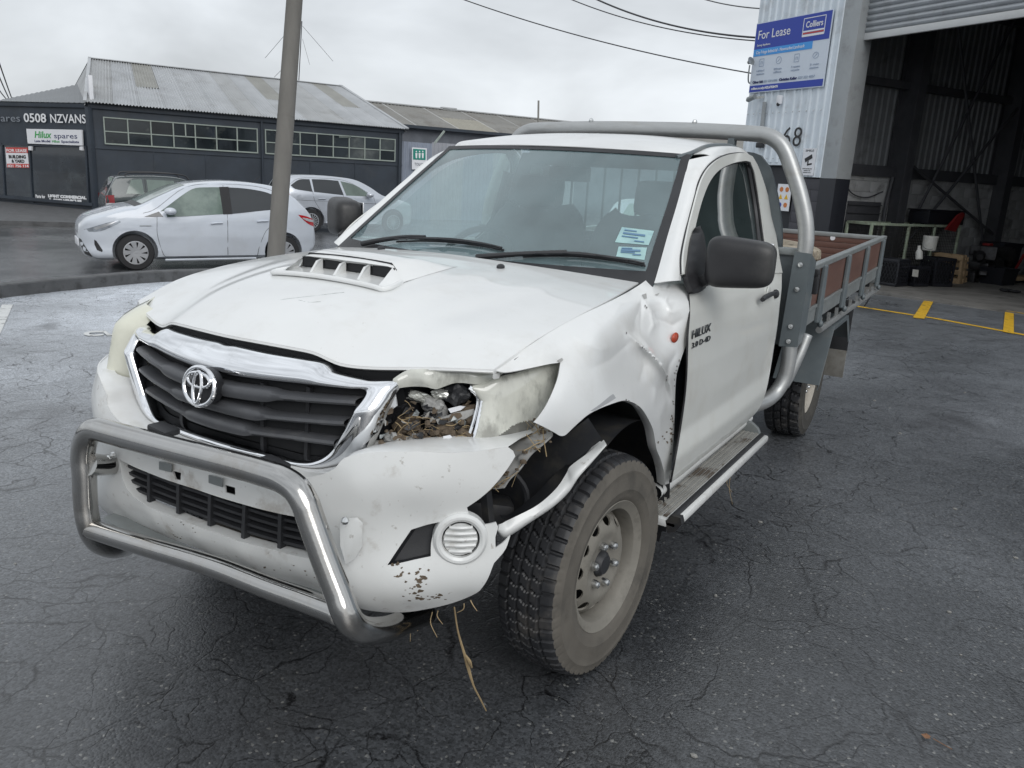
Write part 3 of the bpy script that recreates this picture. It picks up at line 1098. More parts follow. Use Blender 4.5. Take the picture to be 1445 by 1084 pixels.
an = thing('roof_aerial', 'thin roof aerial with stay wires on the ridge of the black workshop', 'aerial')
m0 = plane(421.5, 113, nB, PC - nB * RID)
m1 = plane(426, 30, nB, PC - nB * RID)
MB().tube([m0 - UP * .1, m1], .02, 6).build('mast', MT['wire'], an)
for p, q in (((404, 47), (374, 82)), ((427, 37), (470, 86.5)), ((427, 55), (437, 91.5)), ((400, 96), (387, 109))):
    MB().tube([plane(*p, nB, PC - nB * RID), plane(*q, nB, PC - nB * RID)], .008, 4).build('stay_wire', MT['wire'], an)

def wire(a, b, sag, label, r=.011, n=24):
    a, b = np.array(a), np.array(b)
    P = [a + (b - a) * t - UP * sag * 4 * t * (1 - t) for t in np.linspace(0, 1, n)]
    o = MB().tube(P, r, 6).build('overhead_wire', MT['wire'])
    return tag(o, label, 'wire', 'overhead wires')
# ================================================================== warehouse on the right
aW = math.radians(148)
dW = np.array([math.cos(aW), math.sin(aW), 0])          # along the front, to the left
nW = np.array([math.sin(aW), -math.cos(aW), 0])         # inwards
P0 = np.array([2.166, 11.237, 0])
RW = np.stack([dW, nW, UP], 1)
def W(u, w, z): return P0 + dW * u + nW * w + UP * z
def pw(px, py, w=0.0): return plane(px, py, nW, P0 + nW * w)
def ps(px, py, u): return plane(px, py, dW, P0 + dW * u)
def wbox(m, u0, u1, w0, w1, z0, z1, bev=0.0, mi=0):
    return m.box(W((u0 + u1) / 2, (w0 + w1) / 2, (z0 + z1) / 2), (abs(u1 - u0), abs(w1 - w0), abs(z1 - z0)), RW, mi, bev)

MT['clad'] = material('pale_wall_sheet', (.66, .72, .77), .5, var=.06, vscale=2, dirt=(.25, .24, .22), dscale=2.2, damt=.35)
MT['colgrey'] = material('grey_column_paint', (.33, .35, .36), .5, var=.06, vscale=3, dirt=(.14, .13, .12), dscale=4, damt=.3)
MT['darkwall'] = material('charcoal_block_paint', (.055, .055, .065), .6, var=.15, vscale=3, bump=.15, bscale=60)
MT['darkcol'] = material('dark_column_paint', (.014, .016, .022), .5, var=.1, vscale=3)
MT['inblock'] = material('interior_block', (.40, .405, .41), .8, var=.15, vscale=3, dirt=(.07, .07, .065), dscale=2.5, damt=.6, bump=.2, bscale=60)
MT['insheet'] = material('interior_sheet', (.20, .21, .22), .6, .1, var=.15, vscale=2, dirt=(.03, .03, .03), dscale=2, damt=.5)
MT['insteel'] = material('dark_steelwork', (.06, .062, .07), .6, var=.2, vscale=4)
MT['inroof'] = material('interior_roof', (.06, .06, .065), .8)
MT['roller'] = material('roller_door_steel', (.36, .38, .40), .42, .45, var=.1, vscale=3, dirt=(.2, .2, .19), dscale=4, damt=.35)
MT['rollerbar'] = material('roller_door_bottom_bar', (.55, .56, .56), .5, .1, var=.06, vscale=4)
MT['floor'] = material('stained_concrete_floor', (.18, .172, .16), .6, var=.25, vscale=1.5, dirt=(.03, .028, .026), dscale=1.8, damt=.75, rvar=.15, bump=.12, bscale=50)
MT['signblue'] = material('deep_blue_print', (.02, .05, .36), .4)
MT['signsky'] = material('sky_blue_print', (.05, .30, .72), .4)
MT['signpaper'] = material('pale_sign_board', (.60, .66, .74), .4, var=.02)
MT['iconblue'] = material('icon_print', (.30, .37, .48), .4)

wh = thing('warehouse', 'grey corrugated warehouse with a wide open roller door on the right', 'building')
ZT = 6.6
def ribbed(name, u0, u1, z0, z1, mat, w=-.05, pitch=.167, parent=wh, h=.03):
    pts = []
    u = u1
    while u > u0 - 1e-6:
        for du, dw in ((0, 0), (.10, 0), (.118, -h), (.149, -h)):
            if u - du >= u0: pts.append((u - du, w + dw))
        u -= pitch
    pts.append((u0, w))
    G = [[W(a, b, z0), W(a, b, z1)] for a, b in pts]
    return MB().grid(G).build(name, mat, parent, smooth=False)
ribbed('wall_sheet', 4.98, 6.08, 2.05, ZT, MT['clad'])
ribbed('wall_sheet', 4.40, 5.0, 2.05, ZT, MT['clad'], w=-.048)
ribbed('wall_sheet', 3.98, 4.62, 1.80, ZT, MT['clad'], w=-.046)
m = MB()
wbox(m, 3.98, 6.10, -.005, .18, 2.0, ZT)
m.build('wall_frame', MT['insteel'], wh, smooth=False)
m = MB()
for u in np.arange(4.06, 6.0, .167):
    for z in (2.95, 1.86 if u < 4.6 else 2.12):
        m.lathe([(0, 0), (.012, 0), (.012, .012), (0, .014)], W(u + .12, -.078, z), -nW, 8)
m.build('sheet_screw', MT['bolt'], wh)
m = MB()
wbox(m, 3.64, 4.0, -.06, .3, 1.79, ZT, .004)
m.build('column', MT['colgrey'], wh)
m = MB()
wbox(m, 3.642, 3.998, -.055, .3, -.3, 1.788, .004)
m.build('column_foot', MT['darkcol'], wh)
# painted block wall below the sheets, a doorway in it
bl = 0
for row in range(9):
    z0, z1 = row * .2 - .02, row * .2 + .175
    u = 4.005 - (.2 if row % 2 else 0)
    while u < 6.08:
        a, b = max(u, 4.004), min(u + .392, 6.08)
        u += .4
        if b - a < .05 or (a > 4.62 and b < 5.6): continue
        if a < 4.62 < b: b = 4.62
        if a < 5.55 < b: a = 5.55
        m = MB()
        wbox(m, a, b, -.03 + rnd.uniform(-.002, .002), .15, z0, z1, .004)
        m.build('block', MT['darkwall'], wh)
m = MB()
wbox(m, 4.002, 4.62, -.022, .14, -.3, 1.78)
wbox(m, 5.55, 6.08, -.022, .14, -.3, 2.0)
m.build('mortar', MT['darkcol'], wh, smooth=False)
m = MB()
wbox(m, 4.63, 5.54, .06, .1, -.2, 2.02, .005)
m.build('door', MT['darkcol'], wh)
m = MB()
wbox(m, 4.6, 5.57, -.05, .02, 2.0, 2.06, .005)
m.build('door_head', MT['clad'], wh)
# roller door: curtain of curved slats drawn up, bottom rail
ro = MB()
wbox(ro, -3.4, 3.64, .1, .16, 4.06, 4.17, .01)
rl = ro.build('roller_door', MT['rollerbar'], wh)
for i in range(13):
    z = 4.172 + i * .095
    G = []
    for k in range(6):
        a = math.pi * k / 5
        G.append([W(3.64, .13 - .035 * math.sin(a), z + .094 * k / 5), W(-3.4, .13 - .035 * math.sin(a), z + .094 * k / 5)])
    MB().grid(G).build('door_slat', MT['roller'], rl)
m = MB()
wbox(m, -3.4, 3.64, -.06, .3, 5.42, ZT)
m.build('lintel', MT['clad'], wh, smooth=False)
m = MB()
wbox(m, -3.76, -3.4, -.06, .3, -.3, ZT, .004)
wbox(m, -9, -3.76, -.05, .15, -.3, ZT)
m.build('right_wall', MT['clad'], wh)
# inside
m = MB()
wbox(m, -9, 6.1, 13, 13.2, -.3, ZT)
wbox(m, -9.2, -9, 0, 13, -.3, ZT)
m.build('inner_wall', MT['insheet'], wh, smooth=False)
m = MB()
wbox(m, -9.2, 6.12, -.06, 13.2, ZT, ZT + .12)
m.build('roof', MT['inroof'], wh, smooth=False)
m = MB()
wbox(m, -9, 4.06, .02, 13, -.5, .0, .01)
m.build('floor', MT['floor'], wh)
m = MB()
wbox(m, 5.9, 6.1, .2, 13, -.3, ZT)
m.build('outer_wall', MT['clad'], wh, smooth=False)
US = 4.2
row = 0
z = 0
while z < 1.85:
    w = .3 - (.2 if row % 2 else 0)
    while w < 9:
        a, b = max(w, .302), w + .392
        w += .4
        m = MB()
        wbox(m, US, US + .15, a, b, z + .004, z + .195, .004)
        m.build('inner_block', MT['inblock'], wh)
    z += .2
    row += 1
m = MB()
wbox(m, US + .015, US + .2, .3, 13, -.1, 1.995)
m.build('mortar', MT['inblock'], wh, smooth=False)
def inner_ribs(w0, w1, z0, z1):
    pts = []
    w = w0
    while w < w1:
        for dw, du in ((0, 0), (.10, 0), (.118, -.03), (.149, -.03)): pts.append((w + dw, US + .12 + du))
        w += .167
    G = [[W(b, a, z0), W(b, a, z1)] for a, b in pts if a < w1]
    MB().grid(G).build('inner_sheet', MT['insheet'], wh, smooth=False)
for a, b in ((.3, 2.1), (2.1, 5.2), (5.2, 8.3), (8.3, 13)):
    inner_ribs(a, b, 2.0, ZT)
for w in (2.1, 5.2, 8.3):
    m = MB()
    wbox(m, US - .32, US + .1, w - .02, w + .0, -.02, ZT)
    wbox(m, US - .32, US - .30, w - .12, w + .1, -.02, ZT)
    wbox(m, US + .08, US + .1, w - .12, w + .1, -.02, ZT)
    m.build('portal_post', MT['insteel'], wh, smooth=False)
m = MB()
for z in (2.02, 3.55, 5.0):
    wbox(m, US - .06, US + .1, .3, 13, z - (.13 if z < 3 else .06), z + .07)
m.build('girt', MT['insteel'], wh, smooth=False)
m = MB()
for w0, w1, z0, z1 in ((2.15, 5.15, .2, 6.2), (5.15, 2.15, .2, 6.2), (2.15, 5.15, .28, 3.4), (5.15, 2.15, .9, 2.2)):
    m.tube([W(US - .2, w0, z0), W(US - .2, w1, z1)], .028, 8)
m.build('brace_rod', MT['insteel'], wh)
m = MB()
wbox(m, US - .02, US, .95, 1.85, .78, 1.42, .005)
for z in (.9, 1.05, 1.2, 1.35):
    wbox(m, US - .05, US - .02, .95, 1.85, z, z + .02)
m.build('wall_vent', MT['insteel'], wh)
m = MB()
m.tube([W(US - .04, .75, 1.75), W(US - .05, 1.0, 1.55), W(US - .05, 1.4, 1.5), W(US - .05, 1.8, 1.62)], .012, 6, 16)
m.tube([W(US - .06, 2.0, 1.9), W(US - .07, 1.92, 1.3), W(US - .07, 1.95, .6)], .035, 8, 12)
m.build('wall_cable', MT['insteel'], wh)

# number painted on the sheets
for ch, p0, p1 in (('6', (1102.5, 205.5), (1113.5, 206.5)), ('8', (1117, 206.5), (1128.5, 207.2))):
    a_, b_ = pw(*p0, -.09), pw(*p1, -.09)
    text(ch, .50, a_, b_ - a_, UP, MT['letterblack'], wh, name='house_number', width=np.linalg.norm(b_ - a_), bold=-.004)

# big lease board
def quad_w(u0, u1, z0, z1, w, d, name, mat, parent):
    m = MB()
    m.prism([W(u0, w, z0), W(u1, w, z0), W(u1, w, z1), W(u0, w, z1)], -nW * d)
    return m.build(name, mat, parent, smooth=False)
SU0, SU1, SZ0, SZ1 = 6.04, 4.19, 3.34, 4.60
bs = quad_w(SU0, SU1, SZ0, SZ1, -.085, .02, 'lease_board', MT['signpaper'], None)
tag(bs, 'blue and white lease board with an agency logo high on the warehouse wall', 'sign')
SR, SH = SU0 - SU1, SZ1 - SZ0
def su(f): return SU0 - SR * f
def sz(f): return SZ1 - SH * f
quad_w(su(.006), su(.994), sz(.375), sz(.012), -.106, .003, 'blue_band', MT['signblue'], bs)
quad_w(su(.006), su(.80), sz(.475), sz(.375), -.106, .005, 'sky_band', MT['signsky'], bs)
quad_w(su(.006), su(.994), sz(.988), sz(.895), -.106, .003, 'blue_band', MT['signblue'], bs)
def st(body, f, g, h, mat, w=-.113, fw=None, **k):
    text(body, SH * h / .7, W(su(f), w, sz(g)), -dW, UP, mat, bs, width=SR * fw if fw else None, **k)
st('For Lease', .05, .235, .125, MT['letterwhite'], fw=.44)
st('Strong Appliance', .045, .335, .03, MT['letterwhite'], fw=.19)
st('City Fringe Industrial - Newmarket Landmark', .045, .445, .045, MT['letterwhite'], fw=.66)
st('Colliers', .69, .185, .08, MT['letterwhite'], fw=.21, bold=.002)
m = MB()
for a, b in (((.655, .06), (.925, .06)), ((.655, .06), (.655, .30)), ((.925, .06), (.925, .30)), ((.655, .30), (.925, .30))):
    m.bar(W(su(a[0]), -.111, sz(a[1])), W(su(b[0]), -.111, sz(b[1])), .012, .004, up=nW)
m.build('logo_border', MT['letterwhite'], bs)
quad_w(su(.66), su(.92), sz(.245), sz(.225), -.109, .003, 'logo_stripe', MT['letterwhite'], bs)
quad_w(su(.66), su(.92), sz(.27), sz(.25), -.109, .003, 'logo_stripe', MT['signred'], bs)
quad_w(su(.66), su(.92), sz(.295), sz(.275), -.109, .003, 'logo_stripe', MT['letterwhite'], bs)
for i, (cx, lines) in enumerate(((.14, ('1,000m2', 'warehouse')), (.38, ('280sqm', 'office')), (.62, ('5 onsite', 'carparks')), (.86, ('5 min', 'station')))):
    m = MB()
    c_ = lambda a, b: W(su(cx + a), -.108, sz(.57 + b))
    if i in (0, 2):
        for a, b in (((-.03, -.05), (.03, -.05)), ((.03, -.05), (.03, .055)), ((.03, .055), (-.03, .055)), ((-.03, .055), (-.03, -.05)), ((-.01, .03), (-.01, -.01)), ((-.01, -.01), (.012, -.01)), ((.012, -.01), (.012, .03))):
            m.bar(c_(*a), c_(*b), .008, .004, up=nW)
    else:
        P = [c_(.035 * math.cos(t), .05 * math.sin(t) * (1 if i == 1 else .8)) for t in np.linspace(0, 2 * math.pi, 20)]
        for a, b in zip(P[:-1], P[1:]): m.bar(a, b, .008, .004, up=nW)
        m.bar(c_(-.015, .02), c_(.015, -.02), .008, .004, up=nW)
    m.build('icon', MT['iconblue'], bs)
    for j, s_ in enumerate(lines):
        st(s_, cx - .055, .70 + .045 * j, .025, MT['iconblue'], fw=.11)
st('Oliver Salt', .045, .865, .034, MT['letternavy'], fw=.15, bold=.003)
st('027 530 6498', .205, .865, .034, MT['iconblue'], fw=.19)
st('Christian Keller', .42, .865, .034, MT['letternavy'], fw=.24, bold=.003)
st('027 322 4057', .675, .865, .034, MT['iconblue'], fw=.21)
st('colliers.co.nz/p-NZL67028470', .035, .955, .032, MT['letterwhite'], fw=.38, bold=.002)

# small signs, camera and lamps on the wall
cs = quad_w(4.44, 4.14, 1.83, 2.30, -.085, .012, 'camera_warning_sign', MT['white'], None)
tag(cs, 'white security camera warning sign with a black camera picture', 'sign')
m = MB()
cw = lambda f, g: W(4.44 - .30 * f, -.099, 2.30 - .47 * g)
m.prism([cw(.2, .38), cw(.72, .22), cw(.80, .36), cw(.28, .52)], -nW * .004)
m.prism([cw(.45, .48), cw(.53, .46), cw(.53, .62), cw(.45, .62)], -nW * .004)
m.prism([cw(.45, .58), cw(.80, .54), cw(.80, .60), cw(.45, .64)], -nW * .004)
m.build('camera_symbol', MT['letterblack'], cs, smooth=False)
text('SMILE', .05, cw(.2, .12), -dW, UP, MT['letterblack'], cs, width=.19)
text('THESE PREMISES ARE', .02, cw(.12, .77), -dW, UP, MT['letterblack'], cs, width=.22)
text('UNDER 24 HR', .02, cw(.25, .84), -dW, UP, MT['letterblack'], cs, width=.15)
text('SURVEILLANCE', .02, cw(.2, .91), -dW, UP, MT['letterblack'], cs, width=.18)
hzs = quad_w(5.0, 4.66, 1.17, 1.66, -.035, .012, 'hazard_sign', MT['white'], None)
tag(hzs, 'white site safety sign with orange, yellow and blue symbols by the doorway', 'sign')
MT['hazyellow'] = material('yellow_print', (.70, .42, .03), .5)
MT['hazorange'] = material('orange_print', (.55, .18, .05), .5)
for i, (g, mt) in enumerate(((.2, 'hazorange'), (.48, 'hazyellow'), (.78, 'signblue'))):
    for j, f in enumerate((.3, .72)):
        c_ = W(5.0 - .34 * f, -.049, 1.66 - .49 * g)
        m = MB()
        if i == 1: m.prism([c_ + UP * .05, c_ + dW * .05 - UP * .04, c_ - dW * .05 - UP * .04], -nW * .003)
        else: m.lathe([(0, 0), (.045, 0), (.045, .003), (0, .003)], c_, -nW, 18)
        m.build('symbol', MT[mt] if not (i == 2 and j) else MT['hazorange'], hzs, smooth=False)

m = MB()
pl_ = pw(1100, 141, -.12)
m.box(pl_, (.1, .08, .16), RW, bev=.025)
sl = m.build('sensor_lamp', MT['white'])
MB().ball(pl_ - UP * .08 - nW * .02, .035, 10).build('sensor_eye', MT['black'], sl)
tag(sl, 'white motion sensor on the warehouse wall under the lease board', 'sensor')
c0 = pw(1059, 139, -.25)
cc = thing('security_camera', 'grey security camera on the corner of the warehouse wall', 'camera')
m = MB()
m.tube([c0 + dW * .06 - UP * .02, c0 - dW * .12 + UP * .03], .05, 14)
m.build('housing', MT['galv'], cc)
m = MB()
m.bar(c0 - dW * .08, pw(1078, 137, -.08), .04, .04)
m.build('bracket', MT['galv'], cc)
MB().lathe([(0, 0), (.04, 0), (.04, .01), (0, .01)], c0 + dW * .065 - UP * .022, dW, 12).build('glass_eye', MT['black'], cc)
gl_ = thing('gooseneck_lamp', 'small gooseneck lamp on the left edge of the warehouse wall', 'lamp')
MB().tube([pw(1064, 117, -.03), pw(1057, 117, -.12), pw(1056, 108, -.2), pw(1058, 92, -.22)], .014, 8, 16).build('stem', MT['galv'], gl_)
MB().lathe([(0, -.02), (.03, -.02), (.05, .03), (.08, .06), (0, .07)], pw(1057, 88, -.22), -dW * .8 + UP * .3, 14).build('head', MT['galv'], gl_)
m = MB()
m.bar(pw(1079, 144, -.1), pw(1072, 205, -.1), .05, .05)
cdt = m.build('conduit', MT['colgrey'], wh)
fl = thing('wall_floodlight', 'dark floodlight low on the warehouse wall beside the house number', 'floodlight')
lp = pw(1072.5, 205, -.16)
MB().box(lp, (.14, .1, .1), RW, bev=.02).build('housing', MT['black'], fl)
MB().bar(lp + nW * .05, lp + nW * .12, .03, .03).build('bracket', MT['black'], fl)

# overhead wires running from the warehouse corner to the street
WC = W(6.02, -.05, 5.2)
for i, (p, q, dp, lab) in enumerate((((703, 0), (1063, 104), 18, 'lowest single overhead wire meeting the warehouse beside the lamp'),
                                    ((852, 0), (1070, 58), 18, 'thin middle overhead wire meeting the warehouse corner'),
                                    ((884, 0), (1072, 53.5), 18, 'thick upper overhead wire meeting the warehouse corner'),
                                    ((1010, 0), (1077, 12.5), 18, 'topmost short overhead wire above the lease board'))):
    b_ = pw(*q, -.02)
    db = (b_ - CAM) @ (-ROT[:, 2])
    a_ = dep(*p, dp)
    a_ = a_ + (a_ - b_) * .6
    wire(a_, b_, .25 if i < 3 else .05, lab, r=.013 if i != 2 else .02)
for i, (p, q) in enumerate((((-10, 62), (17, 140)), ((-12, 82), (13, 140)), ((-14, 108), (9, 140)))):
    wire(dep(*p, 32), dep(q[0], q[1], 46), .05, ('upper', 'middle', 'lower')[i] + ' of the wires sloping behind the shop roof at the far left', r=.03)

# ------------------------------------------------------------------ goods inside the door
MT['crate'] = material('black_crate_plastic', (.014, .015, .02), .42, var=.2, vscale=8)
MT['cagegreen'] = material('pale_green_cage_paint', (.40, .47, .36), .55, var=.2, vscale=8, dirt=(.12, .07, .04), dscale=9, damt=.6)
MT['mesh'] = material('cage_mesh_wire', (.06, .06, .055), .6, .3)
MT['wood'] = material('pallet_timber', (.42, .30, .18), .75, var=.25, vscale=6, stretch=(1, 6, 6), dirt=(.12, .08, .05), dscale=6, damt=.5)
MT['whiteplastic'] = material('white_plastic', (.55, .55, .52), .4, var=.08, vscale=8, dirt=(.3, .28, .24), dscale=8, damt=.4)
MT['redpaint'] = material('red_paint', (.22, .02, .02), .4, var=.15, vscale=6)
MT['engine'] = material('dirty_engine_metal', (.045, .045, .048), .5, .6, var=.4, vscale=14, dirt=(.03, .02, .015), dscale=10, damt=.7)
MT['darkcloth'] = material('dark_sacking', (.018, .018, .02), .9, bump=.4, bscale=40)

def crate(u0, u1, w0, w1, h, label, rz=0):
    o = thing('plastic_crate', label, 'crate', 'black plastic crates inside the door')
    T = .022
    wl_, dl_ = abs(u1 - u0), abs(w1 - w0)
    R = Matrix.Rotation(aW + math.radians(rz), 3, 'Z')
    c = W((u0 + u1) / 2, (w0 + w1) / 2, 0)
    def place(b): 
        b.v = [tuple(c + np.array(R @ Vector(p))) for p in b.v]
        return b
    f = MB()
    for z in (.03, h - .03):
        hh = .05
        for s in (-1, 1):
            f.box((0, s * (dl_ / 2 - T / 2), z), (wl_, T, hh), bev=.006)
            f.box((s * (wl_ / 2 - T / 2), 0, z), (T, dl_, hh), bev=.006)
    for sx in (-1, 1):
        for sy in (-1, 1):
            f.box((sx * (wl_ / 2 - .02), sy * (dl_ / 2 - .02), h / 2), (.035, .035, h - .02), bev=.008)
    place(f).build('frame', MT['crate'], o)
    g = MB()
    n = 7
    for s in (-1, 1):
        for k in range(-3, n):
            for dr in (1, -1):
                for L, axis in ((wl_, 0), (dl_, 1)):
                    x0 = -L / 2 + L * k / n
                    x1 = x0 + L * 3 / n * 1
                    a, b = (x0, .05), (x1, h - .05)
                    if dr < 0: a, b = (x0, h - .05), (x1, .05)
                    def clipp(p, q):
                        t0 = max(0, (-L / 2 - p[0]) / (q[0] - p[0]))
                        t1 = min(1, (L / 2 - p[0]) / (q[0] - p[0]))
                        return (t0, t1)
                    t0, t1 = clipp(a, b)
                    if t1 - t0 < .1: continue
                    A_ = [a[i] + (b[i] - a[i]) * t0 for i in (0, 1)]
                    B_ = [a[i] + (b[i] - a[i]) * t1 for i in (0, 1)]
                    if axis == 0: g.bar((A_[0], s * (dl_ / 2 - .008), A_[1]), (B_[0], s * (dl_ / 2 - .008), B_[1]), .008, .012, up=(0, 1, 0))
                    else: g.bar((s * (wl_ / 2 - .008), A_[0], A_[1]), (s * (wl_ / 2 - .008), B_[0], B_[1]), .008, .012, up=(1, 0, 0))
    place(g).build('lattice', MT['crate'], o)
    b = MB()
    b.box((0, 0, .03), (wl_ - .04, dl_ - .04, .02))
    b.box((0, 0, h * .45), (wl_ - .08, dl_ - .08, h * .75), bev=.02)
    place(b).build('contents', MT['void'], o)
    return o
crate(3.25, 2.82, .83, 1.2, .48, 'black lattice crate standing nearest the tray corner', 8)
crate(3.05, 2.78, 1.32, 1.7, .36, 'lower black crate between the other two crates', -4)
crate(3.12, 2.70, 1.82, 2.25, .52, 'black lattice crate with a white tub in front of the wooden pallets', -14)

wt = thing('white_tub', 'white plastic tub standing on the crates', 'tub')
tb = ps(1311, 356, 3.0)
MB().lathe([(0, -.02), (.115, -.02), (.125, .2), (.13, .2), (.13, .235), (0, .24)], ps(1311, 350, 3.0) - UP * .02, UP, 24).build('body', MT['whiteplastic'], wt)
MB().tube([ps(1301, 343, 2.98), ps(1306, 351, 2.9), ps(1318, 351, 2.9), ps(1322, 343, 2.98)], .005, 6, 12).build('handle', MT['galv'], wt)
wj = thing('white_bottle', 'white plastic bottle leaning between the black crates', 'bottle')
jb = ps(1297, 366, 2.86)
MB().lathe([(0, 0), (.055, 0), (.06, .02), (.058, .13), (.03, .18), (.025, .21), (0, .21)], jb, UP + dW * .2, 18).build('body', MT['whiteplastic'], wj)
MB().lathe([(0, 0), (.028, 0), (.028, .03), (0, .03)], jb + (UP + dW * .2) / 1.02 * .21, UP + dW * .2, 12).build('cap', MT['whiteplastic'], wj)
lb_ = MB().prism([ps(1288, 380, 2.72), ps(1295, 381, 2.72), ps(1294, 391, 2.72), ps(1287, 390, 2.72)], dW * -.02).build('paper_tag', MT['whiteplastic'], smooth=False)
tag(lb_, 'small crumpled white packet caught between the black crates', 'packet')

cg = thing('wire_cage', 'pale green steel stillage cage with mesh sides behind the crates', 'cage')
cu = 3.55
ca, cb_, ccn = ps(1231, 315, cu), ps(1283, 318.5, cu), ps(1354, 321, cu)
zc = (ca[2] + ccn[2]) / 2
wA, wB, wC = [(p - P0) @ nW for p in (ca, cb_, ccn)]
fr = MB()
for u in (cu, cu + .55):
    fr.bar(W(u, wA, zc), W(u, wC, zc), .045, .045, bev=.004)
    fr.bar(W(u, wA, .14), W(u, wC, .14), .045, .045, bev=.004)
    for w in (wA, wB, (wB + wC) / 2, wC):
        fr.bar(W(u, w, .02), W(u, w, zc), .045, .045, up=nW, bev=.004)
for w in (wA, wC):
    for z in (.14, zc): fr.bar(W(cu, w, z), W(cu + .55, w, z), .045, .045, bev=.004)
fr.build('frame', MT['cagegreen'], cg)
ms = MB()
for u in (cu, cu + .55):
    for w in np.arange(wA + .05, wC, .05): ms.bar(W(u, w, .14), W(u, w, zc), .005, .005, up=nW)
    for z in np.arange(.2, zc, .05): ms.bar(W(u, wA, z), W(u, wC, z), .005, .005)
ms.build('mesh', MT['mesh'], cg)
bb = thing('dark_box', 'dark box lying on top of the wire cage', 'box')
q0, q1 = ps(1296, 316, cu + .25), ps(1349, 301, cu + .25)
mm = MB()
uw0, uw1 = (q0 - P0) @ nW, (q1 - P0) @ nW
wbox(mm, cu + .05, cu + .5, uw0, uw1, zc + .03, zc + .27, .02)
mm.build('body', MT['crate'], bb)
mm = MB()
wbox(mm, cu + .03, cu + .52, uw0 - .02, uw1 + .02, zc + .27, zc + .30, .008)
mm.build('lid', MT['crate'], bb)
rp = MB()
A_ = [ps(1332, 324, cu - .06), ps(1345, 327, cu - .06), ps(1358, 303, cu - .06), ps(1356, 300, cu - .06), ps(1350, 303, cu - .06)]
rp.prism(A_, dW * -.05)
tag(rp.build('red_guard', MT['redpaint'], auto=20), 'red metal panel leaning on the cage beside the dark box', 'panel')
en = thing('engine_parts', 'dark pile of engine parts beside the wooden pallet', 'engine')
for i in range(26):
    m = MB()
    c_ = W(3.35 + rnd.uniform(-.3, .35), 4.25 + rnd.uniform(-.65, .7), 0)
    h = rnd.uniform(.06, .62)
    if i % 3 == 0: m.lathe([(0, -.06), (rnd.uniform(.05, .12), -.06), (.1, .06), (0, .06)], c_ + UP * h, (rnd.uniform(-1, 1), rnd.uniform(-1, 1), rnd.uniform(-1, 1) + .01), 14)
    else: m.box(c_ + UP * h, (rnd.uniform(.1, .35), rnd.uniform(.1, .3), rnd.uniform(.08, .3)), Matrix.Rotation(rnd.uniform(0, 3), 3, 'Z') @ Matrix.Rotation(rnd.uniform(-.5, .5), 3, 'X'), bev=.025)
    m.build('engine_block' if i % 3 else 'pulley', MT['engine'], en)
m = MB()
rb = ps(1394, 345, 3.3)
m.box(rb, (.16, .12, .05), RW, bev=.02)
tag(m.build('red_carton', MT['redpaint']), 'small red carton on top of the engine parts', 'carton')
def pallet(label, u, w, rz, lean=0.0, h=.55, wd=.6):
    o = thing('wooden_pallet', label, 'pallet', 'wooden pallets standing inside the door')
    R = Matrix.Rotation(aW + math.radians(rz), 3, 'Z') @ Matrix.Rotation(lean, 3, 'Y')
    c = W(u, w, 0)
    def put(b, nm):
        b.v = [tuple(c + np.array(R @ Vector(p))) for p in b.v]
        b.build(nm, MT['wood'], o)
    for y in (-wd / 2 + .04, 0, wd / 2 - .04): put(MB().box((.05, y, h / 2), (.09, .05, h), bev=.004), 'bearer')
    for z in np.linspace(.05, h - .05, 4):
        put(MB().box((-.01, 0, z), (.018, wd, .09), bev=.003), 'board')
        if z < .1 or z > h - .1: put(MB().box((.11, 0, z), (.018, wd, .09), bev=.003), 'board')
    return o
pallet('upright wooden pallet standing against the wire cage', 3.32, 3.0, 96, .10)
pallet('wooden pallet leaning behind the upright pallet', 3.42, 3.35, 90, .16, .5, .5)
jk = thing('trolley_jack', 'red handled trolley at the right edge of the warehouse floor', 'trolley')
j0 = ps(1424, 393, 3.2)
jw = (j0 - P0) @ nW
m = MB()
wbox(m, 2.95, 3.4, jw - .1, jw + .7, .05, .12, .02)
m.build('frame', MT['wood'], jk)
for u in (3.0, 3.35):
    for w in (jw, jw + .55):
        MB().lathe([(0, -.02), (.05, -.02), (.05, .02), (0, .02)], W(u, w, .05), dW, 14).build('wheel', MT['black'], jk)
MB().bar(ps(1429, 386, 3.15), ps(1446, 358, 3.1), .05, .03, bev=.006).build('handle', MT['redpaint'], jk)
gv = MB()
gc = az(1419, 412, .0)
for k in range(7):
    gv.ball(gc + np.array([rnd.uniform(-.16, .16), rnd.uniform(-.07, .07), .03]), .06, 10, sq=(rnd.uniform(.8, 1.5), rnd.uniform(.6, 1.2), .45))
tag(gv.build('dark_rag', MT['darkcloth']), 'black rag lying on the warehouse floor near the door', 'rag')

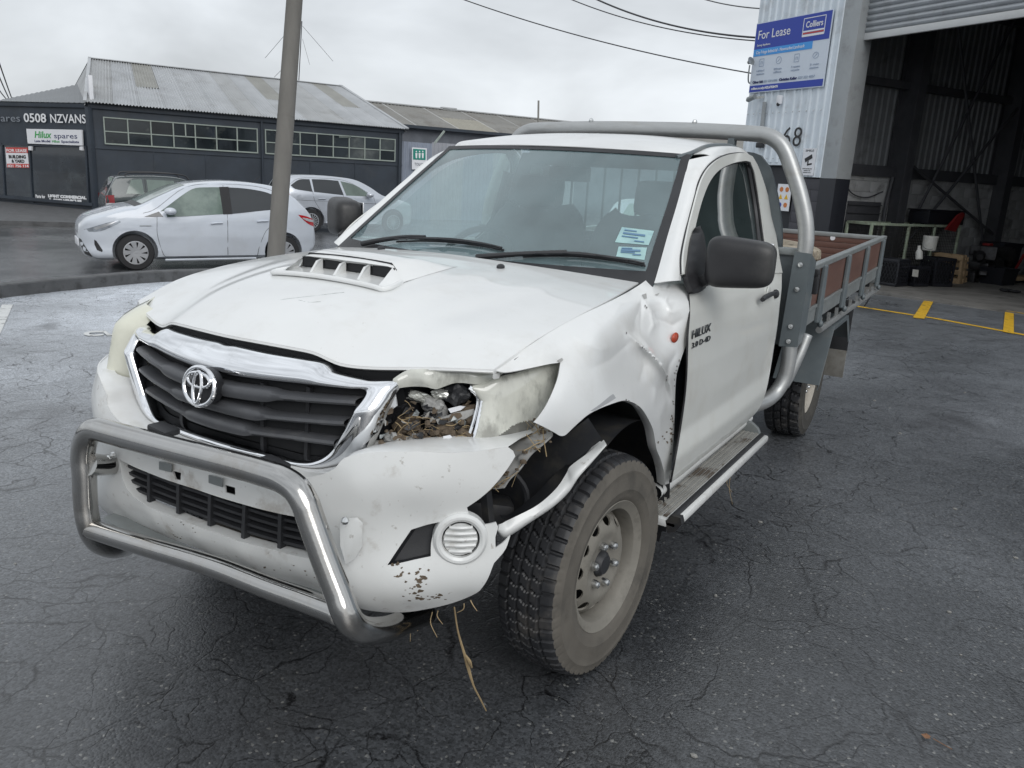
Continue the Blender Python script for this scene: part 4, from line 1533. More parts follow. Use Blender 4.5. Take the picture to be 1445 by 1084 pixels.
def bin_(label, u, w, wd, dp, h):
    o = thing('storage_bin', label, 'bin')
    m = MB()
    G = []
    for z, k in ((0, .88), (.03, .90), (h * .9, 1.0), (h * .9, 1.06), (h, 1.06), (h, .97), (h * .9, .95)):
        G.append([W(u + wd / 2 * k * a, w + dp / 2 * k * b, z) for a, b in ((-1, -1), (1, -1), (1, 1), (-1, 1), (-1, -1))])
    m.grid(G)
    m.build('body', MT['crate'], o, smooth=False)
    MB().box(W(u, w, h * .6), (wd * .8, dp * .8, .02), RW).build('contents', MT['engine'], o)
bin_('dark open bin behind the engine parts beside the portal post', 3.6, 4.9, .5, .6, .75)
bin_('low dark tub in front of the engine parts', 2.95, 3.95, .5, .45, .32)
dr = thing('steel_drum', 'dark steel drum standing at the back of the bay by the bracing', 'drum')
m = MB()
m.lathe([(0, 0), (.28, 0), (.285, .02), (.28, .03), (.28, .28), (.288, .29), (.28, .30), (.28, .58), (.288, .59), (.28, .60), (.28, .86), (.29, .88), (.27, .88), (0, .87)], W(3.5, 6.4, 0), UP, 28)
m.build('body', MT['engine'], dr)
# ================================================================== the damaged pickup
MT['tread'] = material('tyre_tread', (.023, .024, .027), .5, var=.25, vscale=12, dirt=(.12, .11, .10), dscale=9, damt=.5)
MT['sidewall'] = material('dusty_sidewall', (.115, .105, .09), .8, var=.15, vscale=9, dirt=(.05, .047, .042), dscale=7, damt=.6, bump=.1, bscale=200)
MT['rim'] = material('dusty_steel_wheel', (.225, .212, .185), .62, .15, var=.12, vscale=14, dirt=(.08, .072, .06), dscale=12, damt=.5)
MT['rim_rear'] = material('muddy_pale_wheel', (.42, .39, .34), .65, .1, var=.15, vscale=12, dirt=(.11, .09, .07), dscale=8, damt=.8)
MT['liner'] = material('wheel_arch_liner', (.016, .017, .02), .55, var=.3, vscale=7, dirt=(.06, .055, .045), dscale=9, damt=.5)
MT['lamp_haze'] = glass('yellowed_lamp_lens', (.88, .88, .82), .12, .9, 1.5, .5, (.66, .67, .62))
MT['lamp_cream'] = material('cream_lamp_lens', (.66, .66, .56), .14, 0, var=.06, vscale=8, coat=.8, dirt=(.5, .5, .40), dscale=6, damt=.5)
MT['lamp_clear'] = glass('scuffed_lamp_lens', (.96, .96, .92), .04, 1.0, 1.6, .16, (.70, .71, .64))
MT['lamp_worn'] = material('worn_lamp_lens', (.64, .645, .585), .12, 0, var=.22, vscale=7, coat=1.0, dirt=(.24, .24, .215), dscale=8, damt=.85, dlo=.46, dhi=.62, stretch=(1, 1, .45), bump=.12, bscale=7)
MT['lamp_low'] = material('dark_lower_lens', (.16, .16, .145), .10, 0, var=.3, vscale=8, coat=1.0, dirt=(.35, .34, .30), dscale=9, damt=.5)
MT['chip'] = material('chipped_primer', (.20, .195, .19), .6, var=.4, vscale=40)
MT['lampin'] = material('lamp_reflector', (.74, .75, .70), .22, .45, var=.2, vscale=22, dirt=(.30, .29, .24), dscale=16, damt=.5)
MT['windscreen'] = glass('windscreen_glass', (.72, .84, .83), .015, 1.0, 1.9, .25, (.42, .58, .62))  # bright sky reflection put in as pale teal diffuse haze
MT['sideglass'] = glass('side_glass', (.74, .86, .84), .02, .5, 1.55, .06, (.40, .54, .55))
MT['interior'] = material('cab_interior', (.045, .05, .052), .7, var=.1, vscale=8)
MT['seat'] = material('seat_fabric', (.06, .062, .066), .9, var=.15, vscale=14)
MT['ply'] = material('brown_plywood', (.125, .064, .049), .5, var=.18, vscale=5, stretch=(1, .3, 2), dirt=(.17, .13, .10), dscale=5, damt=.45, dlo=.5, dhi=.75, bump=.06, bscale=60)
MT['mud'] = material('dried_mud', (.115, .088, .062), .9, var=.3, vscale=30, bump=.5, bscale=60)
MT['straw'] = material('dry_straw', (.36, .27, .15), .8, var=.2, vscale=20)
MT['foam'] = material('torn_grey_plastic', (.34, .34, .33), .6, var=.2, vscale=12, dirt=(.13, .10, .07), dscale=14, damt=.8)
MT['jamb'] = material('blue_grey_inner_panel', (.15, .18, .215), .45, var=.1, vscale=6)
MT['sticker'] = material('pale_windscreen_label', (.34, .52, .52), .5, var=.08, vscale=30, dirt=(.2, .34, .42), dscale=22, damt=.5)
MT['stepalu'] = material('worn_step_tread', (.34, .335, .31), .55, .35, var=.15, vscale=8, dirt=(.085, .06, .04), dscale=9, damt=.85, dlo=.5, dhi=.62)
MT['flap'] = material('pale_mud_flap', (.19, .185, .17), .7, var=.15, vscale=6, dirt=(.10, .09, .07), dscale=7, damt=.6)

tr = thing('pickup_truck', 'damaged white single cab pickup with crushed headlight, steel nudge bar and wooden sided tray', 'pickup truck')

def mirror_obj(o, name=None):
    me = o.data.copy()
    co = np.zeros(len(me.vertices) * 3)
    me.vertices.foreach_get('co', co)
    co = co.reshape(-1, 3)
    co[:, 0] *= -1
    me.vertices.foreach_set('co', co.ravel())
    me.flip_normals()
    c = o.copy()
    c.data = me
    if name: c.name = name
    col.objects.link(c)
    return c

# ---- body surfaces the panels lie on
def yl(x):                       # bumper plan, sharper on the undamaged side
    x = np.asarray(x, float)
    return np.where(x > 0, -.92 + .42 * np.abs(x / .87) ** 3.2, -.92 + .42 * np.abs(x / .87) ** 4.3)
def ylamp(x, z):
    x = np.asarray(x, float)
    return np.where(x > 0, -.84 + .6 * np.abs(x / .83) ** 3.5, -.84 + .6 * np.abs(x / .83) ** 6.3) + .25 * (z - .9)
def ygr(x, z):
    return -.888 + .47 * np.asarray(x, float) ** 2 + np.clip(z - .955, 0, 1) * .75 + np.clip(.955 - z, 0, 1) * .12
def xside(z):                    # door skin and tumblehome
    z = np.asarray(z, float)
    low = np.interp(z, [.40, .46, .52, .60, .68, .78, .90, 1.02, 1.10, 1.16, 1.21, 1.29, 1.40, 1.50, 1.60, 1.70], [.80, .850, .880, .889, .873, .876, .878, .872, .856, .828, .798, .764, .719, .690, .668, .652])
    return low
def yws(x, z):
    t = (z - 1.205) / (1.655 - 1.205)
    return (.21 + .41 * x * x) * (1 - t) + (.92 + .33 * x * x) * t
def S_bump(P, d=0.0): return sf(P, lambda X: X[..., 1] - yl(X[..., 0]) - d)
def S_lamp(P, d=0.0): return sf(P, lambda X: X[..., 1] - ylamp(X[..., 0], X[..., 2]) - d)
def S_gr(P, d=0.0): return sf(P, lambda X: X[..., 1] - ygr(X[..., 0], X[..., 2]) - d)
def S_side(P, d=0.0): return sf(P, lambda X: X[..., 0] - xside(X[..., 2]) - d, 1.0, 6.5)
def S_ws(P, d=0.0): return sf(P, lambda X: X[..., 1] - yws(X[..., 0], X[..., 2]) + d, 1.0, 6.5)

# ---- hood
fl_ = [(0, -.80, 1.074), (.125, -.793, 1.074), (.22, -.777, 1.071), (.28, -.765, 1.067), (.328, -.751, 1.052), (.36, -.741, 1.046), (.43, -.715, 1.047), (.524, -.676, 1.053), (.62, -.63, 1.058), (.707, -.578, 1.061)]
front_c = [(-x, y, z) for x, y, z in fl_[:0:-1]] + fl_
rear_c = [(-.684, .382, 1.20), (-.46, .276, 1.222), (-.26, .218, 1.236), (0, .19, 1.245), (.26, .218, 1.236), (.46, .276, 1.222), (.684, .382, 1.198)]
side_l = [(.707, -.578, 1.061), (.730, -.396, 1.118), (.735, -.182, 1.153), (.725, .055, 1.176), (.684, .382, 1.198)]
def by_x(P, n):
    D = catmull(P, 400)
    t = np.linspace(D[0, 0], D[-1, 0], n)
    return np.stack([np.interp(t, D[:, 0], D[:, k]) for k in range(3)], 1)
NU, NV = 97, 49
Fc, Rc = by_x(front_c, NU), by_x(rear_c, NU)
Ls = catmull(side_l, NV)
Rs = Ls * [-1, 1, 1]
u = np.linspace(0, 1, NU)[None, :, None]
v = np.linspace(0, 1, NV)[:, None, None]
H = (1 - v) * Fc[None] + v * Rc[None] + (1 - u) * Rs[:, None] + u * Ls[:, None] - ((1 - u) * (1 - v) * Fc[0] + u * (1 - v) * Fc[-1] + (1 - u) * v * Rc[0] + u * v * Rc[-1])
xc = .36 + .20 * v[..., 0]
ridge = 1 / (1 + np.exp((np.abs(H[..., 0]) - xc) / .018))
H[..., 2] += .010 * ridge * np.sin(np.pi * np.clip(v[..., 0] * 1.0 + .12, 0, 1))
H[..., 2] += .012 * np.sin(np.pi * v[..., 0]) * (1 - (H[..., 0] / .73) ** 2)
# a shallow crash buckle near the broken lamp
H[..., 2] += .010 * np.exp(-((H[..., 0] - .55) ** 2 / .012 + (H[..., 1] + .50) ** 2 / .02))
H[..., 2] -= .006 * np.exp(-((H[..., 0] - .42) ** 2 / .02 + (H[..., 1] + .35) ** 2 / .03))
def hood_z(x, y):
    d = (H[..., 0] - x) ** 2 + (H[..., 1] - y) ** 2
    i = np.argsort(d.ravel())[:4]
    w = 1 / (d.ravel()[i] + 1e-6)
    return float((H[..., 2].ravel()[i] * w).sum() / w.sum())
lip = [H[0] + [0, .030, -.014], H[0] + [0, .004, -.012], H[0] + [0, -.003, -.007], H[0] + [0, 0, -.0012]]
HH = np.concatenate([np.array(lip), H, [H[-1] + [0, .004, -.012]]], 0)
sl_ = np.concatenate([HH[:, :1] + [0, 0, -.014], HH[:, :1] + [-.001, 0, -.006]], 1)
sr_ = np.concatenate([HH[:, -1:] + [.001, 0, -.006], HH[:, -1:] + [0, 0, -.014]], 1)
hood = MB().grid(np.concatenate([sl_, HH, sr_], 1)).build('hood', MT['paint'], tr, auto=50)
gp_ = MB()
sg_ = catmull(side_l, 40)[4:]
gp_.tube(sg_ + [.005, 0, -.009], [.001, .005, .006, .006, .006, .006], 6)
gp_.tube(sg_ * [-1, 1, 1] + [-.005, 0, -.009], [.001, .005, .006, .006, .006, .006], 6)
for p_ in (front_c,):
    F2 = by_x(p_, 60)
    F2 = F2[np.abs(F2[:, 0]) < .50]
    gp_.grid([F2 + [0, .010, -.010], F2 + [0, .022, -.05], F2 + [0, .05, -.12]])
gp_.build('hood_gap', MT['void'], hood)
# washer jets
for px in ((706.5, 376), (538, 351)):
    p = sf([px], lambda X: X[..., 2] - 1.232)[0]
    p[2] = hood_z(p[0], p[1]) + .004
    MB().ball(p, .013, 10, sq=(1, 1.5, .8)).build('washer_jet', MT['black'], hood)

for P_ in ([(.00, -.62), (.08, -.56), (.14, -.50)], [(.06, -.60), (.10, -.60), (.13, -.585)]):
    D_ = catmull(P_, 14) if len(P_) > 2 else np.linspace(P_[0], P_[1], 14)
    MB().tube([(x_, y_, hood_z(x_, y_) - .0003) for x_, y_ in D_], .0008, 4).build('hood_scratch', MT['galv'], hood)
# ---- bonnet scoop
def scoop():
    m = MB()
    yf, xw = -.432, .232
    hz = lambda x, y: hood_z(x, y) + .001
    n = 33
    def outline(t):
        return xw * (2 * t - 1)
    rows = []
    ts = np.linspace(0, 1, n)
    X = outline(ts)
    edge = np.clip((xw - np.abs(X)) / .05, 0, 1)
    edge = edge * edge * (3 - 2 * edge)
    # front lip, top brow, back
    brow_y = -.345 + .02 * (X / xw) ** 2
    brow_x = X * .94
    zb = np.array([hz(x, y) for x, y in zip(brow_x, brow_y)]) + .041 * edge + .002
    prof = []
    prof.append([(x, yb + .012, z - .010 * e - .002) for x, yb, z, e in zip(brow_x, brow_y, zb, edge)])
    prof.append([(x, yb - .004, z - .002) for x, yb, z in zip(brow_x, brow_y, zb)])
    prof.append([(x, yb + .006, z + .003 * e) for x, yb, z, e in zip(brow_x, brow_y, zb, edge)])
    for k, (yy, h, w) in enumerate(((-.27, .052, .93), (-.19, .042, .90), (-.10, .022, .86), (-.03, .004, .82), (0.0, -.004, .81))):
        prof.append([(x * w, yy, hz(x * w, yy) + h * e) for x, e in zip(X, edge ** .7)])
    m.grid([[r[i] for r in prof] for i in range(n)])
    o = m.build('hood_scoop', MT['paint'], tr, auto=50)
    lipm = MB()
    P = [(-xw * .93, -.335, hz(-xw * .93, -.335) + .002), (-xw, -.40, hz(-xw, -.40) + .006), (-xw * .97, -.432, hz(-xw, -.432) + .007)] + [(x, yf - .004, hz(x, yf) + .008) for x in np.linspace(-xw * .85, xw * .85, 9)] + [(xw * .97, -.432, hz(xw, -.432) + .007), (xw, -.40, hz(xw, -.40) + .006), (xw * .93, -.335, hz(xw * .93, -.335) + .002)]
    lipm.tube(P, .008, 10, 40)
    # floor of the mouth and side cheeks
    F = []
    for x in np.linspace(-xw * .96, xw * .96, 21):
        F.append([(x, y, hz(x, y) + .004 + (.004 if y < -.4 else 0)) for y in (-.428, -.40, -.37, -.33)])
    lipm.grid(F)
    for s in (-1, 1):
        C = []
        for k in range(8):
            y = -.425 + .095 * k / 7
            z0 = hz(s * xw * .9, y)
            C.append([(s * (xw * (.97 - .05 * k / 7)), y, z0 + .004), (s * (xw * .90 - .012 - .015 * k / 7), y, z0 + .006 + .04 * (k / 7) ** 1.2)])
        lipm.grid(C)
    lipm.build('scoop_lip', MT['paint'], o)
    dark = MB()
    zz = lambda x, t: hz(x, -.34) + .006 + t
    dark.grid([[(x, -.335, zz(x, 0)), (x, -.325, zz(x, .046 * min(1, (xw * .9 - abs(x)) / .03)))] for x in np.linspace(-.19, .19, 21)])
    dark.build('scoop_mouth', MT['void'], o)
    for x in (-.098, 0, .098):
        f = MB()
        f.prism([(x - .004, -.395, hz(x, -.39) + .003), (x - .010, -.338, hz(x, -.34) + .003), (x - .010, -.338, zb[n // 2] - .008), (x - .004, -.365, zb[n // 2] - .012)], (.009, 0, 0))
        f.build('scoop_fin', MT['paint'], o)
    for x0, x1 in ((-.19, -.108), (-.090, -.010), (.008, .088), (.106, .19)):
        MB().prism([(x0, -.3365, zz(x0, .002)), (x1, -.3365, zz(x1, .002)), (x1, -.3365, zz(x1, .034)), (x0, -.3365, zz(x0, .034))], (0, .003, 0)).build('scoop_opening', MT['void'], o, smooth=False)
scoop()

# ---- chrome grille surround, slats and badge
def xzg(P): return [tuple(p[[0, 2]]) for p in S_gr(P)]
go = xzg([(289, 480), (330, 488), (371, 497), (440, 509), (453, 514), (466, 526), (515, 537), (556, 539.5), (547, 560), (529, 597), (512, 634), (502, 647), (482, 656), (452, 661), (421, 657), (370, 645), (300, 628)])
gi = xzg([(289, 523), (325, 531), (360, 536), (415, 542), (432, 544), (450, 546), (488, 549.5), (512, 552.5), (503, 571), (485, 602), (467, 632), (459, 640), (448, 647), (434, 650.5), (414, 649), (370, 637.5), (300, 619)])
go[0] = (0, go[0][1]); gi[0] = (0, gi[0][1])
def loopxz(P):
    L_ = P + [(-x, z) for x, z in P[:0:-1]]
    return L_
def yv(P, d=0.0):
    P = np.array(P)
    return np.stack([P[:, 0], ygr(P[:, 0], P[:, 1]) + d, P[:, 1]], 1)
def dense(P, k=9):
    """corner keeping smooth loop, k steps per point"""
    P = np.array(loopxz(P))
    n_ = len(P)
    out_ = []
    for i in range(n_):
        p0, p1, p2, p3 = P[i - 1], P[i], P[(i + 1) % n_], P[(i + 2) % n_]
        L_ = np.linalg.norm(p2 - p1)
        m1, m2 = (p2 - p0) / 2, (p3 - p1) / 2
        m1 *= min(1, L_ / (np.linalg.norm(m1) + 1e-9)) ; m2 *= min(1, L_ / (np.linalg.norm(m2) + 1e-9))
        for j in range(k):
            t = j / k
            out_.append((2 * t ** 3 - 3 * t * t + 1) * p1 + (t ** 3 - 2 * t * t + t) * m1 + (3 * t * t - 2 * t ** 3) * p2 + (t ** 3 - t * t) * m2)
    return np.array(out_)
GO, GI = dense(go), dense(gi)
inner = [(185, 483)]
rowsg = []
for f, d in ((0, .03), (0, .006), (.05, -.004), (.2, -.011), (.4, -.014), (.6, -.013), (.8, -.008), (.95, .002), (1, .010), (1, .045)):
    rowsg.append(yv(GO * (1 - f) + GI * f, d))
srr = MB().grid(np.stack(rowsg, 1), closed_u=True).build('grille_surround', MT['chrome'], tr, auto=60)
grl = thing('grille', None, None)
grl.parent = tr
gb = trim('grille_back', [tuple(p) for p in GI[::6]], lambda q: yv(q, .05), .06, MT['void'], grl)
def bar_slat(path, hs, depth=.035):
    P = S_gr(path, .018)
    P = catmull(P, 60)
    h = np.interp(np.linspace(0, 1, 60), np.linspace(0, 1, len(hs)), hs)
    rows = []
    for p, k in zip(P, h):
        rows.append([p + [0, depth, k * .55], p + [0, .006, k * .5], p + [0, -.004, k * .30], p + [0, -.006, -k * .1], p + [0, -.001, -k * .45], p + [0, depth, -k * .5]])
    MB().grid(rows).build('grille_slat', MT['slat'], grl, auto=50)
for half_ in ([(322, 552), (372, 559), (384, 560), (394, 560), (450, 564.5), (504, 568)], [(300, 571), (356, 585), (368, 587), (378, 588), (430, 593), (488, 597)], [(300, 596.5), (338, 606), (348, 609), (358, 610), (415, 617), (474, 625)]):
    q = S_gr(half_, .018)
    xs_, zs_ = q[:, 0], q[:, 2]
    z0_ = float(np.interp(.06, xs_, zs_))
    X_ = np.r_[-xs_[::-1], 0, xs_]
    Z_ = np.r_[zs_[::-1], z0_, zs_]
    xk = xs_[2]
    xx = np.linspace(X_[0], X_[-1], 90)
    zz_ = np.interp(xx, X_, Z_)
    hh = .0175 + .0165 / (1 + np.exp((np.abs(xx) - xk) / .008))
    rows = []
    for x_, z_, k in zip(xx, zz_, hh):
        p = np.array([x_, float(ygr(x_, z_)) + .016, z_])
        rows.append([p + [0, .035, k * .55], p + [0, .006, k * .5], p + [0, -.004, k * .30], p + [0, -.006, -k * .1], p + [0, -.001, -k * .45], p + [0, .035, -k * .5]])
    MB().grid(rows).build('grille_slat', MT['slat'], grl, auto=50)
for px0, px1 in (((258, 516), (258, 608)), ((372, 540), (372, 638)), ((437, 546), (433, 648))):
    a_, b_ = S_gr([px0, px1], .04)
    MB().bar(a_, b_, .012, .012, up=(0, 1, 0)).build('grille_strut', MT['black'], grl)
E0_ = S_gr([(289.4, 545)], 0)[0]
bdg = bpy.data.objects.new('emblem', None)
col.objects.link(bdg)
bdg.parent = grl
nb_ = np.array([0, -.985, .17])
ub_ = np.array([0, .17, .985])
rb_ = np.array([1.0, 0, 0])
def ell(rx, rz, cx=0, cz=0, r=.007, n=48, nm='emblem_ring', off=.018):
    P = [E0_ + nb_ * off + rb_ * (cx + rx * math.cos(t)) + ub_ * (cz + rz * math.sin(t)) for t in np.linspace(0, 2 * math.pi, n, endpoint=False)]
    return P
em = MB()
em.tube(ell(.059, .050, r=.009), .0062, 10, closed=True)
em.tube(ell(.043, .019, 0, .017, off=.022), .0046, 8, closed=True)
em.tube(ell(.016, .042, 0, -.003, off=.024), .0046, 8, closed=True)
em.build('emblem', MT['chrome'], grl)
bpy.data.objects.remove(bdg)
MB().lathe([(0, -.02), (.048, -.02), (.050, .004), (.046, .008), (0, .008)], E0_, nb_, 40).build('emblem_base', MT['black'], grl)

# ---- bumper
def dl(q):
    return BUMP_OFF(q)
ctrl = []
for z, d in ((.79, .02), (.72, .0), (.66, -.004), (.58, -.012), (.53, -.008), (.49, .012)): 
    for x in (-.36, -.18, 0, .18, .36): ctrl.append((x, z, d))
for s in (-1, 1):
    for x, zz in ((.50, ((.87, .03), (.78, .0), (.68, .004), (.60, -.004), (.53, -.020), (.47, -.004), (.44, .02))),
                  (.62, ((.875, .03), (.78, .004), (.70, .022), (.60, .004), (.54, -.016), (.49, -.004), (.45, .03))),
                  (.74, ((.88, .03), (.78, .008), (.70, .018), (.60, .006), (.55, -.006), (.50, .01), (.47, .04))),
                  (.85, ((.89, .03), (.76, .01), (.66, .01), (.58, .0), (.52, .02)))):
        for z, d in zz: ctrl.append((s * x, z, d))
ctrl = np.array(ctrl)
BUMP_OFF = TPS(ctrl[:, :2], ctrl[:, 2], 1e-4)
def M_bump(q, d=0.0):
    return np.stack([q[:, 0], yl(q[:, 0]) + dl(q) + d, q[:, 1]], 1)
def xz(P): return [tuple(p[[0, 2]]) for p in S_bump(P)]
left = xz([(512, 643), (570, 641.5), (625, 643), (667, 640.5), (692, 637), (708, 635), (716, 640), (720, 647), (716, 655), (712, 662), (701, 678), (688, 692.6), (672, 706), (654, 718), (656, 729), (659, 738), (668, 742), (677, 743.5), (686, 742), (695, 739.5), (698, 746), (695, 760), (697, 774), (706, 768), (717, 757), (712, 775), (704, 786), (697, 794), (692, 808), (685, 821), (673, 835), (661, 843), (640, 853), (616, 861), (590, 867), (568, 870.5), (545, 870), (522, 866)])
ct_ = [(x, z - .005) for x, z in go[10:]]
c_top = [(-x, z) for x, z in ct_] + [(0, ct_[-1][1] - .003)] + [(x, z) for x, z in ct_[::-1]]
r_top = [(-.86, .90), (-.75, .885), (-.62, .882), (-.54, .874)]
ol = r_top + c_top + left + [(.45, .462), (.36, .482), (.2, .488), (0, .488), (-.2, .482), (-.34, .462), (-.55, .455), (-.7, .475), (-.82, .52), (-.868, .60)]
gh = [(-.343, .676), (-.325, .63), (-.295, .597), (-.24, .578), (-.1, .571), (.1, .573), (.25, .577), (.396, .580), (.408, .60), (.392, .645), (.368, .681), (.25, .678), (.143, .676), (-.145, .671), (-.26, .673)]
fogp = xz([(619, 739), (596, 744), (573, 751), (561, 772), (549, 796), (565, 794), (585, 790), (606, 786), (603, 770), (606, 753)])
ph = [[tuple(p) for p in xz([(245, 664), (257, 667), (257.5, 677), (250, 675.5)])], [tuple(p) for p in xz([(318, 684), (333, 688), (334, 698), (320, 694.5)])]]
bump = trim('bumper', ol, M_bump, .0125, MT['paint_dirty'], tr, [gh, fogp] + ph, thick=.005)
def recess(name, outline, depth, wall_mat, floor_mat, parent, step=.012):
    O = resample(outline, step)
    A_ = M_bump(O)
    B_ = M_bump(O, depth)
    m = MB()
    n = len(O)
    m.add(np.vstack([A_, B_]), [(i, (i + 1) % n, n + (i + 1) % n, n + i) for i in range(n)])
    m.build(name, wall_mat, parent, auto=60)
    if floor_mat: trim('recess_floor', outline, lambda q: M_bump(q, depth), .03, floor_mat, parent)
recess('grille_opening', gh, .035, MT['paint_dirty'], None, bump)
recess('lamp_recess', fogp, .028, MT['black'], MT['black'], bump)
# lower intake slats
lg = bpy.data.objects.new('lower_grille', None)
col.objects.link(lg)
lg.parent = tr
trim('grille_back', [(x * 1.04, .628 + (z - .628) * 1.1) for x, z in gh], lambda q: M_bump(q, .07), .06, MT['void'], lg)
def slat_xz(x0, z0, x1, z1, w, d0=.02):
    q = np.array([(x0 + (x1 - x0) * t, z0 + (z1 - z0) * t) for t in np.linspace(0, 1, 24)])
    P = M_bump(q, d0)
    rows = [[p + [0, .025, w], p + [0, 0, w * .6], p + [0, 0, -w * .6], p + [0, .025, -w]] for p in P]
    MB().grid(rows).build('grille_slat', MT['black'], lg, auto=40)
for z in (.592, .612, .632, .652, .671):
    slat_xz(-.335 if z > .61 else -.29, z, .40, z + .003, .0065)
for x in (-.22, -.09, .04, .17, .29):
    P = M_bump(np.array([(x, .575), (x, .675)]), .022)
    MB().bar(P[0], P[1], .012, .02, up=(0, 1, 0)).build('grille_rib', MT['black'], lg)
# plate brackets
for a_, b_, c_, d_ in (((226, 651), (243, 655), (243, 666), (226, 662)), ((296, 670), (315, 675), (315, 687), (296, 681))):
    P = S_bump([a_, b_, c_, d_], -.008)
    o = MB().prism(P, (0, -.004, 0)).build('plate_bracket', MT['galv'], bump, smooth=False)
# lower ledge plate
L = np.array([(x, yl(x) - .03 - .012 * math.cos(x * 3)) for x in np.linspace(-.42, .5, 40)])
G = [[(x, y + .05, .484), (x, y + .004, .478), (x, y, .470), (x, y + .02, .455), (x, y + .08, .45)] for x, y in L]
MB().grid(G).build('bumper_ledge', MT['galv'], tr)

# fog lamp blank on the damaged side, round bezel with ribs
fc = S_bump([(650, 761.5)])[0]
fn = np.array([.62, -.78, .05])
fn /= np.linalg.norm(fn)
fb = MB().lathe([(.070, -.022), (.068, .000), (.061, .007), (.055, .007), (.048, .002), (.046, -.018)], fc, fn, 40).build('fog_lamp_bezel', MT['paint_dirty'], tr)
MB().lathe([(.0475, -.016), (.044, .000), (.044, -.02)], fc, fn, 36).build('bezel_gap', MT['void'], fb)
fu = np.cross(fn, (0, 0, 1))
fu /= np.linalg.norm(fu)
fw = np.cross(fu, fn)
MB().lathe([(0, -.006), (.0445, -.006), (.0445, -.016)], fc, fn, 36).build('fog_lamp_blank', MT['paint_dirty'], fb)
for k in range(-2, 3):
    h = k * .0155
    w_ = math.sqrt(max(0, .043 ** 2 - h * h)) * .95
    m = MB()
    m.tube([fc + fn * -.004 + fw * h - fu * w_, fc + fn * .001 + fw * h, fc + fn * -.004 + fw * h + fu * w_], .0058, 8, 10)
    m.build('blank_rib', MT['paint_dirty'], fb)
# mud flakes stuck on the bumper
def flakes(name, centre, spread, n, surf, mat, seed, smin=.004, smax=.018):
    r = random.Random(seed)
    m = MB()
    for i in range(n):
        c = (centre[0] + r.gauss(0, spread[0]), centre[1] + r.gauss(0, spread[1]))
        s = r.uniform(smin, smax) / .0026
        k = r.randint(6, 10)
        ph_ = r.uniform(0, 6)
        P = [(c[0] + s * r.uniform(.35, 1.1) * math.cos(ph_ + 6.283 * j / k) * 1.2, c[1] + s * r.uniform(.3, .9) * math.sin(ph_ + 6.283 * j / k)) for j in range(k)]
        A_ = surf(P + [c], -.0035)
        m.add(A_, [(j, (j + 1) % k, k) for j in range(k)])
    o = m.build(name, mat, bump)
    return tag(o, kind='stuff')
def bumpm(P, d):
    X = S_bump(P)
    q = X[:, [0, 2]]
    X[:, 1] += dl(q) + d
    X[:, 0] += .001
    return X
flakes('mud_flakes', (592, 823), (9, 12), 26, bumpm, MT['mud'], 3, .003, .011)
flakes('mud_flakes', (612, 843), (18, 5), 16, bumpm, MT['mud'], 4, .002, .008)
flakes('mud_flakes', (566, 802), (8, 6), 7, bumpm, MT['mud'], 5, .003, .009)
flakes('mud_flakes', (400, 806), (40, 6), 10, bumpm, MT['mud'], 6, .002, .006)
flakes('mud_flakes', (255, 748), (14, 12), 12, bumpm, MT['mud'], 8, .002, .005)
# scuffs in the paint
def strip(name, path, w, surf, mat, parent, d=-.002):
    P = resample(path, 4, False)
    T = np.gradient(P, axis=0)
    T /= np.linalg.norm(T, axis=1)[:, None]
    Nn = np.stack([-T[:, 1], T[:, 0]], 1)
    k = np.sin(np.pi * np.linspace(0.02, .98, len(P)))[:, None] * w
    A_, B_ = surf(P + Nn * k, d), surf(P - Nn * k, d)
    return MB().grid(np.stack([A_, B_], 1)).build(name, mat, parent)
strip('scratch', [(640, 833), (655, 830), (669, 825)], 1.3, bumpm, MT['void'], bump)
strip('scratch', [(685, 748), (686.5, 756), (684, 770)], 1.1, bumpm, MT['void'], bump)
strip('scratch', [(691, 785), (697, 781)], 1.6, bumpm, MT['void'], bump)

# ---- torn strip of bumper hanging over the tyre
def torn():
    up_ = [(703, 741), (712, 737), (728, 729), (760, 712), (785, 690), (800, 668), (806, 658), (830, 640), (852.5, 621.5)]
    lo_ = [(700, 747), (707, 756), (716, 757), (745, 738), (778, 716), (800, 696), (815, 674), (833, 653), (854, 627)]
    xs = [.80, .815, .83, .85, .87, .885, .89, .905, .925]
    ys = [-.60, -.57, -.55, -.50, -.46, -.43, -.42, -.39, -.36]
    A_ = [ay(*p, y) for p, y in zip(up_, ys)]
    C_ = [ay(*p, y - .012) for p, y in zip(lo_, ys)]
    Mm = [(a + c) / 2 + np.array([.01, -.012, 0]) for a, c in zip(A_, C_)]
    B2 = [c + np.array([-.03, .02, .0]) for c in C_]
    o = patch('torn_bumper_strip', [A_, Mm, C_, B2], 50, 12, MT['paint_dirty'], tr, .004)
    U2 = [a + np.array([-.035, .03, -.012 * math.sin(i * 1.7)]) for i, a in enumerate(A_[1:7])]
    patch('torn_edge', [A_[1:7], U2], 30, 4, MT['liner'], o)
torn()

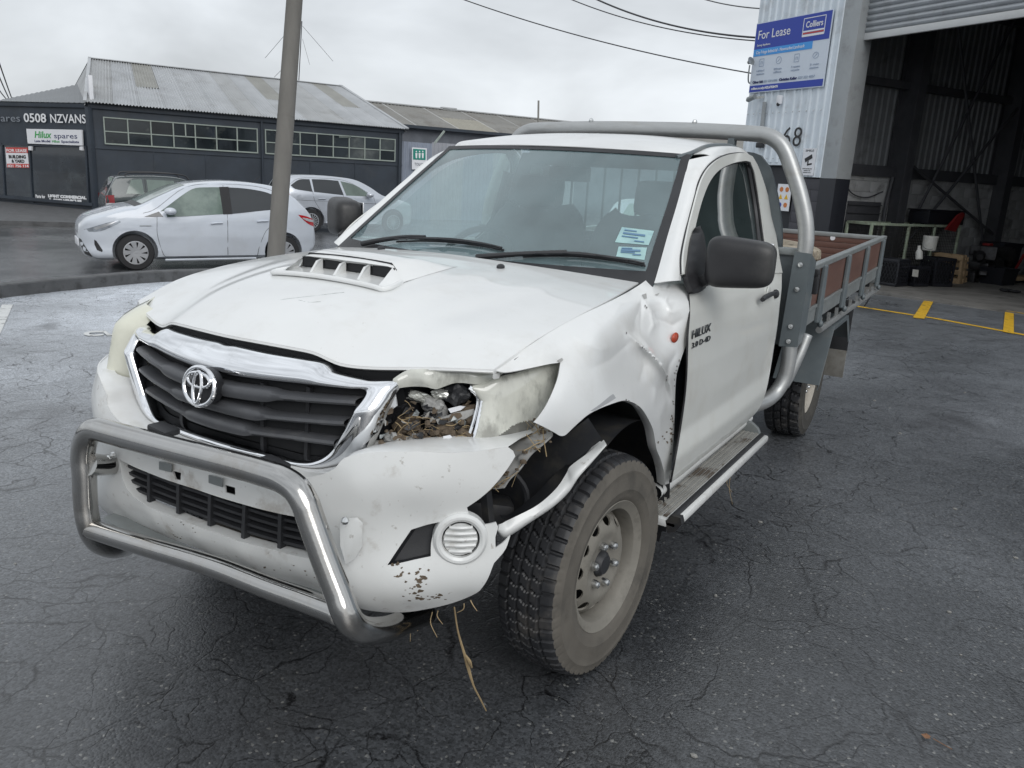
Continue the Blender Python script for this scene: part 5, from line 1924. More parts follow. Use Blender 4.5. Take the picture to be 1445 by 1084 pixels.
# ---- headlamps
ro_ = [(195, 432), (184, 438), (172, 448), (164, 460), (158.5, 473), (154, 492), (151.5, 511), (156, 527), (162, 540), (167.5, 548), (171, 543), (172.5, 524), (177, 498), (184, 476), (190, 463), (199, 453), (205, 450), (201, 441)]
lampR = trim('headlight', [(-.50, 1.05), (-.56, 1.070), (-.63, 1.078), (-.70, 1.085), (-.76, 1.085), (-.80, 1.07), (-.80, 1.0), (-.80, .90), (-.78, .865), (-.70, .855), (-.60, .85), (-.53, .84), (-.48, .815), (-.455, .80), (-.465, .86), (-.49, .93), (-.505, .98)], lambda q: np.stack([q[:, 0], ylamp(q[:, 0], q[:, 1]) - .004 + 22 * np.clip(q[:, 1] - 1.005, 0, 1) ** 2 + 1.3 * np.clip(.57 - np.abs(q[:, 0]), 0, 1), q[:, 1]], 1), .02, MT['lamp_cream'], tr, thick=.004)
lb2 = trim('lamp_reflector', [(-.50, 1.015), (-.63, 1.04), (-.76, 1.05), (-.79, 1.0), (-.79, .91), (-.62, .89), (-.49, .86)], lambda q: np.stack([q[:, 0] * .98, ylamp(q[:, 0], q[:, 1]) + .05 - .02 * np.cos(q[:, 0] * 30), q[:, 1]], 1), .03, MT['lampin'], lampR)

tp_ = resample(r_top + c_top + left[:6], .015, False)
E1 = M_bump(tp_)
xx_ = np.abs(tp_[:, 0])
k_ = 1 / (1 + np.exp((xx_ - .50) / .012))
yy_2 = k_ * (ygr(tp_[:, 0], tp_[:, 1]) + .02) + (1 - k_) * (ylamp(tp_[:, 0], tp_[:, 1]) + .02)
E2 = np.stack([tp_[:, 0], np.maximum(yy_2, E1[:, 1] + .01), tp_[:, 1] + .006], 1)
E15 = E1 * .75 + E2 * .25 + [0, -.002, .005]
MB().grid(np.stack([E1, E15, E2], 1)).build('bumper_shelf', MT['paint'], bump)
hl = bpy.data.objects.new('headlight', None)
col.objects.link(hl)
hl.parent = tr
hl['label'] = 'smashed headlight packed with mud and straw'
def lampm(P, d): return S_lamp(P, d)
lens_o = [(673, 640), (668, 637), (663, 636), (668, 620), (674, 598), (680, 566), (672, 556), (662, 546), (676, 543), (700, 533), (722, 528), (752, 520), (775, 513), (790, 510.5), (792, 517), (786, 545), (775, 573), (760, 596), (744, 614), (722, 628), (700, 634)]
lens = trim('lens', lens_o, lambda q: lampm(q, -.006), 2.2, [MT['lamp_worn'], MT['lamp_low']], hl, bulge=(.018, 30, (.5, -.8, .1)), thick=.004, matf=lambda c: (c[:, 1] > 626 - (c[:, 0] - 667) * .44 + 3 * np.sin(c[:, 0] * .11)) & (c[:, 0] < 768))
MT['lampbowl'] = material('pale_lamp_bowl', (.70, .71, .66), .25, .2, var=.12, vscale=20, dirt=(.30, .28, .22), dscale=9, damt=.6)
trim('inner_reflector', [(678, 636), (690, 575), (682, 552), (694, 541), (750, 524), (786, 515), (784, 545), (768, 585), (740, 614), (704, 631)], lambda q: lampm(q, .028) + (np.abs(np.sin(q[:, 0] * .13 + q[:, 1] * .03)) * .014 + .02 * np.exp(-((q[:, 0] - 722) ** 2 + (q[:, 1] - 570) ** 2) / 500))[:, None] * [0, 1, 0], 4, MT['lampbowl'], hl)
trim('torn_lens_top', [(555, 541), (556, 535), (566, 527), (580, 521), (620, 520), (660, 522), (700, 525), (708, 527), (700, 534), (678, 541), (655, 541), (640, 541), (632, 543), (618, 548), (606, 545), (580, 546), (558, 548)], lambda q: lampm(q, .0) + np.array([0, 1, 0]) * (.01 * np.sin(q[:, 0] * .09))[:, None], 5, MT['lamp_worn'], hl, bulge=(.010, 8, (0, -1, .4)), thick=.003)
# rim, chrome trim between the broken and the whole half
m = MB()
m.tube([S_lamp([p], -.006)[0] for p in ((662, 546), (672, 553), (680, 561), (681, 568), (676, 592), (671, 612), (664, 632), (660, 637))], .0065, 8, 30)
m.tube([S_lamp([p], .004)[0] for p in ((664, 549), (674, 562), (670, 588), (660, 618), (652, 636))], .005, 8, 30)
m.build('lamp_trim', MT['chrome'], hl)
m = MB()
P1 = S_lamp([(553, 550), (543, 570), (531, 598), (518, 630), (512, 642)], .0)
P2 = S_lamp([(560, 552), (551, 574), (541, 598), (530, 622), (519, 640)], .02)
m.grid(fine([P1, (P1 + P2) / 2 + [0, -.006, 0], P2], 24, 6))
m.build('lamp_edge', MT['foam'], hl)
# housing: a dark open bucket
bo = resample([(552, 549), (600, 546), (640, 541), (680, 545), (760, 528), (775, 545), (735, 612), (690, 640), (610, 643), (515, 642)], 8)
rim_ = S_lamp(bo, .012)
cenb = rim_.mean(0)
deep = cenb + (rim_ - cenb) * .72 + [-.10, .26, .0]
m = MB()
n = len(bo)
m.add(np.vstack([rim_, deep, [deep.mean(0)]]), [(i, (i + 1) % n, n + (i + 1) % n, n + i) for i in range(n)] + [(n + i, n + (i + 1) % n, 2 * n) for i in range(n)])
m.build('lamp_housing', MT['black'], hl)
def shard(px, d0, size, mat, seed, name, flat=.25, parent=hl, sy=1.0):
    r = random.Random(seed)
    c = S_lamp([px], d0)[0]
    bm = bmesh.new()
    bmesh.ops.create_icosphere(bm, subdivisions=3, radius=1)
    R = Matrix.Rotation(r.uniform(0, 6), 3, 'X') @ Matrix.Rotation(r.uniform(0, 6), 3, 'Z')
    V = []
    for v_ in bm.verts:
        q = v_.co.copy()
        q *= 1 + .22 * math.sin(q.x * 4 + seed) * math.cos(q.y * 5 + seed * 2) + r.uniform(-.10, .10)
        q = Vector((q.x, q.y * sy, q.z * flat))
        V.append(tuple(np.array(c) + np.array(R @ q) * size))
    F_ = [tuple(v_.index for v_ in f.verts) for f in bm.faces]
    bm.free()
    return mesh_obj(name, V, F_, mat, parent, False)
k = 0
for px, d_, s_, mt, nm, fl2 in (((560, 625), .03, .05, 'foam', 'broken_piece', .5), ((548, 632), .05, .035, 'mud', 'mud_lump', .7), ((585, 622), .02, .035, 'foam', 'broken_piece', .6), ((600, 630), .03, .04, 'mud', 'mud_lump', .7),
                               ((628, 608), .04, .045, 'mud', 'mud_lump', .8), ((612, 575), .06, .05, 'foam', 'broken_piece', .6), ((640, 628), .02, .03, 'mud', 'mud_lump', .7), ((655, 612), .03, .04, 'mud', 'mud_lump', .7),
                               ((645, 555), .05, .05, 'black', 'lamp_bulb_holder', .8), ((622, 556), .06, .04, 'lampin', 'broken_piece', .5), ((660, 585), .05, .045, 'mud', 'mud_lump', .6), ((590, 560), .07, .05, 'lampin', 'broken_piece', .4),
                               ((575, 600), .07, .05, 'mud', 'mud_lump', .6), ((535, 632), .03, .03, 'foam', 'broken_piece', .6)):
    k += 1
    shard(px, d_ + .015, s_ * .72, MT[mt], 40 + k, nm, fl2)
rq = random.Random(77)
for i in range(70):
    c = (rq.gauss(610, 36), rq.gauss(605, 22))
    if not (530 < c[0] < 664 and 552 < c[1] < 638) or c[1] < 640 - (c[0] - 515) * 2.0: continue
    s_ = rq.uniform(3, 9)
    a0 = rq.uniform(0, 6.28)
    pts_ = [(c[0] + s_ * rq.uniform(.4, 1.3) * math.cos(a0 + 6.283 * j / 5), c[1] + s_ * rq.uniform(.3, .9) * math.sin(a0 + 6.283 * j / 5)) for j in range(5)]
    P = S_lamp(pts_, rq.uniform(-.002, .05))
    P = P + np.outer(np.array([rq.uniform(-.012, .012) for _ in range(5)]), [0, 1, .3])
    MB().prism(P, (0, .003, .001)).build('lamp_fragment', MT[rq.choice(('foam', 'black', 'black', 'mud', 'mud', 'mud', 'black', 'galv'))], hl, smooth=False)
P = S_lamp([(625, 616), (634, 614), (645, 624), (647, 632), (642, 637), (630, 628)], -.002)
MB().prism(P, (0, .003, 0)).build('white_shard', MT['white'], hl, smooth=False)
P = S_lamp([(615, 592), (640, 583), (668, 577), (672, 582), (655, 592), (618, 599)], .018)
MB().prism(P, (0, .02, -.004)).build('broken_piece', MT['foam'], hl, smooth=False)
P = S_lamp([(632, 577), (648, 573), (656, 574), (650, 579), (636, 583)], .012)
MB().prism(P, (0, .004, 0)).build('white_shard', MT['white'], hl, smooth=False)
P = S_lamp([(541, 586), (557, 556), (560, 573), (550, 580)], .03)
MB().prism(P, (0, .004, 0)).build('clear_shard', MT['lens_clear'], hl, smooth=False)
ms = MB()
r = random.Random(5)
for i in range(55):
    c = (r.gauss(612, 34), r.gauss(612, 16))
    if not (520 < c[0] < 668 and 560 < c[1] < 638): continue
    a_ = r.uniform(-.9, .9)
    L_ = r.uniform(8, 26)
    p = [(c[0] + t * L_ * math.cos(a_), c[1] + t * L_ * math.sin(a_) + r.uniform(-3, 3)) for t in (-.5, 0, .5)]
    d_ = r.uniform(.0, .05)
    ms.tube(S_lamp(p, d_), r.uniform(.0005, .0012), 4, 6)
tag(ms.build('straw_debris', MT['straw'], hl), kind='stuff')
ms = MB()
for i in range(160):
    c = (r.gauss(600, 40), r.gauss(622, 12))
    if not (524 < c[0] < 665 and 575 < c[1] < 640): continue
    p = S_lamp([c], r.uniform(.0, .05))[0]
    ms.ball(p, r.uniform(.003, .010), 6, sq=(r.uniform(.7, 1.5), 1, r.uniform(.5, 1)))
tag(ms.build('mud_crumbs', MT['mud'], hl), kind='stuff')

# crumpled support between lamp and wheel arch, straw caught in it
def crumple():
    A_ = [(752, 595), (768, 603), (780, 612), (772, 622), (752, 640), (735, 660), (720, 676), (712, 688)]
    Bq = [(742, 600), (738, 612), (726, 624), (714, 638), (704, 654), (696, 668), (690, 680), (684, 692)]
    y0 = np.linspace(-.42, -.60, 8)
    a3 = [ay(*p, y) for p, y in zip(A_, y0)]
    b3 = [ay(*p, y - .02) for p, y in zip(Bq, y0)]
    r = random.Random(2)
    mids = [[a * (1 - t) + b * t + np.array([r.uniform(-.015, .015), r.uniform(-.02, .02), r.uniform(-.01, .01)]) for a, b in zip(a3, b3)] for t in (.33, .66)]
    o = patch('crumpled_bracket', [a3, mids[0], mids[1], b3], 40, 16, MT['foam'], tr, .004)
    ms = MB()
    for i in range(22):
        t = r.random()
        j = min(6, int(t * 7))
        c = a3[j] + (a3[j + 1] - a3[j]) * r.random() + np.array([-.01, -.02, r.uniform(-.02, .01)])
        d_ = np.array([r.uniform(-.04, .02), r.uniform(-.03, .0), r.uniform(-.05, .03)])
        ms.tube([c - d_ * .5, c + np.array([0, -.005, .003]), c + d_], r.uniform(.0005, .0013), 4, 6)
    tag(ms.build('caught_straw', MT['straw'], o), kind='stuff')
    ms = MB()
    for i in range(26):
        j = r.randint(0, 6)
        c = a3[j] + (a3[j + 1] - a3[j]) * r.random()
        ms.ball(c + np.array([r.uniform(-.03, .01), r.uniform(-.02, .0), r.uniform(-.015, .015)]), r.uniform(.003, .009), 6, sq=(1.3, 1, .7))
    tag(ms.build('mud_clods', MT['mud'], o), kind='stuff')
crumple()

# ---- left fender with its dents
FC = [((700, 523), .708), ((752, 517), .765), ((790, 511), .80), ((779, 553), .825), ((766, 578), .835), ((753, 596), .838),
      ((738, 494), .722), ((766, 500), .775), ((793, 520), .812), ((792, 555), .84), ((788, 585), .85), ((790, 614), .855),
      ((775, 470), .735), ((800, 485), .79), ((815, 510), .825), ((820, 540), .848), ((820, 565), .862), ((815, 595), .87),
      ((815, 447), .742), ((835, 465), .80), ((848, 490), .835), ((853, 520), .85), ((853, 545), .862), ((848, 576), .875),
      ((855, 428), .737), ((870, 447), .792), ((880, 475), .822), ((884, 505), .832), ((882, 535), .85), ((876, 566), .875),
      ((890, 411), .716), ((900, 430), .776), ((907, 458), .802), ((903, 488), .830), ((908, 530), .844), ((904, 576), .875),
      ((914, 395), .70), ((920, 425), .772), ((922, 458), .802), ((924, 500), .838), ((924, 548), .850), ((921, 607), .872),
      ((942, 393), .725), ((948, 425), .803), ((948, 470), .836), ((941, 530), .866), ((937, 590), .853), ((930, 650), .862),
      ((967.5, 393.5), .76), ((972, 430), .845), ((969, 482), .858), ((954, 530), .856), ((951, 602), .835), ((944, 681), .84),
      ((934, 512), .862)]
FX = TPS([p for p, _ in FC], [x for _, x in FC], 3e-4)
fo = [(699, 523.5), (720, 508), (738, 494.5), (775, 470), (815, 447.5), (855, 428.5), (885, 413), (903, 402), (914, 394.5), (925, 392.5), (945, 393), (967.8, 394), (970, 415), (973, 447), (971, 468), (968.5, 484), (960, 508), (954, 530), (952, 560), (951, 602), (948.5, 640), (944, 682), (938, 684), (936, 665), (931.5, 648), (926, 634), (921, 607), (913.5, 590), (904, 576), (892, 568), (879, 565.5), (860, 571), (845, 577), (829, 585.5), (812, 600), (797, 614), (790, 615), (783, 611), (768, 603), (753, 596), (760, 588), (770, 573), (780, 552), (787, 532), (790.5, 512), (775, 514), (752, 519), (728, 524), (712, 526)]
def near_line(q, P):
    return edge_dist_open(np.array(P, float), q)
def edge_dist_open(P, q):
    d = np.full(len(q), 1e9)
    tt = np.zeros(len(q))
    for i in range(len(P) - 1):
        a, ab = P[i], P[i + 1] - P[i]
        t = np.clip(((q - a) @ ab) / (ab @ ab), 0, 1)
        dd = np.linalg.norm(q - (a + t[:, None] * ab), axis=1)
        tt = np.where(dd < d, (i + t) / (len(P) - 1), tt)
        d = np.minimum(d, dd)
    return d, tt
CREASES = [([(884, 470), (896, 480), (905, 488), (918, 499), (931, 513), (942, 533), (949, 560), (951, 590)], .024, 7),
           ([(908, 425), (918, 440), (922, 458), (914, 476)], .010, 5),
           ([(946, 405), (938, 425), (946, 440), (968, 436)], .006, 5),
           ([(953, 500), (944, 515), (938, 545), (944, 570)], -.010, 5),
           ([(915, 520), (925, 545), (922, 575)], .005, 5),
           ([(806, 470), (826, 486), (850, 494), (872, 488)], .004, 7),
           ([(905, 412), (904, 435), (902, 460), (903, 486)], -.012, 8),
           ([(912, 440), (930, 452), (948, 460), (966, 447)], -.007, 9),
           ([(835, 520), (860, 508), (880, 490), (893, 478)], -.006, 10),
           ([(905, 490), (908, 515), (900, 545)], -.006, 8),
           ([(940, 560), (930, 590), (934, 640)], .004, 6)]
def M_fen(q, d=0.0):
    X = FX(q) + d
    for P_, h_, w_ in CREASES:
        dd, tt = near_line(q, P_)
        X = X + h_ * np.exp(-dd / w_) * np.sin(np.pi * np.clip(tt * .9 + .08, 0, 1))
    V = ray(q)
    return CAM + V * ((X - CAM[0]) / V[:, 0])[:, None]
fend = trim('fender', fo, M_fen, 2.3, MT['paint'], tr, thick=.003)
# folded arch lip
arch = [(797, 614), (812, 600), (829, 585.5), (845, 577), (860, 571), (879, 565.5), (892, 568), (904, 576), (913.5, 590), (921, 607), (926, 634), (931.5, 648), (936, 665), (938, 684)]
AL = M_fen(resample(arch, 5, False))
MB().grid(np.stack([AL, AL + [-.012, 0, -.004], AL + [-.03, 0, .004]], 1)).build('arch_lip', MT['paint_dirty'], fend)
# small tears and nicks
for poly in ([(786, 509), (793, 505), (795, 508), (790, 512)], [(906, 416), (912, 414), (913, 421), (909, 422)], [(924, 416), (931, 413), (928, 417)]):
    trim('paint_chip', poly, lambda q: M_fen(q, .003), 2, MT['foam'], fend)
trim('bare_scrape', [(833, 580), (846, 571), (862, 558), (873, 552), (876, 556), (866, 564), (851, 573), (838, 580)], lambda q: M_fen(q, .0015), 3, material('scraped_paint', (.40, .41, .42), .4, .1, var=.1), fend)
flk = MB()
r = random.Random(9)
for c, n_, sp in (((949, 590), 9, (2.5, 9)), ((946, 622), 10, (3, 10)), ((940, 620), 6, (5, 5))):
    for i in range(n_):
        p = (c[0] + r.gauss(0, sp[0]), c[1] + r.gauss(0, sp[1]))
        if not inside(np.array(fo, float), np.array([p]))[0]: continue
        k_ = 7
        P = [(p[0] + r.uniform(.5, 2.2) * math.cos(6.28 * j / k_), p[1] + r.uniform(.5, 2.2) * math.sin(6.28 * j / k_)) for j in range(k_)]
        flk.add(M_fen(np.array(P + [p]), .003), [(j, (j + 1) % k_, k_) for j in range(k_)])
tag(flk.build('mud_flakes', MT['mud'], fend), kind='stuff')
ch_ = MB()
r = random.Random(19)
for P_, n_ in ((CREASES[0][0], 6), (CREASES[1][0], 2), ([(969, 484), (960, 508), (954, 530), (951, 602), (948, 640)], 14), (arch[4:], 10)):
    D_ = catmull(P_, 60)
    for i in range(n_):
        p = D_[r.randint(0, 59)] + [r.uniform(-2.5, 0), r.uniform(-2, 2)]
        if not inside(np.array(fo, float), np.array([p]))[0]: continue
        k_ = 6
        Pq = [(p[0] + r.uniform(.4, 1.6) * math.cos(6.28 * j / k_), p[1] + r.uniform(.4, 2.4) * math.sin(6.28 * j / k_)) for j in range(k_)]
        ch_.add(M_fen(np.array(Pq + [p]), .0025), [(j, (j + 1) % k_, k_) for j in range(k_)])
tag(ch_.build('paint_chips', MT['chip'], fend), kind='stuff')
ic = M_fen(np.array([(952.5, 476.5)]), .004)[0]
MB().ball(ic, .025, 18, sq=(.35, 1.15, .72)).build('side_indicator', MT['amber'], fend)
# right fender, intact
def fender_right():
    S = []
    for y, zt, xt in ((-.50, 1.075, .715), (-.36, 1.115, .735), (-.18, 1.148, .743), (.05, 1.170, .735), (.38, 1.195, .70), (.46, 1.20, .74)):
        dy = y - 0.0
        zb_ = .36 + math.sqrt(max(0, .455 ** 2 - dy * dy)) if abs(dy) < .455 else .5
        if y < -.5: zb_ = .88
        S.append([(-xt, y, zt), (-xt - .04, y, zt - .012), (-.81, y, zt - .06), (-.845, y, (zt * 2 + zb_) / 3), (-.858, y, (zt + 2 * zb_) / 3 - .02), (-.87, y, zb_)])
    return patch('fender', S, 24, 40, MT['paint'], tr, .003)
fender_right()

# ---- doors
de_f = [(968, 386), (971, 410), (972.5, 440), (970.5, 470), (969.5, 500), (968.5, 530), (965.5, 565), (959, 610), (953, 645), (946.5, 680)]
de_b = [(960, 671), (985, 650), (1010, 629.5), (1035, 609.5), (1055, 593), (1068, 580), (1076, 566), (1082, 546), (1086.5, 513), (1092, 480), (1097, 440), (1101, 410), (1102, 386)]
DENT = TPS([(1040, 440), (1080, 450), (1000, 440), (1060, 430), (1030, 550), (990, 600), (1000, 500), (1075, 500), (970, 540), (1085, 410), (980, 420), (965, 640), (1060, 570), (1020, 590)], [.0, .004, .0, -.007, .003, 0, 0, 0, 0, 0, 0, 0, 0, .004], 1e-4)
DCR = [([(1042, 462), (1062, 452), (1085, 443), (1096, 441)], .0035, 6), ([(1030, 470), (1060, 462), (1090, 452)], -.003, 8), ([(1000, 560), (1040, 530), (1075, 500)], .002, 10), ([(985, 420), (990, 440), (1000, 452)], -.002, 8)]
def door_map(q):
    X = S_side(q)
    h = DENT(q)
    for P_, h_, w_ in DCR:
        dd, tt = near_line(q, P_)
        h = h + h_ * np.exp(-dd / w_) * np.sin(np.pi * np.clip(tt * .9 + .05, 0, 1))
    return X + h[:, None] * [1, 0, 0]
doorL = trim('door', de_f + de_b, door_map, 4, MT['cream_paint'], tr, thick=.004)
# seam round the door
m = MB()
m.tube(S_side(resample(de_f, 4, False), .000), .0038, 8)
m.build('door_seam', MT['rubber'], doorL)
fro = [(961, 388), (961, 362), (967.6, 326), (976, 292), (985.6, 258), (996, 238.5), (1011, 225), (1029, 217.8), (1048, 216.5), (1059, 221), (1067, 235), (1076, 260), (1086.4, 296), (1092, 328), (1097, 362), (1101.5, 386)]
fri = [(966.5, 386), (971, 360), (978, 321), (987, 286), (998, 258), (1012, 240.5), (1031, 231), (1049, 227.5), (1056, 229), (1062, 245), (1067, 271), (1072.5, 309), (1076, 336), (1082, 378), (1050, 384), (1000, 386)]
o = trim('door_frame', fro, lambda q: S_side(q, .002), 4.5, MT['cream_paint'], doorL, [fri], thick=.02)
m = MB()
m.tube(S_side(resample(fri[:-2], 4, False), .002), .0065, 8)
m.tube(S_side(resample(fro[:-2], 4, False), .001), .0045, 8)
m.build('window_seal', MT['rubber'], doorL)
trim('door_glass', [(x, y) for x, y in fri], lambda q: S_side(q, -.016), 12, MT['sideglass'], doorL)
m = MB()
Rr = S_side([(1054, 228), (1060, 262), (1066, 300), (1070, 338), (1074, 380)], -.010)
m.tube(Rr, .012, 6, 20)
m.build('glass_channel', MT['black'], doorL)
# sill below
m = MB()
m.grid(fine([[(xx, y, z) for y in (.42, .6, 1.0, 1.4, 1.66)] for xx, z in ((.80, .47), (.828, .455), (.832, .43), (.80, .40), (.70, .395))], 24, 12))
m.build('sill', MT['paint_dirty'], tr)
hd = bpy.data.objects.new('door_handle', None)
col.objects.link(hd)
hd.parent = doorL
MB().tube(S_side([(1076, 423), (1080, 419.5), (1088, 415.5), (1095, 413)], .028), [.010, .012, .011, .009], 10, 16).build('grip', MT['black'], hd)
MB().ball(S_side([(1094.5, 415)], .010)[0], .022, 12, sq=(.8, .8, 1)).build('lock', MT['black'], hd)
MB().ball(S_side([(1083.5, 419)], .0)[0], .05, 16, sq=(.1, .8, 1.0)).build('handle_cup', MT['cream_paint'], hd)
for body, p0, p1, hpx, mt in (('HILUX', (976.5, 478.6), (1002.4, 467.2), 13, 'badge_dark'), ('3.0 D-4D', (976.3, 492), (1002, 480.3), 8, 'badge_dark')):
    a_, b_ = S_side([p0], .004)[0], S_side([p1], .004)[0]
    c_ = S_side([(p0[0], p0[1] - hpx)], .004)[0]
    text(body, np.linalg.norm(c_ - a_) / .72, a_, b_ - a_, UP, MT[mt], doorL, width=np.linalg.norm(b_ - a_), name='lettering', bold=.0, extr=.0015)
trim('inner_panel', [(971, 462), (969, 520), (966, 565), (960, 610), (951, 655), (945, 684), (940, 684), (944, 640), (948, 600), (950, 530), (962, 490)], lambda q: np.array([ax(*p, .80) for p in q]), 6, MT['jamb'], tr)

# ---- pillars, roof
pi_ = [(971, 226), (966.5, 246), (955.5, 288), (941.5, 335), (926.5, 389), (923, 400)]
po_ = [(1022, 219), (998, 237), (981.5, 276), (969.5, 316), (962, 360), (960.5, 396)]
A_ = S_ws(pi_, .004)
A_ws = A_.copy()
C_ = S_side(po_, -.004)
Mi = (A_ * .6 + C_ * .4) + np.array([.016, -.016, .006])
Mo = (A_ * .25 + C_ * .75) + np.array([.014, -.008, .004])
pilL = patch('windscreen_pillar', [A_, Mi, Mo, C_], 40, 14, MT['paint'], tr, .003)
rows = []
for y, c, e, xe in ((None, 1.666, 1.643, .575), (1.10, 1.705, 1.675, .592), (1.22, 1.728, 1.693, .600), (1.38, 1.747, 1.707, .604), (1.55, 1.755, 1.712, .604), (1.68, 1.750, 1.706, .600), (1.76, 1.728, 1.69, .592), (1.79, 1.68, 1.65, .585)):
    R_ = []
    for t in np.linspace(-1, 1, 11):
        yy = (.925 + .105 * t * t) if y is None else y
        R_.append((t * xe, yy, c + (e - c) * abs(t) ** 2.6))
    rows.append(R_)
roof = patch('roof', rows, 48, 36, MT['paint'], tr, .003)
for k in range(-2, 3):
    m = MB()
    P = [(k * .2, y, np.interp(y, [1.1, 1.22, 1.38, 1.55, 1.68], [1.705, 1.728, 1.747, 1.755, 1.750]) - .045 * abs(k * .2 / .6) ** 2.6 - .001) for y in np.linspace(1.16, 1.68, 12)]
    m.tube(P, .004, 6)
    m.build('roof_rib', MT['paint'], roof)
dt = S_side([(1011, 226), (1029, 218), (1048, 216.8), (1059, 221), (1068, 236)], -.004)
ed = np.array([(.585, 1.06, 1.655), (.598, 1.20, 1.690), (.604, 1.38, 1.707), (.604, 1.55, 1.712), (.598, 1.69, 1.705)])
cant = patch('roof_rail', [ed, (ed + dt) / 2 + [.006, 0, .012], dt], 30, 10, MT['paint'], tr, .003)
m = MB()
m.tube(np.vstack([[S_ws([(955, 222.5)], .004)[0]], ed[0] + [0, 0, .004], ed[1:] + [0, 0, .003]]), .010, 8, 30)
m.build('drip_strip', MT['greypaint'], cant)
# cab back corner and wall
zb2 = [1.68, 1.55, 1.40, 1.25, 1.12, .95, .75, .60]
A_ = [(xside(z) - .004, 1.69 if z < 1.3 else 1.66 - .0 * z, z) for z in zb2]
A_ = S_side([(1068, 236), (1077, 262), (1087.5, 297), (1093, 330), (1099, 370), (1098, 440), (1089, 505), (1082, 546)], -.004)
C_ = [(a[0] - .02, a[1] + .07, a[2]) for a in A_]
D_ = [(a[0] - .10, a[1] + .085, a[2]) for a in A_]
cabc = patch('cab_corner', [A_, C_, D_], 30, 10, MT['paint'], tr, .003)
m = MB()
m.tube([np.array(p) + [.0, .0, 0] for p in ((.50, 1.795, 1.69), (.60, 1.79, 1.66), (.66, 1.785, 1.55), (.70, 1.78, 1.4))], .004, 6, 12)
bw = trim('cab_back', [(-.62, 1.66), (0, 1.70), (.62, 1.66), (.72, 1.40), (.80, 1.15), (.80, .55), (-.80, .55), (-.80, 1.15), (-.72, 1.40)], lambda q: np.stack([q[:, 0], np.full(len(q), 1.755), q[:, 1]], 1), .08, MT['interior'], tr, [[(-.55, 1.60), (.55, 1.60), (.62, 1.40), (.66, 1.22), (-.66, 1.22), (-.62, 1.40)]], smooth_outline=False)
trim('rear_glass', [(-.55, 1.60), (.55, 1.60), (.62, 1.40), (.66, 1.22), (-.66, 1.22), (-.62, 1.40)], lambda q: np.stack([q[:, 0], np.full(len(q), 1.752), q[:, 1]], 1), .3, MT['sideglass'], bw, smooth_outline=False)

# ---- windscreen
us = np.r_[0, .012, .026, np.linspace(.06, .94, 27), .974, .988, 1]
vs = np.r_[0, .04, .10, .15, np.linspace(.2, .93, 16), .965, .98, 1.0]
WSg = []
for v_ in vs:
    z = 1.185 + (1.652 - 1.185) * v_
    hw = float(np.interp(z, A_ws[::-1, 2], A_ws[::-1, 0])) + .003
    R_ = []
    for u_ in us:
        x = hw * (2 * u_ - 1)
        zz = z + .012 * (1 - (2 * u_ - 1) ** 2) * (v_ > .5) * (v_ - .5) * 2
        R_.append((x, float(yws(x, zz)), zz))
    WSg.append(R_)
WSg = np.array(WSg)
wscr = MB().grid(WSg).build('windscreen', MT['windscreen'], tr)
bd = MB()
Wb = WSg + [0, -.004, .002]
nv_, nu_ = Wb.shape[:2]
for i in range(nv_ - 1):
    for j in range(nu_ - 1):
        uc, vc = (us[j] + us[j + 1]) / 2, (vs[i] + vs[i + 1]) / 2
        if uc < .026 or uc > .974 or vc > .965 or vc < .10:
            bd.add([Wb[i, j], Wb[i, j + 1], Wb[i + 1, j + 1], Wb[i + 1, j]], [(0, 1, 2, 3)])
bd.build('windscreen_border', MT['black'], wscr)
cw = []
for x in np.linspace(-.70, .70, 30):
    y0 = .19 + .41 * x * x
    cw.append([(x, y0 - .02, 1.225 - .10 * x * x), (x, y0 + .03, 1.215 - .06 * x * x), (x, float(yws(x, 1.215)) + .015, 1.205)])
MB().grid(cw).build('cowl', MT['black'], tr)
def wiper(arm, blade, nm):
    o = bpy.data.objects.new('wiper', None)
    col.objects.link(o)
    o.parent = tr
    m = MB()
    m.tube(S_ws(arm, .035), [.011, .009, .006], 8, 20)
    m.build('arm', MT['black'], o)
    m = MB()
    P = catmull(S_ws(blade, .012), 30)
    m.tube(P, .0045, 6)
    m.tube(P + [0, -.014, .010], [.003, .006, .008, .006, .003], 6)
    m.build('blade', MT['black'], o)
    m = MB()
    Q = catmull(S_ws(blade, .030), 9)
    for i in (1, 3, 5, 7): m.tube([P[i * 29 // 8] + [0, -.012, .008], Q[i] + [0, -.008, .01], P[min(29, (i + 1) * 29 // 8)] + [0, -.012, .008]], .004, 5, 6)
    m.build('bridge', MT['black'], o)
wiper([(511, 344), (540, 338.5), (572, 334.5), (600, 334)], [(560, 341), (600, 340), (640, 342), (680, 347), (711, 353)], 0)
wiper([(672, 363), (712, 360), (760, 357), (800, 355)], [(738, 362.5), (780, 361), (820, 362), (870, 368), (911, 375)], 1)
for quad in ([(877.6, 320.5), (923, 326), (915.3, 346), (867.8, 342)], [(873, 348), (913, 349.4), (909.4, 367), (869.4, 362)]):
    P = S_ws(quad, .003)
    o = MB().add(P, [(0, 1, 2, 3)]).build('windscreen_label', MT['sticker'], wscr, smooth=False)
    r_, u_ = P[1] - P[0], P[0] - P[3]
    ln = MB()
    nn_ = np.cross(r_, u_)
    nn_ /= np.linalg.norm(nn_)
    if nn_[1] > 0: nn_ = -nn_
    for i, (f0, f1) in enumerate(((.12, .5), (.12, .8), (.12, .62), (.55, .85))):
        a = P[3] + u_ * (.82 - .2 * i) + nn_ * .002
        ln.bar(a + r_ * f0, a + r_ * f1, .001, .010 if i == 1 else .006, up=u_)
    ln.build('label_print', material('label_print', (.12, .22, .34), .6), wscr)
mb2 = MB()
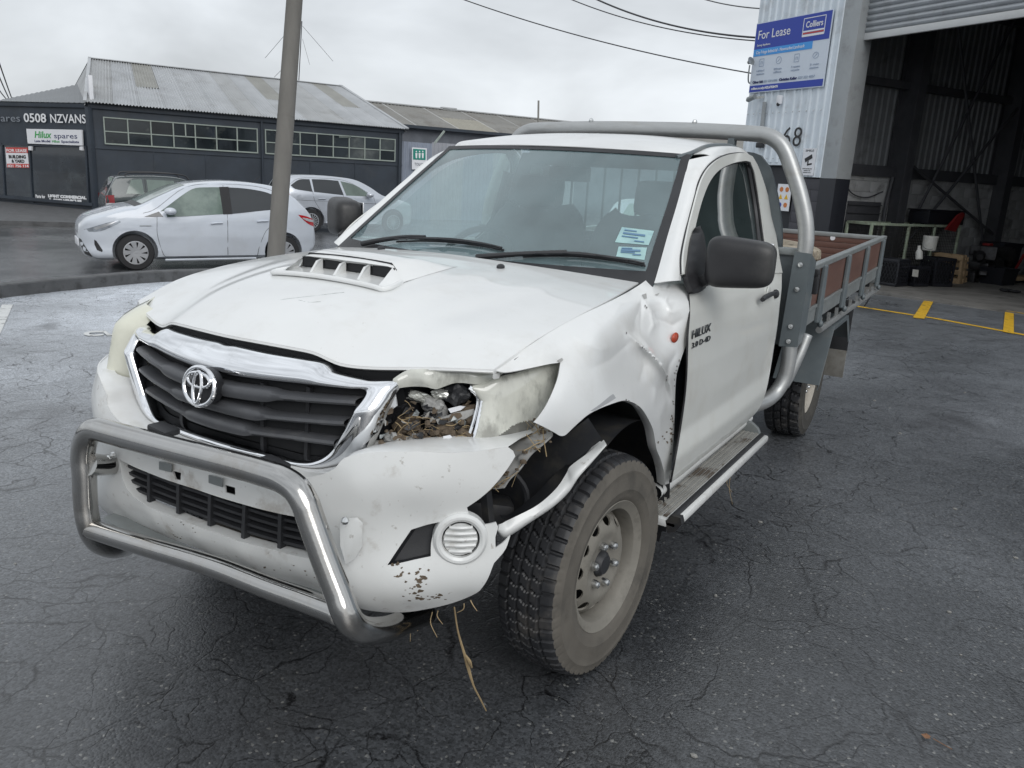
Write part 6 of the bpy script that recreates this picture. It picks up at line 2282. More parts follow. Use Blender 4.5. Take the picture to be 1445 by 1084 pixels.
mb2.box((0.06, 1.02, 1.555), (.20, .03, .065), bev=.02)
mb2.tube([(0.06, 1.03, 1.58), (.06, 1.0, 1.66)], .012, 6)
mb2.build('inner_mirror', MT['interior'], tr)

# ---- inside the cab
cab = bpy.data.objects.new('cab_interior', None)
col.objects.link(cab)
cab.parent = tr
G = []
for x in np.linspace(-.74, .74, 24):
    G.append([(x, .30 + .35 * x * x, 1.175), (x, .50, 1.185), (x, .72, 1.17 + .02 * math.exp(-((x + .37) / .2) ** 2)), (x, .80, 1.10), (x, .78, .95), (x, .70, .6)])
MB().grid(G).build('dashboard', MT['interior'], cab)
m = MB()
m.box((0, 1.1, .52), (1.5, 1.3, .06))
m.box((0, .48, .85), (1.45, .04, .62))
m.build('cab_floor', MT['interior'], cab)
for x, w in ((-.36, .50), (.30, .62)):
    s = bpy.data.objects.new('seat', None)
    col.objects.link(s)
    s.parent = cab
    bk = []
    for z, yy, hw in ((.80, 1.36, w / 2), (.95, 1.40, w / 2 + .01), (1.15, 1.46, w / 2), (1.30, 1.51, w / 2 - .03), (1.37, 1.53, w / 2 - .10)):
        bk.append([(x - hw, yy + .03, z), (x - hw * .8, yy - .035, z), (x, yy - .01, z), (x + hw * .8, yy - .035, z), (x + hw, yy + .03, z)])
    ob_ = patch('backrest', bk, 20, 16, MT['seat'], s, .10)
    MB().box((x, 1.52, 1.46), (.25, .10, .17), Matrix.Rotation(-.15, 3, 'X'), bev=.04).build('headrest', MT['seat'], s)
    MB().box((x, 1.12, .78), (w, .5, .14), bev=.05).build('cushion', MT['seat'], s)
sw = MB()
swc = np.array([-.36, .92, 1.13])
P = [swc + np.array([.185 * math.cos(t), .105 * math.sin(t), .155 * math.sin(t)]) for t in np.linspace(0, 2 * math.pi, 40, endpoint=False)]
sw.tube(P, .016, 8, closed=True)
for a_ in (0, math.pi, -math.pi / 2): sw.tube([swc, swc + np.array([.18 * math.cos(a_), .1 * math.sin(a_), .15 * math.sin(a_)])], .016, 6)
sw.ball(swc, .06, 12)
sw.build('steering_wheel', MT['interior'], cab)
for s_ in (1, -1):
    MB().tube([(s_ * .62, 1.62, 1.55), (s_ * .66, 1.60, 1.35), (s_ * .75, 1.60, 1.1)], .03, 8, 10).build('belt_pillar', MT['interior'], cab)

# right-hand copies of the cab side
for o in (pilL, cant, cabc):
    mirror_obj(o).parent = tr
MT['trimgrey'] = material('grey_cab_trim', (.16, .165, .165), .7)
for f_ in (1, -1):
    t_ = mirror_obj(cabc, 'pillar_trim') if f_ < 0 else cabc.copy()
    if f_ > 0:
        t_.data = cabc.data.copy()
        t_.name = 'pillar_trim'
        col.objects.link(t_)
    t_.modifiers.clear()
    for v_ in t_.data.vertices:
        v_.co.x -= f_ * .022
        v_.co.y -= .012
    t_.data.materials[0] = MT['trimgrey']
    t_.parent = cab
doorR = thing('door', None, None)
doorR.parent = tr
zs_ = [1.13, 1.0, .88, .78, .68, .58, .50, .45]
patch('door_skin', [[(-float(xside(z)), y, z) for y in (.44, .8, 1.2, 1.67)] for z in zs_], 12, 30, MT['cream_paint'], doorR, .004)
for ch in list(doorL.children):
    if ch.name.split('.')[0] in ('door_frame', 'window_seal', 'door_glass'):
        mirror_obj(ch).parent = doorR
# inner door trims seen through the glass
m = MB()
for s in (-1, 1):
    m.grid([[(s * (float(xside(z)) - .05), y, z) for y in (.55, 1.0, 1.62)] for z in (1.15, 1.0, .8, .55)])
m.build('door_trim', MT['interior'], cab)

# ---- mirrors
def mirror_shell(c, sx, sy, sz, yaw, label=None):
    mo = bpy.data.objects.new('wing_mirror', None)
    col.objects.link(mo)
    mo.parent = tr
    m = MB()
    n, k = 40, 22
    V = []
    R = np.array(Matrix.Rotation(yaw, 3, 'Z'))
    for i in range(k + 1):
        ph_ = -math.pi / 2 + math.pi * i / k
        for j in range(n):
            t = 2 * math.pi * j / n
            sg = lambda q, e: math.copysign(abs(q) ** e, q)
            cx, cz = sg(math.cos(t), .42), sg(math.sin(t), .42)
            f = sg(math.cos(ph_), .45)
            y = sg(math.sin(ph_), .6)
            p = np.array([sx * cx * f, sy * y, sz * cz * f])
            p[2] *= 1 - .10 * (p[0] / sx)
            p[0] += .0
            V.append(R @ p + c)
    F_ = [(i * n + j, i * n + (j + 1) % n, (i + 1) * n + (j + 1) % n, (i + 1) * n + j) for i in range(k) for j in range(n)]
    m.add(V, F_)
    m.build('shell', MT['mirror_plastic'], mo, auto=None)
    g = MB()
    g.box(c + R @ np.array([0, sy * .96, 0]), (sx * 1.7, .006, sz * 1.65), R, bev=.002)
    g.build('mirror_glass', MT['chrome'], mo)
    return mo
mcL = ay(1045, 371.5, .60)
mL = mirror_shell(mcL, .118, .065, .086, .18)
sail = trim('sail', [(966.5, 391), (969, 365), (973, 338), (979, 323), (985, 320.5), (990, 333), (994, 360), (997, 392), (992, 405), (982, 412), (975, 414.5)], lambda q: S_side(q, .012), 5, MT['mirror_plastic'], mL, bulge=(.012, 10, (1, 0, 0)), thick=.02)
m = MB()
m.bar(S_side([(984, 400)], .01)[0], mcL + np.array([-.09, .01, -.055]), .06, .045, bev=.015)
m.build('stalk', MT['mirror_plastic'], mL)
mcR = ay(486, 306, .66)
mR = mirror_shell(mcR, .112, .065, .086, -.55)
m = MB()
m.bar((-.80, .52, 1.22), mcR + np.array([.06, 0, -.05]), .06, .045, bev=.015)
m.build('stalk', MT['mirror_plastic'], mR)

# ---- nudge bar
nb = bpy.data.objects.new('nudge_bar', None)
col.objects.link(nb)
nb.parent = tr
Y = -1.0
top = [(119, 668), (117, 646), (119.5, 625), (126, 611.5), (137, 606), (160, 611.5), (235, 631.5), (330, 655.5), (377.5, 669), (400, 677), (418, 690), (430, 709), (437, 728), (455, 779), (467, 811), (478, 839)]
pts = [ay(*p, Y) for p in top]
low_r = [ay(121, 713, Y), ay(127, 745, Y + .005), ay(139, 765, Y + .06), ay(160, 773.5, Y + .16), ay(178, 772, Y + .30)]
low_l = [ay(488, 866, Y), ay(499, 882, Y + .02), ay(517, 890, Y + .06), ay(545, 888, Y + .15), ay(574, 877, Y + .27), ay(600, 866, Y + .38)]
path = low_r[::-1] + pts + low_l
MB().tube(path, .0325, 24, 150).build('hoop', MT['steel'], nb, auto=None)
lo = [ay(*p, Y) for p in ((126, 746), (170, 760), (213, 773), (301, 799.5), (377.5, 829), (430, 848), (480, 867))]
MB().tube(lo, .0275, 20, 50).build('cross_tube', MT['steel'], nb, auto=None)
MB().tube([ay(124, 655, Y), ay(150, 656, Y + .06), ay(176, 652, Y + .12)], [.034, .03, .03], 14, 12).build('bracket', MT['steel'], nb)
MB().prism([ay(480, 737, Y + .07), ay(492, 736, Y + .10), ay(500, 744, Y + .11), ay(499, 778, Y + .11), ay(488, 796, Y + .09), ay(480, 770, Y + .07)], (.0, .03, 0)).build('bracket', MT['paint_dirty'], nb)
for p in ((153, 647), (160, 642), (487, 735)):
    MB().ball(ay(*p, Y + .06), .010, 8).build('bolt', MT['bolt'], nb)
for p, w in (((231, 606), 12), ((385, 655), 13)):
    c = ay(*p, -.955)
    MB().box(c, (.075, .05, .018), Matrix.Rotation(.12, 3, 'Y'), bev=.007).build('rubber_pad', MT['black'], nb)

# ---- wheels
def tyre_mesh(R, rim, sw, tw, lugs, deep, name, rough_tread=False):
    prof = []
    x_in = -sw / 2
    hw = tw / 2
    side = [(rim, .36 * sw), (rim + .010, .44 * sw), (rim + .030, .49 * sw), (rim + .045, .497 * sw), (rim + .047, .503 * sw), (rim + .052, .503 * sw), (rim + .055, .500 * sw), (rim + .085, .50 * sw), (rim + .10, .492 * sw), (rim + .103, .497 * sw), (rim + .108, .497 * sw), (rim + .112, .485 * sw), (R - .028, .465 * sw), (R - .016, .445 * sw)]
    cols_ = [(x, r, 1) for r, x in side]
    n = 40
    tread = []
    for i in range(n + 1):
        x = hw - tw * i / n
        r = R - .010 * (abs(x) / hw) ** 3
        tread.append((x, r, 0))
    cols_ = cols_ + tread + [(-x, r, 1) for r, x in side[::-1]]
    NA = lugs * 8
    V, F_, mi = [], [], []
    m_ = len(cols_)
    for a in range(NA):
        t = 2 * math.pi * a / NA
        for x, r, k in cols_:
            if k == 0:
                g = 0
                ph_ = (a / 8.0)
                ax_ = abs(x) / hw
                if rough_tread:
                    if abs(ax_ - .45) < .07 or abs(x) < .004: g = 1
                    fr = (ph_ + (.5 if x > 0 else 0) + ax_ * .6) % 1
                    if fr < .26: g = 1
                else:
                    if any(abs(x / hw - c_) < .05 for c_ in (-.62, -.22, .22, .62)): g = 1
                    if ax_ > .64:
                        if (ph_ + (.4 if x > 0 else 0)) % 1 < .20: g = 1
                    elif (ph_ + x / hw * 1.3 + (.5 if ax_ < .22 else 0)) % 1 < .14: g = .8
                r2 = r - deep * g
            else:
                r2 = r
                if r > R - .03 and (a / 8.0 + (.4 if x > 0 else 0)) % 1 < .20: r2 = r - deep * .55
            V.append((x, r2 * math.sin(t), r2 * math.cos(t)))
    for a in range(NA):
        b = (a + 1) % NA
        for i in range(m_ - 1):
            F_.append((a * m_ + i, b * m_ + i, b * m_ + i + 1, a * m_ + i + 1))
            mi.append(0 if (cols_[i][2] == 0 or cols_[i + 1][2] == 0) else 1)
    me = bpy.data.meshes.new(name)
    me.from_pydata(V, [], F_)
    me.materials.append(MT['tread'])
    me.materials.append(MT['sidewall'])
    me.polygons.foreach_set('material_index', mi)
    me.polygons.foreach_set('use_smooth', [True] * len(F_))
    me.update()
    me.set_sharp_from_angle(angle=math.radians(32))
    return me

def rim_parts(parent, rim, mat, x0):
    m = MB()
    m.lathe([(rim - .004, x0 - .17), (rim - .014, x0 - .12), (rim - .03, x0 - .09), (rim - .026, x0 - .02), (rim - .020, x0 - .005), (rim - .006, x0 + .002), (rim + .008, x0 + .010), (rim + .012, x0 + .006), (rim + .006, x0 - .006)], (0, 0, 0), (1, 0, 0), 72)
    m.build('rim_barrel', mat, parent)
    hole = []
    n = 12
    for k_ in range(n):
        a = 2 * math.pi * k_ / n
        c = np.array([math.cos(a), math.sin(a)]) * (rim * .70)
        tt = np.array([-math.sin(a), math.cos(a)])
        rr_ = np.array([math.cos(a), math.sin(a)])
        hole.append([tuple(c + tt * .0225 * math.cos(q) + rr_ * .0170 * math.sin(q)) for q in np.linspace(0, 2 * math.pi, 10, endpoint=False)])
    circ = [(rim * .865 * math.cos(q), rim * .865 * math.sin(q)) for q in np.linspace(0, 2 * math.pi, 48, endpoint=False)]
    cen = [(.045 * math.cos(q), .045 * math.sin(q)) for q in np.linspace(0, 2 * math.pi, 20, endpoint=False)]
    def mp(q):
        r_ = np.hypot(q[:, 0], q[:, 1]) / rim
        dpt = np.interp(r_, [0, .22, .30, .45, .52, .60, .72, .80, .87], [-.030, -.030, -.027, -.020, -.014, -.018, -.032, -.050, -.072])
        return np.stack([x0 + dpt, q[:, 0], q[:, 1]], 1)
    trim('rim_disc', circ, mp, .012, mat, parent, hole + [cen], thick=.006)
    MB().lathe([(0, x0 - .008), (.030, x0 - .008), (.040, x0 - .018), (.046, x0 - .05), (.046, x0 - .1)], (0, 0, 0), (1, 0, 0), 28).build('hub_cap', MT['black'], parent)
    for k_ in range(6):
        a = 2 * math.pi * (k_ + .35) / 6
        c = np.array([x0 - .024, .070 * math.cos(a), .070 * math.sin(a)])
        MB().lathe([(.0135, 0), (.0135, .014), (.010, .024), (.0, .028)], c, (1, 0, 0), 10).build('wheel_nut', MT['bolt'], parent)
    MB().lathe([(0, x0 - .12), (rim * .9, x0 - .12)], (0, 0, 0), (1, 0, 0), 32).build('brake_back', MT['void'], parent)

def wheel(loc, rz, me, rim, mat, spin, side=1):
    w = bpy.data.objects.new('wheel', None)
    col.objects.link(w)
    w.parent = tr
    w.location = loc
    w.rotation_euler = (spin, 0, rz + (math.pi if side < 0 else 0))
    t = bpy.data.objects.new('tyre', me)
    col.objects.link(t)
    t.parent = w
    rim_parts(w, rim, mat, .085)
    return w
ty_f = tyre_mesh(.360, .205, .212, .172, 56, .009, 'tyre')
ty_r = tyre_mesh(.364, .205, .235, .20, 34, .014, 'tyre', True)
MT_side_rear = material('dark_sidewall', (.05, .047, .042), .8, var=.2, vscale=9, dirt=(.13, .12, .10), dscale=7, damt=.5)
ty_r.materials[1] = MT_side_rear
wF = wheel((.762, -.055, .355), math.radians(-4), ty_f, .205, MT['rim'], .4)
wFR = wheel((-.75, -.045, .358), math.radians(-4), ty_f, .205, MT['rim'], 1.1, -1)
wR = wheel((.742, 3.075, .362), 0, ty_r, .205, MT['rim_rear'], .9)
wRR = wheel((-.742, 3.075, .362), 0, ty_r, .205, MT['rim_rear'], .2, -1)

# ---- arch liner, flap, underbody
def liner(s):
    m = MB()
    G = []
    for a in np.linspace(1.0, math.pi + .15, 40):
        r = .465
        G.append([(s * x, .02 - r * math.cos(a) * (1 - .05 * (x < .5)), .34 + r * math.sin(a)) for x in (.845, .80, .70, .60, .48)])
    m.grid(G)
    m.grid([[(s * .48, .02 - .465 * math.cos(a), .34 + .465 * math.sin(a)), (s * .48, .02, .34)] for a in np.linspace(1.0, math.pi + .15, 40)])
    o = m.build('arch_liner', MT['liner'], tr)
    return o
liner(1)
liner(-1)
P = [ay(*p, .44) for p in ((917, 612), (926, 634), (934, 668), (938, 710), (936, 742), (930, 765), (920, 760), (921, 720), (914, 660))]
MB().prism(P, (-.02, .02, 0)).build('splash_flap', MT['liner'], tr)
m = MB()
m.box((0, -.05, .80), (1.0, 1.2, .40))
m.box((0, -.55, .72), (.98, .28, .30))
m.box((-.60, -.36, .86), (.24, .30, .16))
m.build('engine_bay', MT['void'], tr, smooth=False)
m = MB()
for s in (-1, 1):
    m.box((s * .42, 1.9, .56), (.08, 5.0, .14))
    m.tube([(s * .60, -.03, .36), (s * .2, -.03, .40)], .04, 10)
    m.tube([(s * .64, 3.075, .36), (0, 3.075, .36)], .05, 10)
m.box((0, 1.1, .50), (1.3, 1.2, .06))
m.box((0, .3, .42), (.5, 1.6, .16), bev=.04)
m.box((0, -.62, .56), (.9, .10, .14), bev=.02)
m.tube([(.3, .6, .40), (.32, 2.5, .42), (.35, 4.4, .5)], .03, 8, 20)
m.ball((0, 3.075, .36), .15, 16)
m.build('chassis', MT['void'], tr)
m = MB()
m.bar((.50, -.62, .66), (.70, -.44, .62), .09, .09, bev=.02)
m.bar((.70, -.60, .83), (.74, -.60, .60), .02, .025, up=(0, 1, 0))
m.tube([(.70, -.50, .80), (.76, -.46, .70), (.74, -.50, .56)], .008, 6, 12)
m.build('crash_frame', MT['liner'], tr)
trim('inner_guard', [(755, 600), (792, 618), (830, 590), (850, 620), (806, 655), (770, 705), (705, 738), (660, 735), (655, 716), (690, 690), (715, 660)], lambda q: np.array([ay(*p, -.40) for p in q]), 14, MT['liner'], tr)

# ---- side step
st_ = bpy.data.objects.new('side_step', None)
col.objects.link(st_)
st_.parent = tr
m = MB()
m.box((.875, .93, .385), (.135, 1.26, .030), bev=.010)
m.build('step_board', MT['paint_dirty'], st_)
for x in (.828, .848, .868, .888):
    MB().box((x, .93, .403), (.014, 1.22, .008), bev=.003).build('tread_strip', MT['stepalu'], st_)
MB().box((.914, .93, .402), (.022, 1.24, .012), bev=.004).build('rubber_strip', MT['black'], st_)
P = [ay(*p, 1.55) for p in ((1031, 634), (1031, 606), (1038, 597), (1048, 593.5), (1060, 597), (1069, 606), (1073, 618), (1071, 630), (1062, 637))]
MB().prism(P, (0, .03, 0)).build('end_plate', MT['galv'], st_)
P = [ay(*p, .30) for p in ((939, 735), (948, 728), (960, 731), (962, 741), (952, 751), (942, 752))]
MB().prism(P, (0, .03, 0)).build('end_cap', MT['liner'], st_)
m = MB()
for y in (.5, 1.35): m.bar((.84, y, .37), (.55, y, .46), .05, .03)
m.build('step_bracket', MT['void'], st_)

# ---- rear tray
def zt(y): return 1.168 + .0216 * (y - 2.044)
XO = .937
hb = bpy.data.objects.new('headboard', None)
col.objects.link(hb)
hb.parent = tr
MB().box((0, 1.955, 1.00), (1.78, .03, .46), bev=.004).build('panel', MT['greypaint'], hb)
MB().box((0, 1.95, 1.243), (1.80, .06, .036), bev=.008).build('top_rail', MT['galv'], hb)
hoop = [(.905, .80), (.912, 1.0), (.920, 1.25), (.914, 1.34), (.896, 1.42), (.86, 1.52), (.812, 1.625), (.765, 1.715), (.722, 1.762), (.67, 1.786), (.60, 1.795), (.3, 1.805)]
hp = [(x, 1.9, z) for x, z in hoop] + [(0, 1.9, 1.807)] + [(-x, 1.9, z) for x, z in hoop[::-1]]
MB().tube(hp, .038, 20, 140).build('hoop', MT['alloy_tube'], hb, auto=None)
for s in (-1, 1):
    br = MB().prism([(s * .880, 1.862, 1.250), (s * .960, 1.862, 1.246), (s * .955, 1.862, .786), (s * .866, 1.862, .778)], (0, .01, 0)).build('bracket_plate', MT['greypaint'], hb, smooth=False)
    MB().prism([(s * .958, 1.866, 1.246), (s * .958, 2.02, 1.20), (s * .954, 2.02, .80), (s * .954, 1.866, .786)], (-s * .008, 0, 0)).build('bracket_side', MT['greypaint'], hb, smooth=False)
    for z in (1.19, 1.07, .885, .81):
        MB().lathe([(0, .012), (.012, .010), (.014, 0)], (s * (.917 if z > 1 else .912), 1.862, z), (0, -1, 0), 10).build('bolt', MT['bolt'], br)
up2 = [(-.80, 1.25), (-.785, 1.36), (-.74, 1.52), (-.69, 1.64), (-.64, 1.695), (-.56, 1.712), (0, 1.715), (.56, 1.712), (.64, 1.695), (.69, 1.64), (.74, 1.52), (.785, 1.36), (.80, 1.25)]
in2 = [(-.72, 1.26), (-.70, 1.38), (-.66, 1.52), (-.61, 1.62), (-.55, 1.65), (0, 1.655), (.55, 1.65), (.61, 1.62), (.66, 1.52), (.70, 1.38), (.72, 1.26)]
trim('window_guard', up2, lambda q: np.stack([q[:, 0], np.full(len(q), 1.95), q[:, 1]], 1), .05, MT['greypaint'], hb, [in2], thick=.03)
for x in np.linspace(-.60, .60, 13):
    MB().bar((x, 1.95, 1.25), (x, 1.95, 1.66), .010, .010, up=(0, 1, 0)).build('guard_bar', MT['greypaint'], hb)
for x in (-.5, .5):
    MB().box((x, 1.90, 1.757), (.035, .05, .05), bev=.006).build('hoop_clamp', MT['greypaint'], hb)
for x in (.30, -.28):
    MB().ball((x, 1.89, 1.845), .014, 8).build('hoop_bolt', MT['bolt'], hb)

def sx_(px, py): return ax(px, py, XO)
def s5(u_, v_): return (1090 + u_ / 6.376, 300 + v_ / 6.376)
straps = [(s5(460, 480), s5(415, 950)), (s5(680, 390), s5(635, 790)), (s5(850, 310), s5(810, 670)), (s5(985, 250), s5(955, 590))]
ys_ = [(ax(*a, XO + .01)[1], ax(*b, XO + .02)[1]) for a, b in straps]
ys_ = [(a + b) / 2 for a, b in ys_]
Y0, Y1 = 2.05, 4.80
def side_board(s):
    bd_ = bpy.data.objects.new('side_board', None)
    col.objects.link(bd_)
    bd_.parent = tr
    X = s * XO
    def bx(y0, y1, z0, z1, d0, d1, nm, mat, bev=.004, par=bd_):
        m = MB()
        a = lambda y, z: (zt(y) - 1.168) + z
        V = [(X + s * d0, y0, a(y0, z0)), (X + s * d1, y0, a(y0, z0)), (X + s * d1, y1, a(y1, z0)), (X + s * d0, y1, a(y1, z0))]
        V2 = [(p[0], p[1], a(p[1], z1)) for p in V]
        m.add(V + V2, [(3, 2, 1, 0), (4, 5, 6, 7)] + [(i, (i + 1) % 4, 4 + (i + 1) % 4, 4 + i) for i in range(4)])
        o = m.build(nm, mat, par, smooth=False)
        b = o.modifiers.new('edge', 'BEVEL')
        b.width = bev
        b.segments = 2
        return o
    bx(Y0, Y1, 1.145, 1.175, -.03, .012, 'top_rail', MT['galv'], .006)
    bx(Y0, Y1, .860, .935, -.03, .006, 'lower_rail', MT['galv'], .006)
    bx(Y0, Y1, .935, .953, -.03, .012, 'rail_lip', MT['galv'], .003)
    bx(Y0, Y0 + .05, .955, 1.145, -.03, .010, 'end_frame', MT['galv'], .004)
    bx(Y1 - .05, Y1, .955, 1.145, -.03, .010, 'end_frame', MT['galv'], .004)
    yy = [Y0 + .05] + ys_ + [Y1 - .05]
    for a, b in zip(yy[:-1], yy[1:]):
        bx(a + .002, b - .002, .955, 1.145, -.022, .002, 'plywood_board', MT['ply'], .002)
    for y in ys_:
        m = MB()
        za, zb_ = zt(y) - .01, .855
        m.prism([(X + s * .004, y - .016, za), (X + s * .012, y + .016, za), (X + s * .012, y + .032, zb_), (X + s * .004, y - .032, zb_)], (s * .022, 0, 0))
        o = m.build('strap_post', MT['greypaint'], bd_, smooth=False)
        b = o.modifiers.new('edge', 'BEVEL')
        b.width = .006
        b.segments = 2
        MB().ball((X + s * .035, y, zb_ - .005), .020, 12, sq=(.8, 1, 1)).build('hinge', MT['greypaint'], bd_)
    la = MB()
    la.box((X + s * .022, Y0 + .03, 1.08), (.03, .035, .10), bev=.008)
    la.box((X + s * .020, Y0 + .03, 1.14), (.03, .045, .035), bev=.006)
    la.build('latch', MT['black'], bd_)
    rr2 = MB()
    rr2.tube([(X + s * .005, Y0 + .42, .79), (X + s * .005, Y1 - .05, .815)], .019, 10)
    rr2.build('rope_rail', MT['alloy_tube'], bd_)
    for y in np.linspace(Y0 + .43, Y1 - .06, 10):
        MB().bar((X + s * .002, y, .86), (X + s * .005, y, .79), .016, .022, up=(0, 1, 0)).build('rail_hanger', MT['alloy_tube'], bd_)
    return bd_
side_board(1)
side_board(-1)
tb_ = bpy.data.objects.new('tail_board', None)
col.objects.link(tb_)
tb_.parent = tr
MB().box((0, Y1 + .0, 1.212), (1.87, .04, .034), bev=.006).build('top_rail', MT['galv'], tb_)
for i in range(5):
    z0 = .965 + i * .047
    MB().box((0, Y1, z0 + .0225), (1.84, .024, .045), bev=.003).build('plywood_board', MT['ply'], tb_)
MB().box((0, Y1, .91), (1.87, .035, .10), bev=.005).build('lower_rail', MT['galv'], tb_)
MB().lathe([(0, .004), (.02, .004), (.02, 0)], (.55, Y1 - .014, 1.185), (0, -1, 0), 12).build('washer', MT['white'], tb_)
for i in range(9):
    MB().box((-.82 + i * .205, (Y0 + Y1) / 2, .93), (.20, Y1 - Y0 - .04, .02), bev=.003).build('deck_board', MT['ply'], tr)
m = MB()
for y in np.linspace(2.2, 4.6, 6): m.box((0, y, .88), (1.80, .06, .07))
m.box((.42, 3.4, .80), (.08, 2.8, .10))
m.box((-.42, 3.4, .80), (.08, 2.8, .10))
m.build('deck_frame', MT['void'], tr, smooth=False)
# tubes under the headboard bracket
m = MB()
m.tube([(.913, 1.9, .80), (.915, 1.9, .68), (.905, 1.89, .60), (.88, 1.85, .535), (.85, 1.77, .505), (.80, 1.62, .495), (.72, 1.45, .49)], .037, 16, 50)
m.build('guard_tube', MT['alloy_tube'], tr, auto=None)
m = MB()
m.tube([(.965, 2.02, .83), (.945, 1.98, .72), (.92, 1.95, .62), (.905, 1.92, .57)], .028, 14, 24)
m.build('stay_tube', MT['alloy_tube'], tr, auto=None)
# rear mudguard and flaps
for s in (1, -1):
    GO = [(2.60, .447), (2.84, .765), (3.32, .775), (3.52, .60)]
    rows = [[(s * x, y, z) for y, z in GO] for x in (.965, .70)]
    m = MB()
    m.grid(np.array(rows).transpose(1, 0, 2))
    m.grid([[(s * .965, y, z), (s * .958, y, z - .03)] for y, z in GO])
    o = m.build('rear_mudguard', MT['greypaint'], tr, smooth=False)
    solid(o, .004)
    MB().box((s * .80, 3.62, .66), (.30, .012, .36), bev=.003).build('mud_flap', MT['black'], tr)
    MB().box((s * .80, 3.605, .40), (.30, .012, .19), bev=.003).build('mud_flap', MT['flap'], tr)
m = MB()
m.tube([ax(1234, 409, .9), ax(1220, 432, .9)], .006, 5)
m.build('loose_strap', MT['black'], tr)

# ---- things lying in and hanging from the truck
sp = thing('old_tyre', 'dusty old tyre lying flat in the tray of the damaged pickup', 'tyre', loc=(.47, 2.78, .94 + .185))
sp.rotation_euler = (math.radians(4), math.radians(-86), 0)
t = bpy.data.objects.new('rubber_ring', ty_r.copy())
t.data.materials[0] = MT['mud']
t.data.materials[1] = MT['mud']
col.objects.link(t)
t.parent = sp
MT['mudpale'] = material('caked_pale_mud', (.30, .26, .20), .9, var=.3, vscale=14, dirt=(.10, .085, .07), dscale=9, damt=.8, bump=.4, bscale=50)
t.data.materials[0] = MT['mudpale']
t.data.materials[1] = MT['mudpale']
MB().lathe([(.15, -.06), (.20, -.08), (.21, 0), (.20, .08), (.15, .06), (.05, .05), (0, .05)], (0, 0, 0), (1, 0, 0), 32).build('rim', MT['rim_rear'], sp)

s0 = bumpm([(641, 857)], -.0)[0] + np.array([0, .01, 0])
s9 = on_ground(686, 1003, .01)
px_ = [(641, 857), (646, 890), (655, 922), (660, 940), (668, 967), (677, 985), (686, 1003)]
P = []
for i, p in enumerate(px_):
    t_ = i / (len(px_) - 1)
    y = s0[1] * (1 - t_) + s9[1] * t_
    P.append(ay(*p, y))
m = MB()
m.tube(P, [.0022, .0026, .004, .0055, .003, .0026, .002], 6, 40)
m.tube([P[2], (P[2] + P[3]) / 2 + [.012, 0, 0], P[3] + [.014, 0, .0]], [.002, .005, .002], 5, 10)
tag(m.build('straw', MT['straw']), 'long dry straw stalk hanging from under the dented bumper to the ground', 'straw')
m = MB()
r = random.Random(12)
for a, b in (((664, 847), (672, 862)), ((655, 852), (648, 866)), ((610, 864), (618, 900)), ((618, 862), (622, 880)), ((575, 872), (578, 905)), ((590, 870), (588, 890)), ((1031, 668), (1034, 712)), ((1028, 672), (1030, 694))):
    yy = -.70 if a[0] < 900 else 1.1
    A2, B2 = ay(*a, yy), ay(*b, yy)
    m.tube([A2, (A2 + B2) / 2 + [r.uniform(-.015, .015), 0, 0], B2 + [r.uniform(-.01, .01), 0, 0]], [.0016, .0014, .0007], 5, 10)
tag(m.build('dry_grass', MT['straw']), 'short wisps of dry grass hanging under the pickup', 'dry grass', kind='stuff')
m = MB()
r = random.Random(21)
for i in range(10):
    p = ay(r.uniform(370, 455), 0, -.96)
    x = r.uniform(.1, .5)
    c = np.array([x, float(yl(x)) - .035, .487])
    a = r.uniform(0, 3.1)
    L_ = r.uniform(.02, .07)
    m.tube([c, c + np.array([math.cos(a) * L_, -.004, abs(math.sin(a)) * L_ * .5])], .0016, 4)
tag(m.build('twigs', MT['straw']), 'twigs and leaf litter lying on the bumper ledge behind the nudge bar', 'twigs', kind='stuff')

# scattered grit and small stones on the asphalt
m = MB()
r = random.Random(33)
MT['grit'] = material('pale_grit', (.26, .255, .24), .8)
for i in range(260):
    x, y = r.uniform(-2.5, 5.5), r.uniform(-1.9, 6)
    if abs(x) < .95 and -1 < y < 5: continue
    s = r.choice((.003, .003, .004, .005, .008))
    m.ball((x, y, hgt(x, y) + s * .4), s, 6, sq=(r.uniform(.8, 1.6), r.uniform(.7, 1.2), .6))
tag(m.build('grit', MT['grit']), 'pale specks of grit and small stones scattered on the asphalt', 'grit', kind='stuff')
lf = on_ground(1306, 1040, .004)
m = MB()
P = [lf + np.array([math.cos(a) * .016 * (1.2 if k % 2 else .5), math.sin(a) * .008, .004 * (k % 3)]) for k, a in enumerate(np.linspace(0, 6.28, 9)[:-1])]
m.add(P + [lf + np.array([0, 0, .008])], [(i, (i + 1) % 8, 8) for i in range(8)])
m.tube([lf + np.array([.02, 0, .003]), lf + np.array([.07, -.02, .003])], .0015, 4)
tag(m.build('dry_leaf', material('dry_leaf', (.20, .10, .05), .7)), 'small brown dry leaf on the asphalt in front of the wheel side', 'leaf')
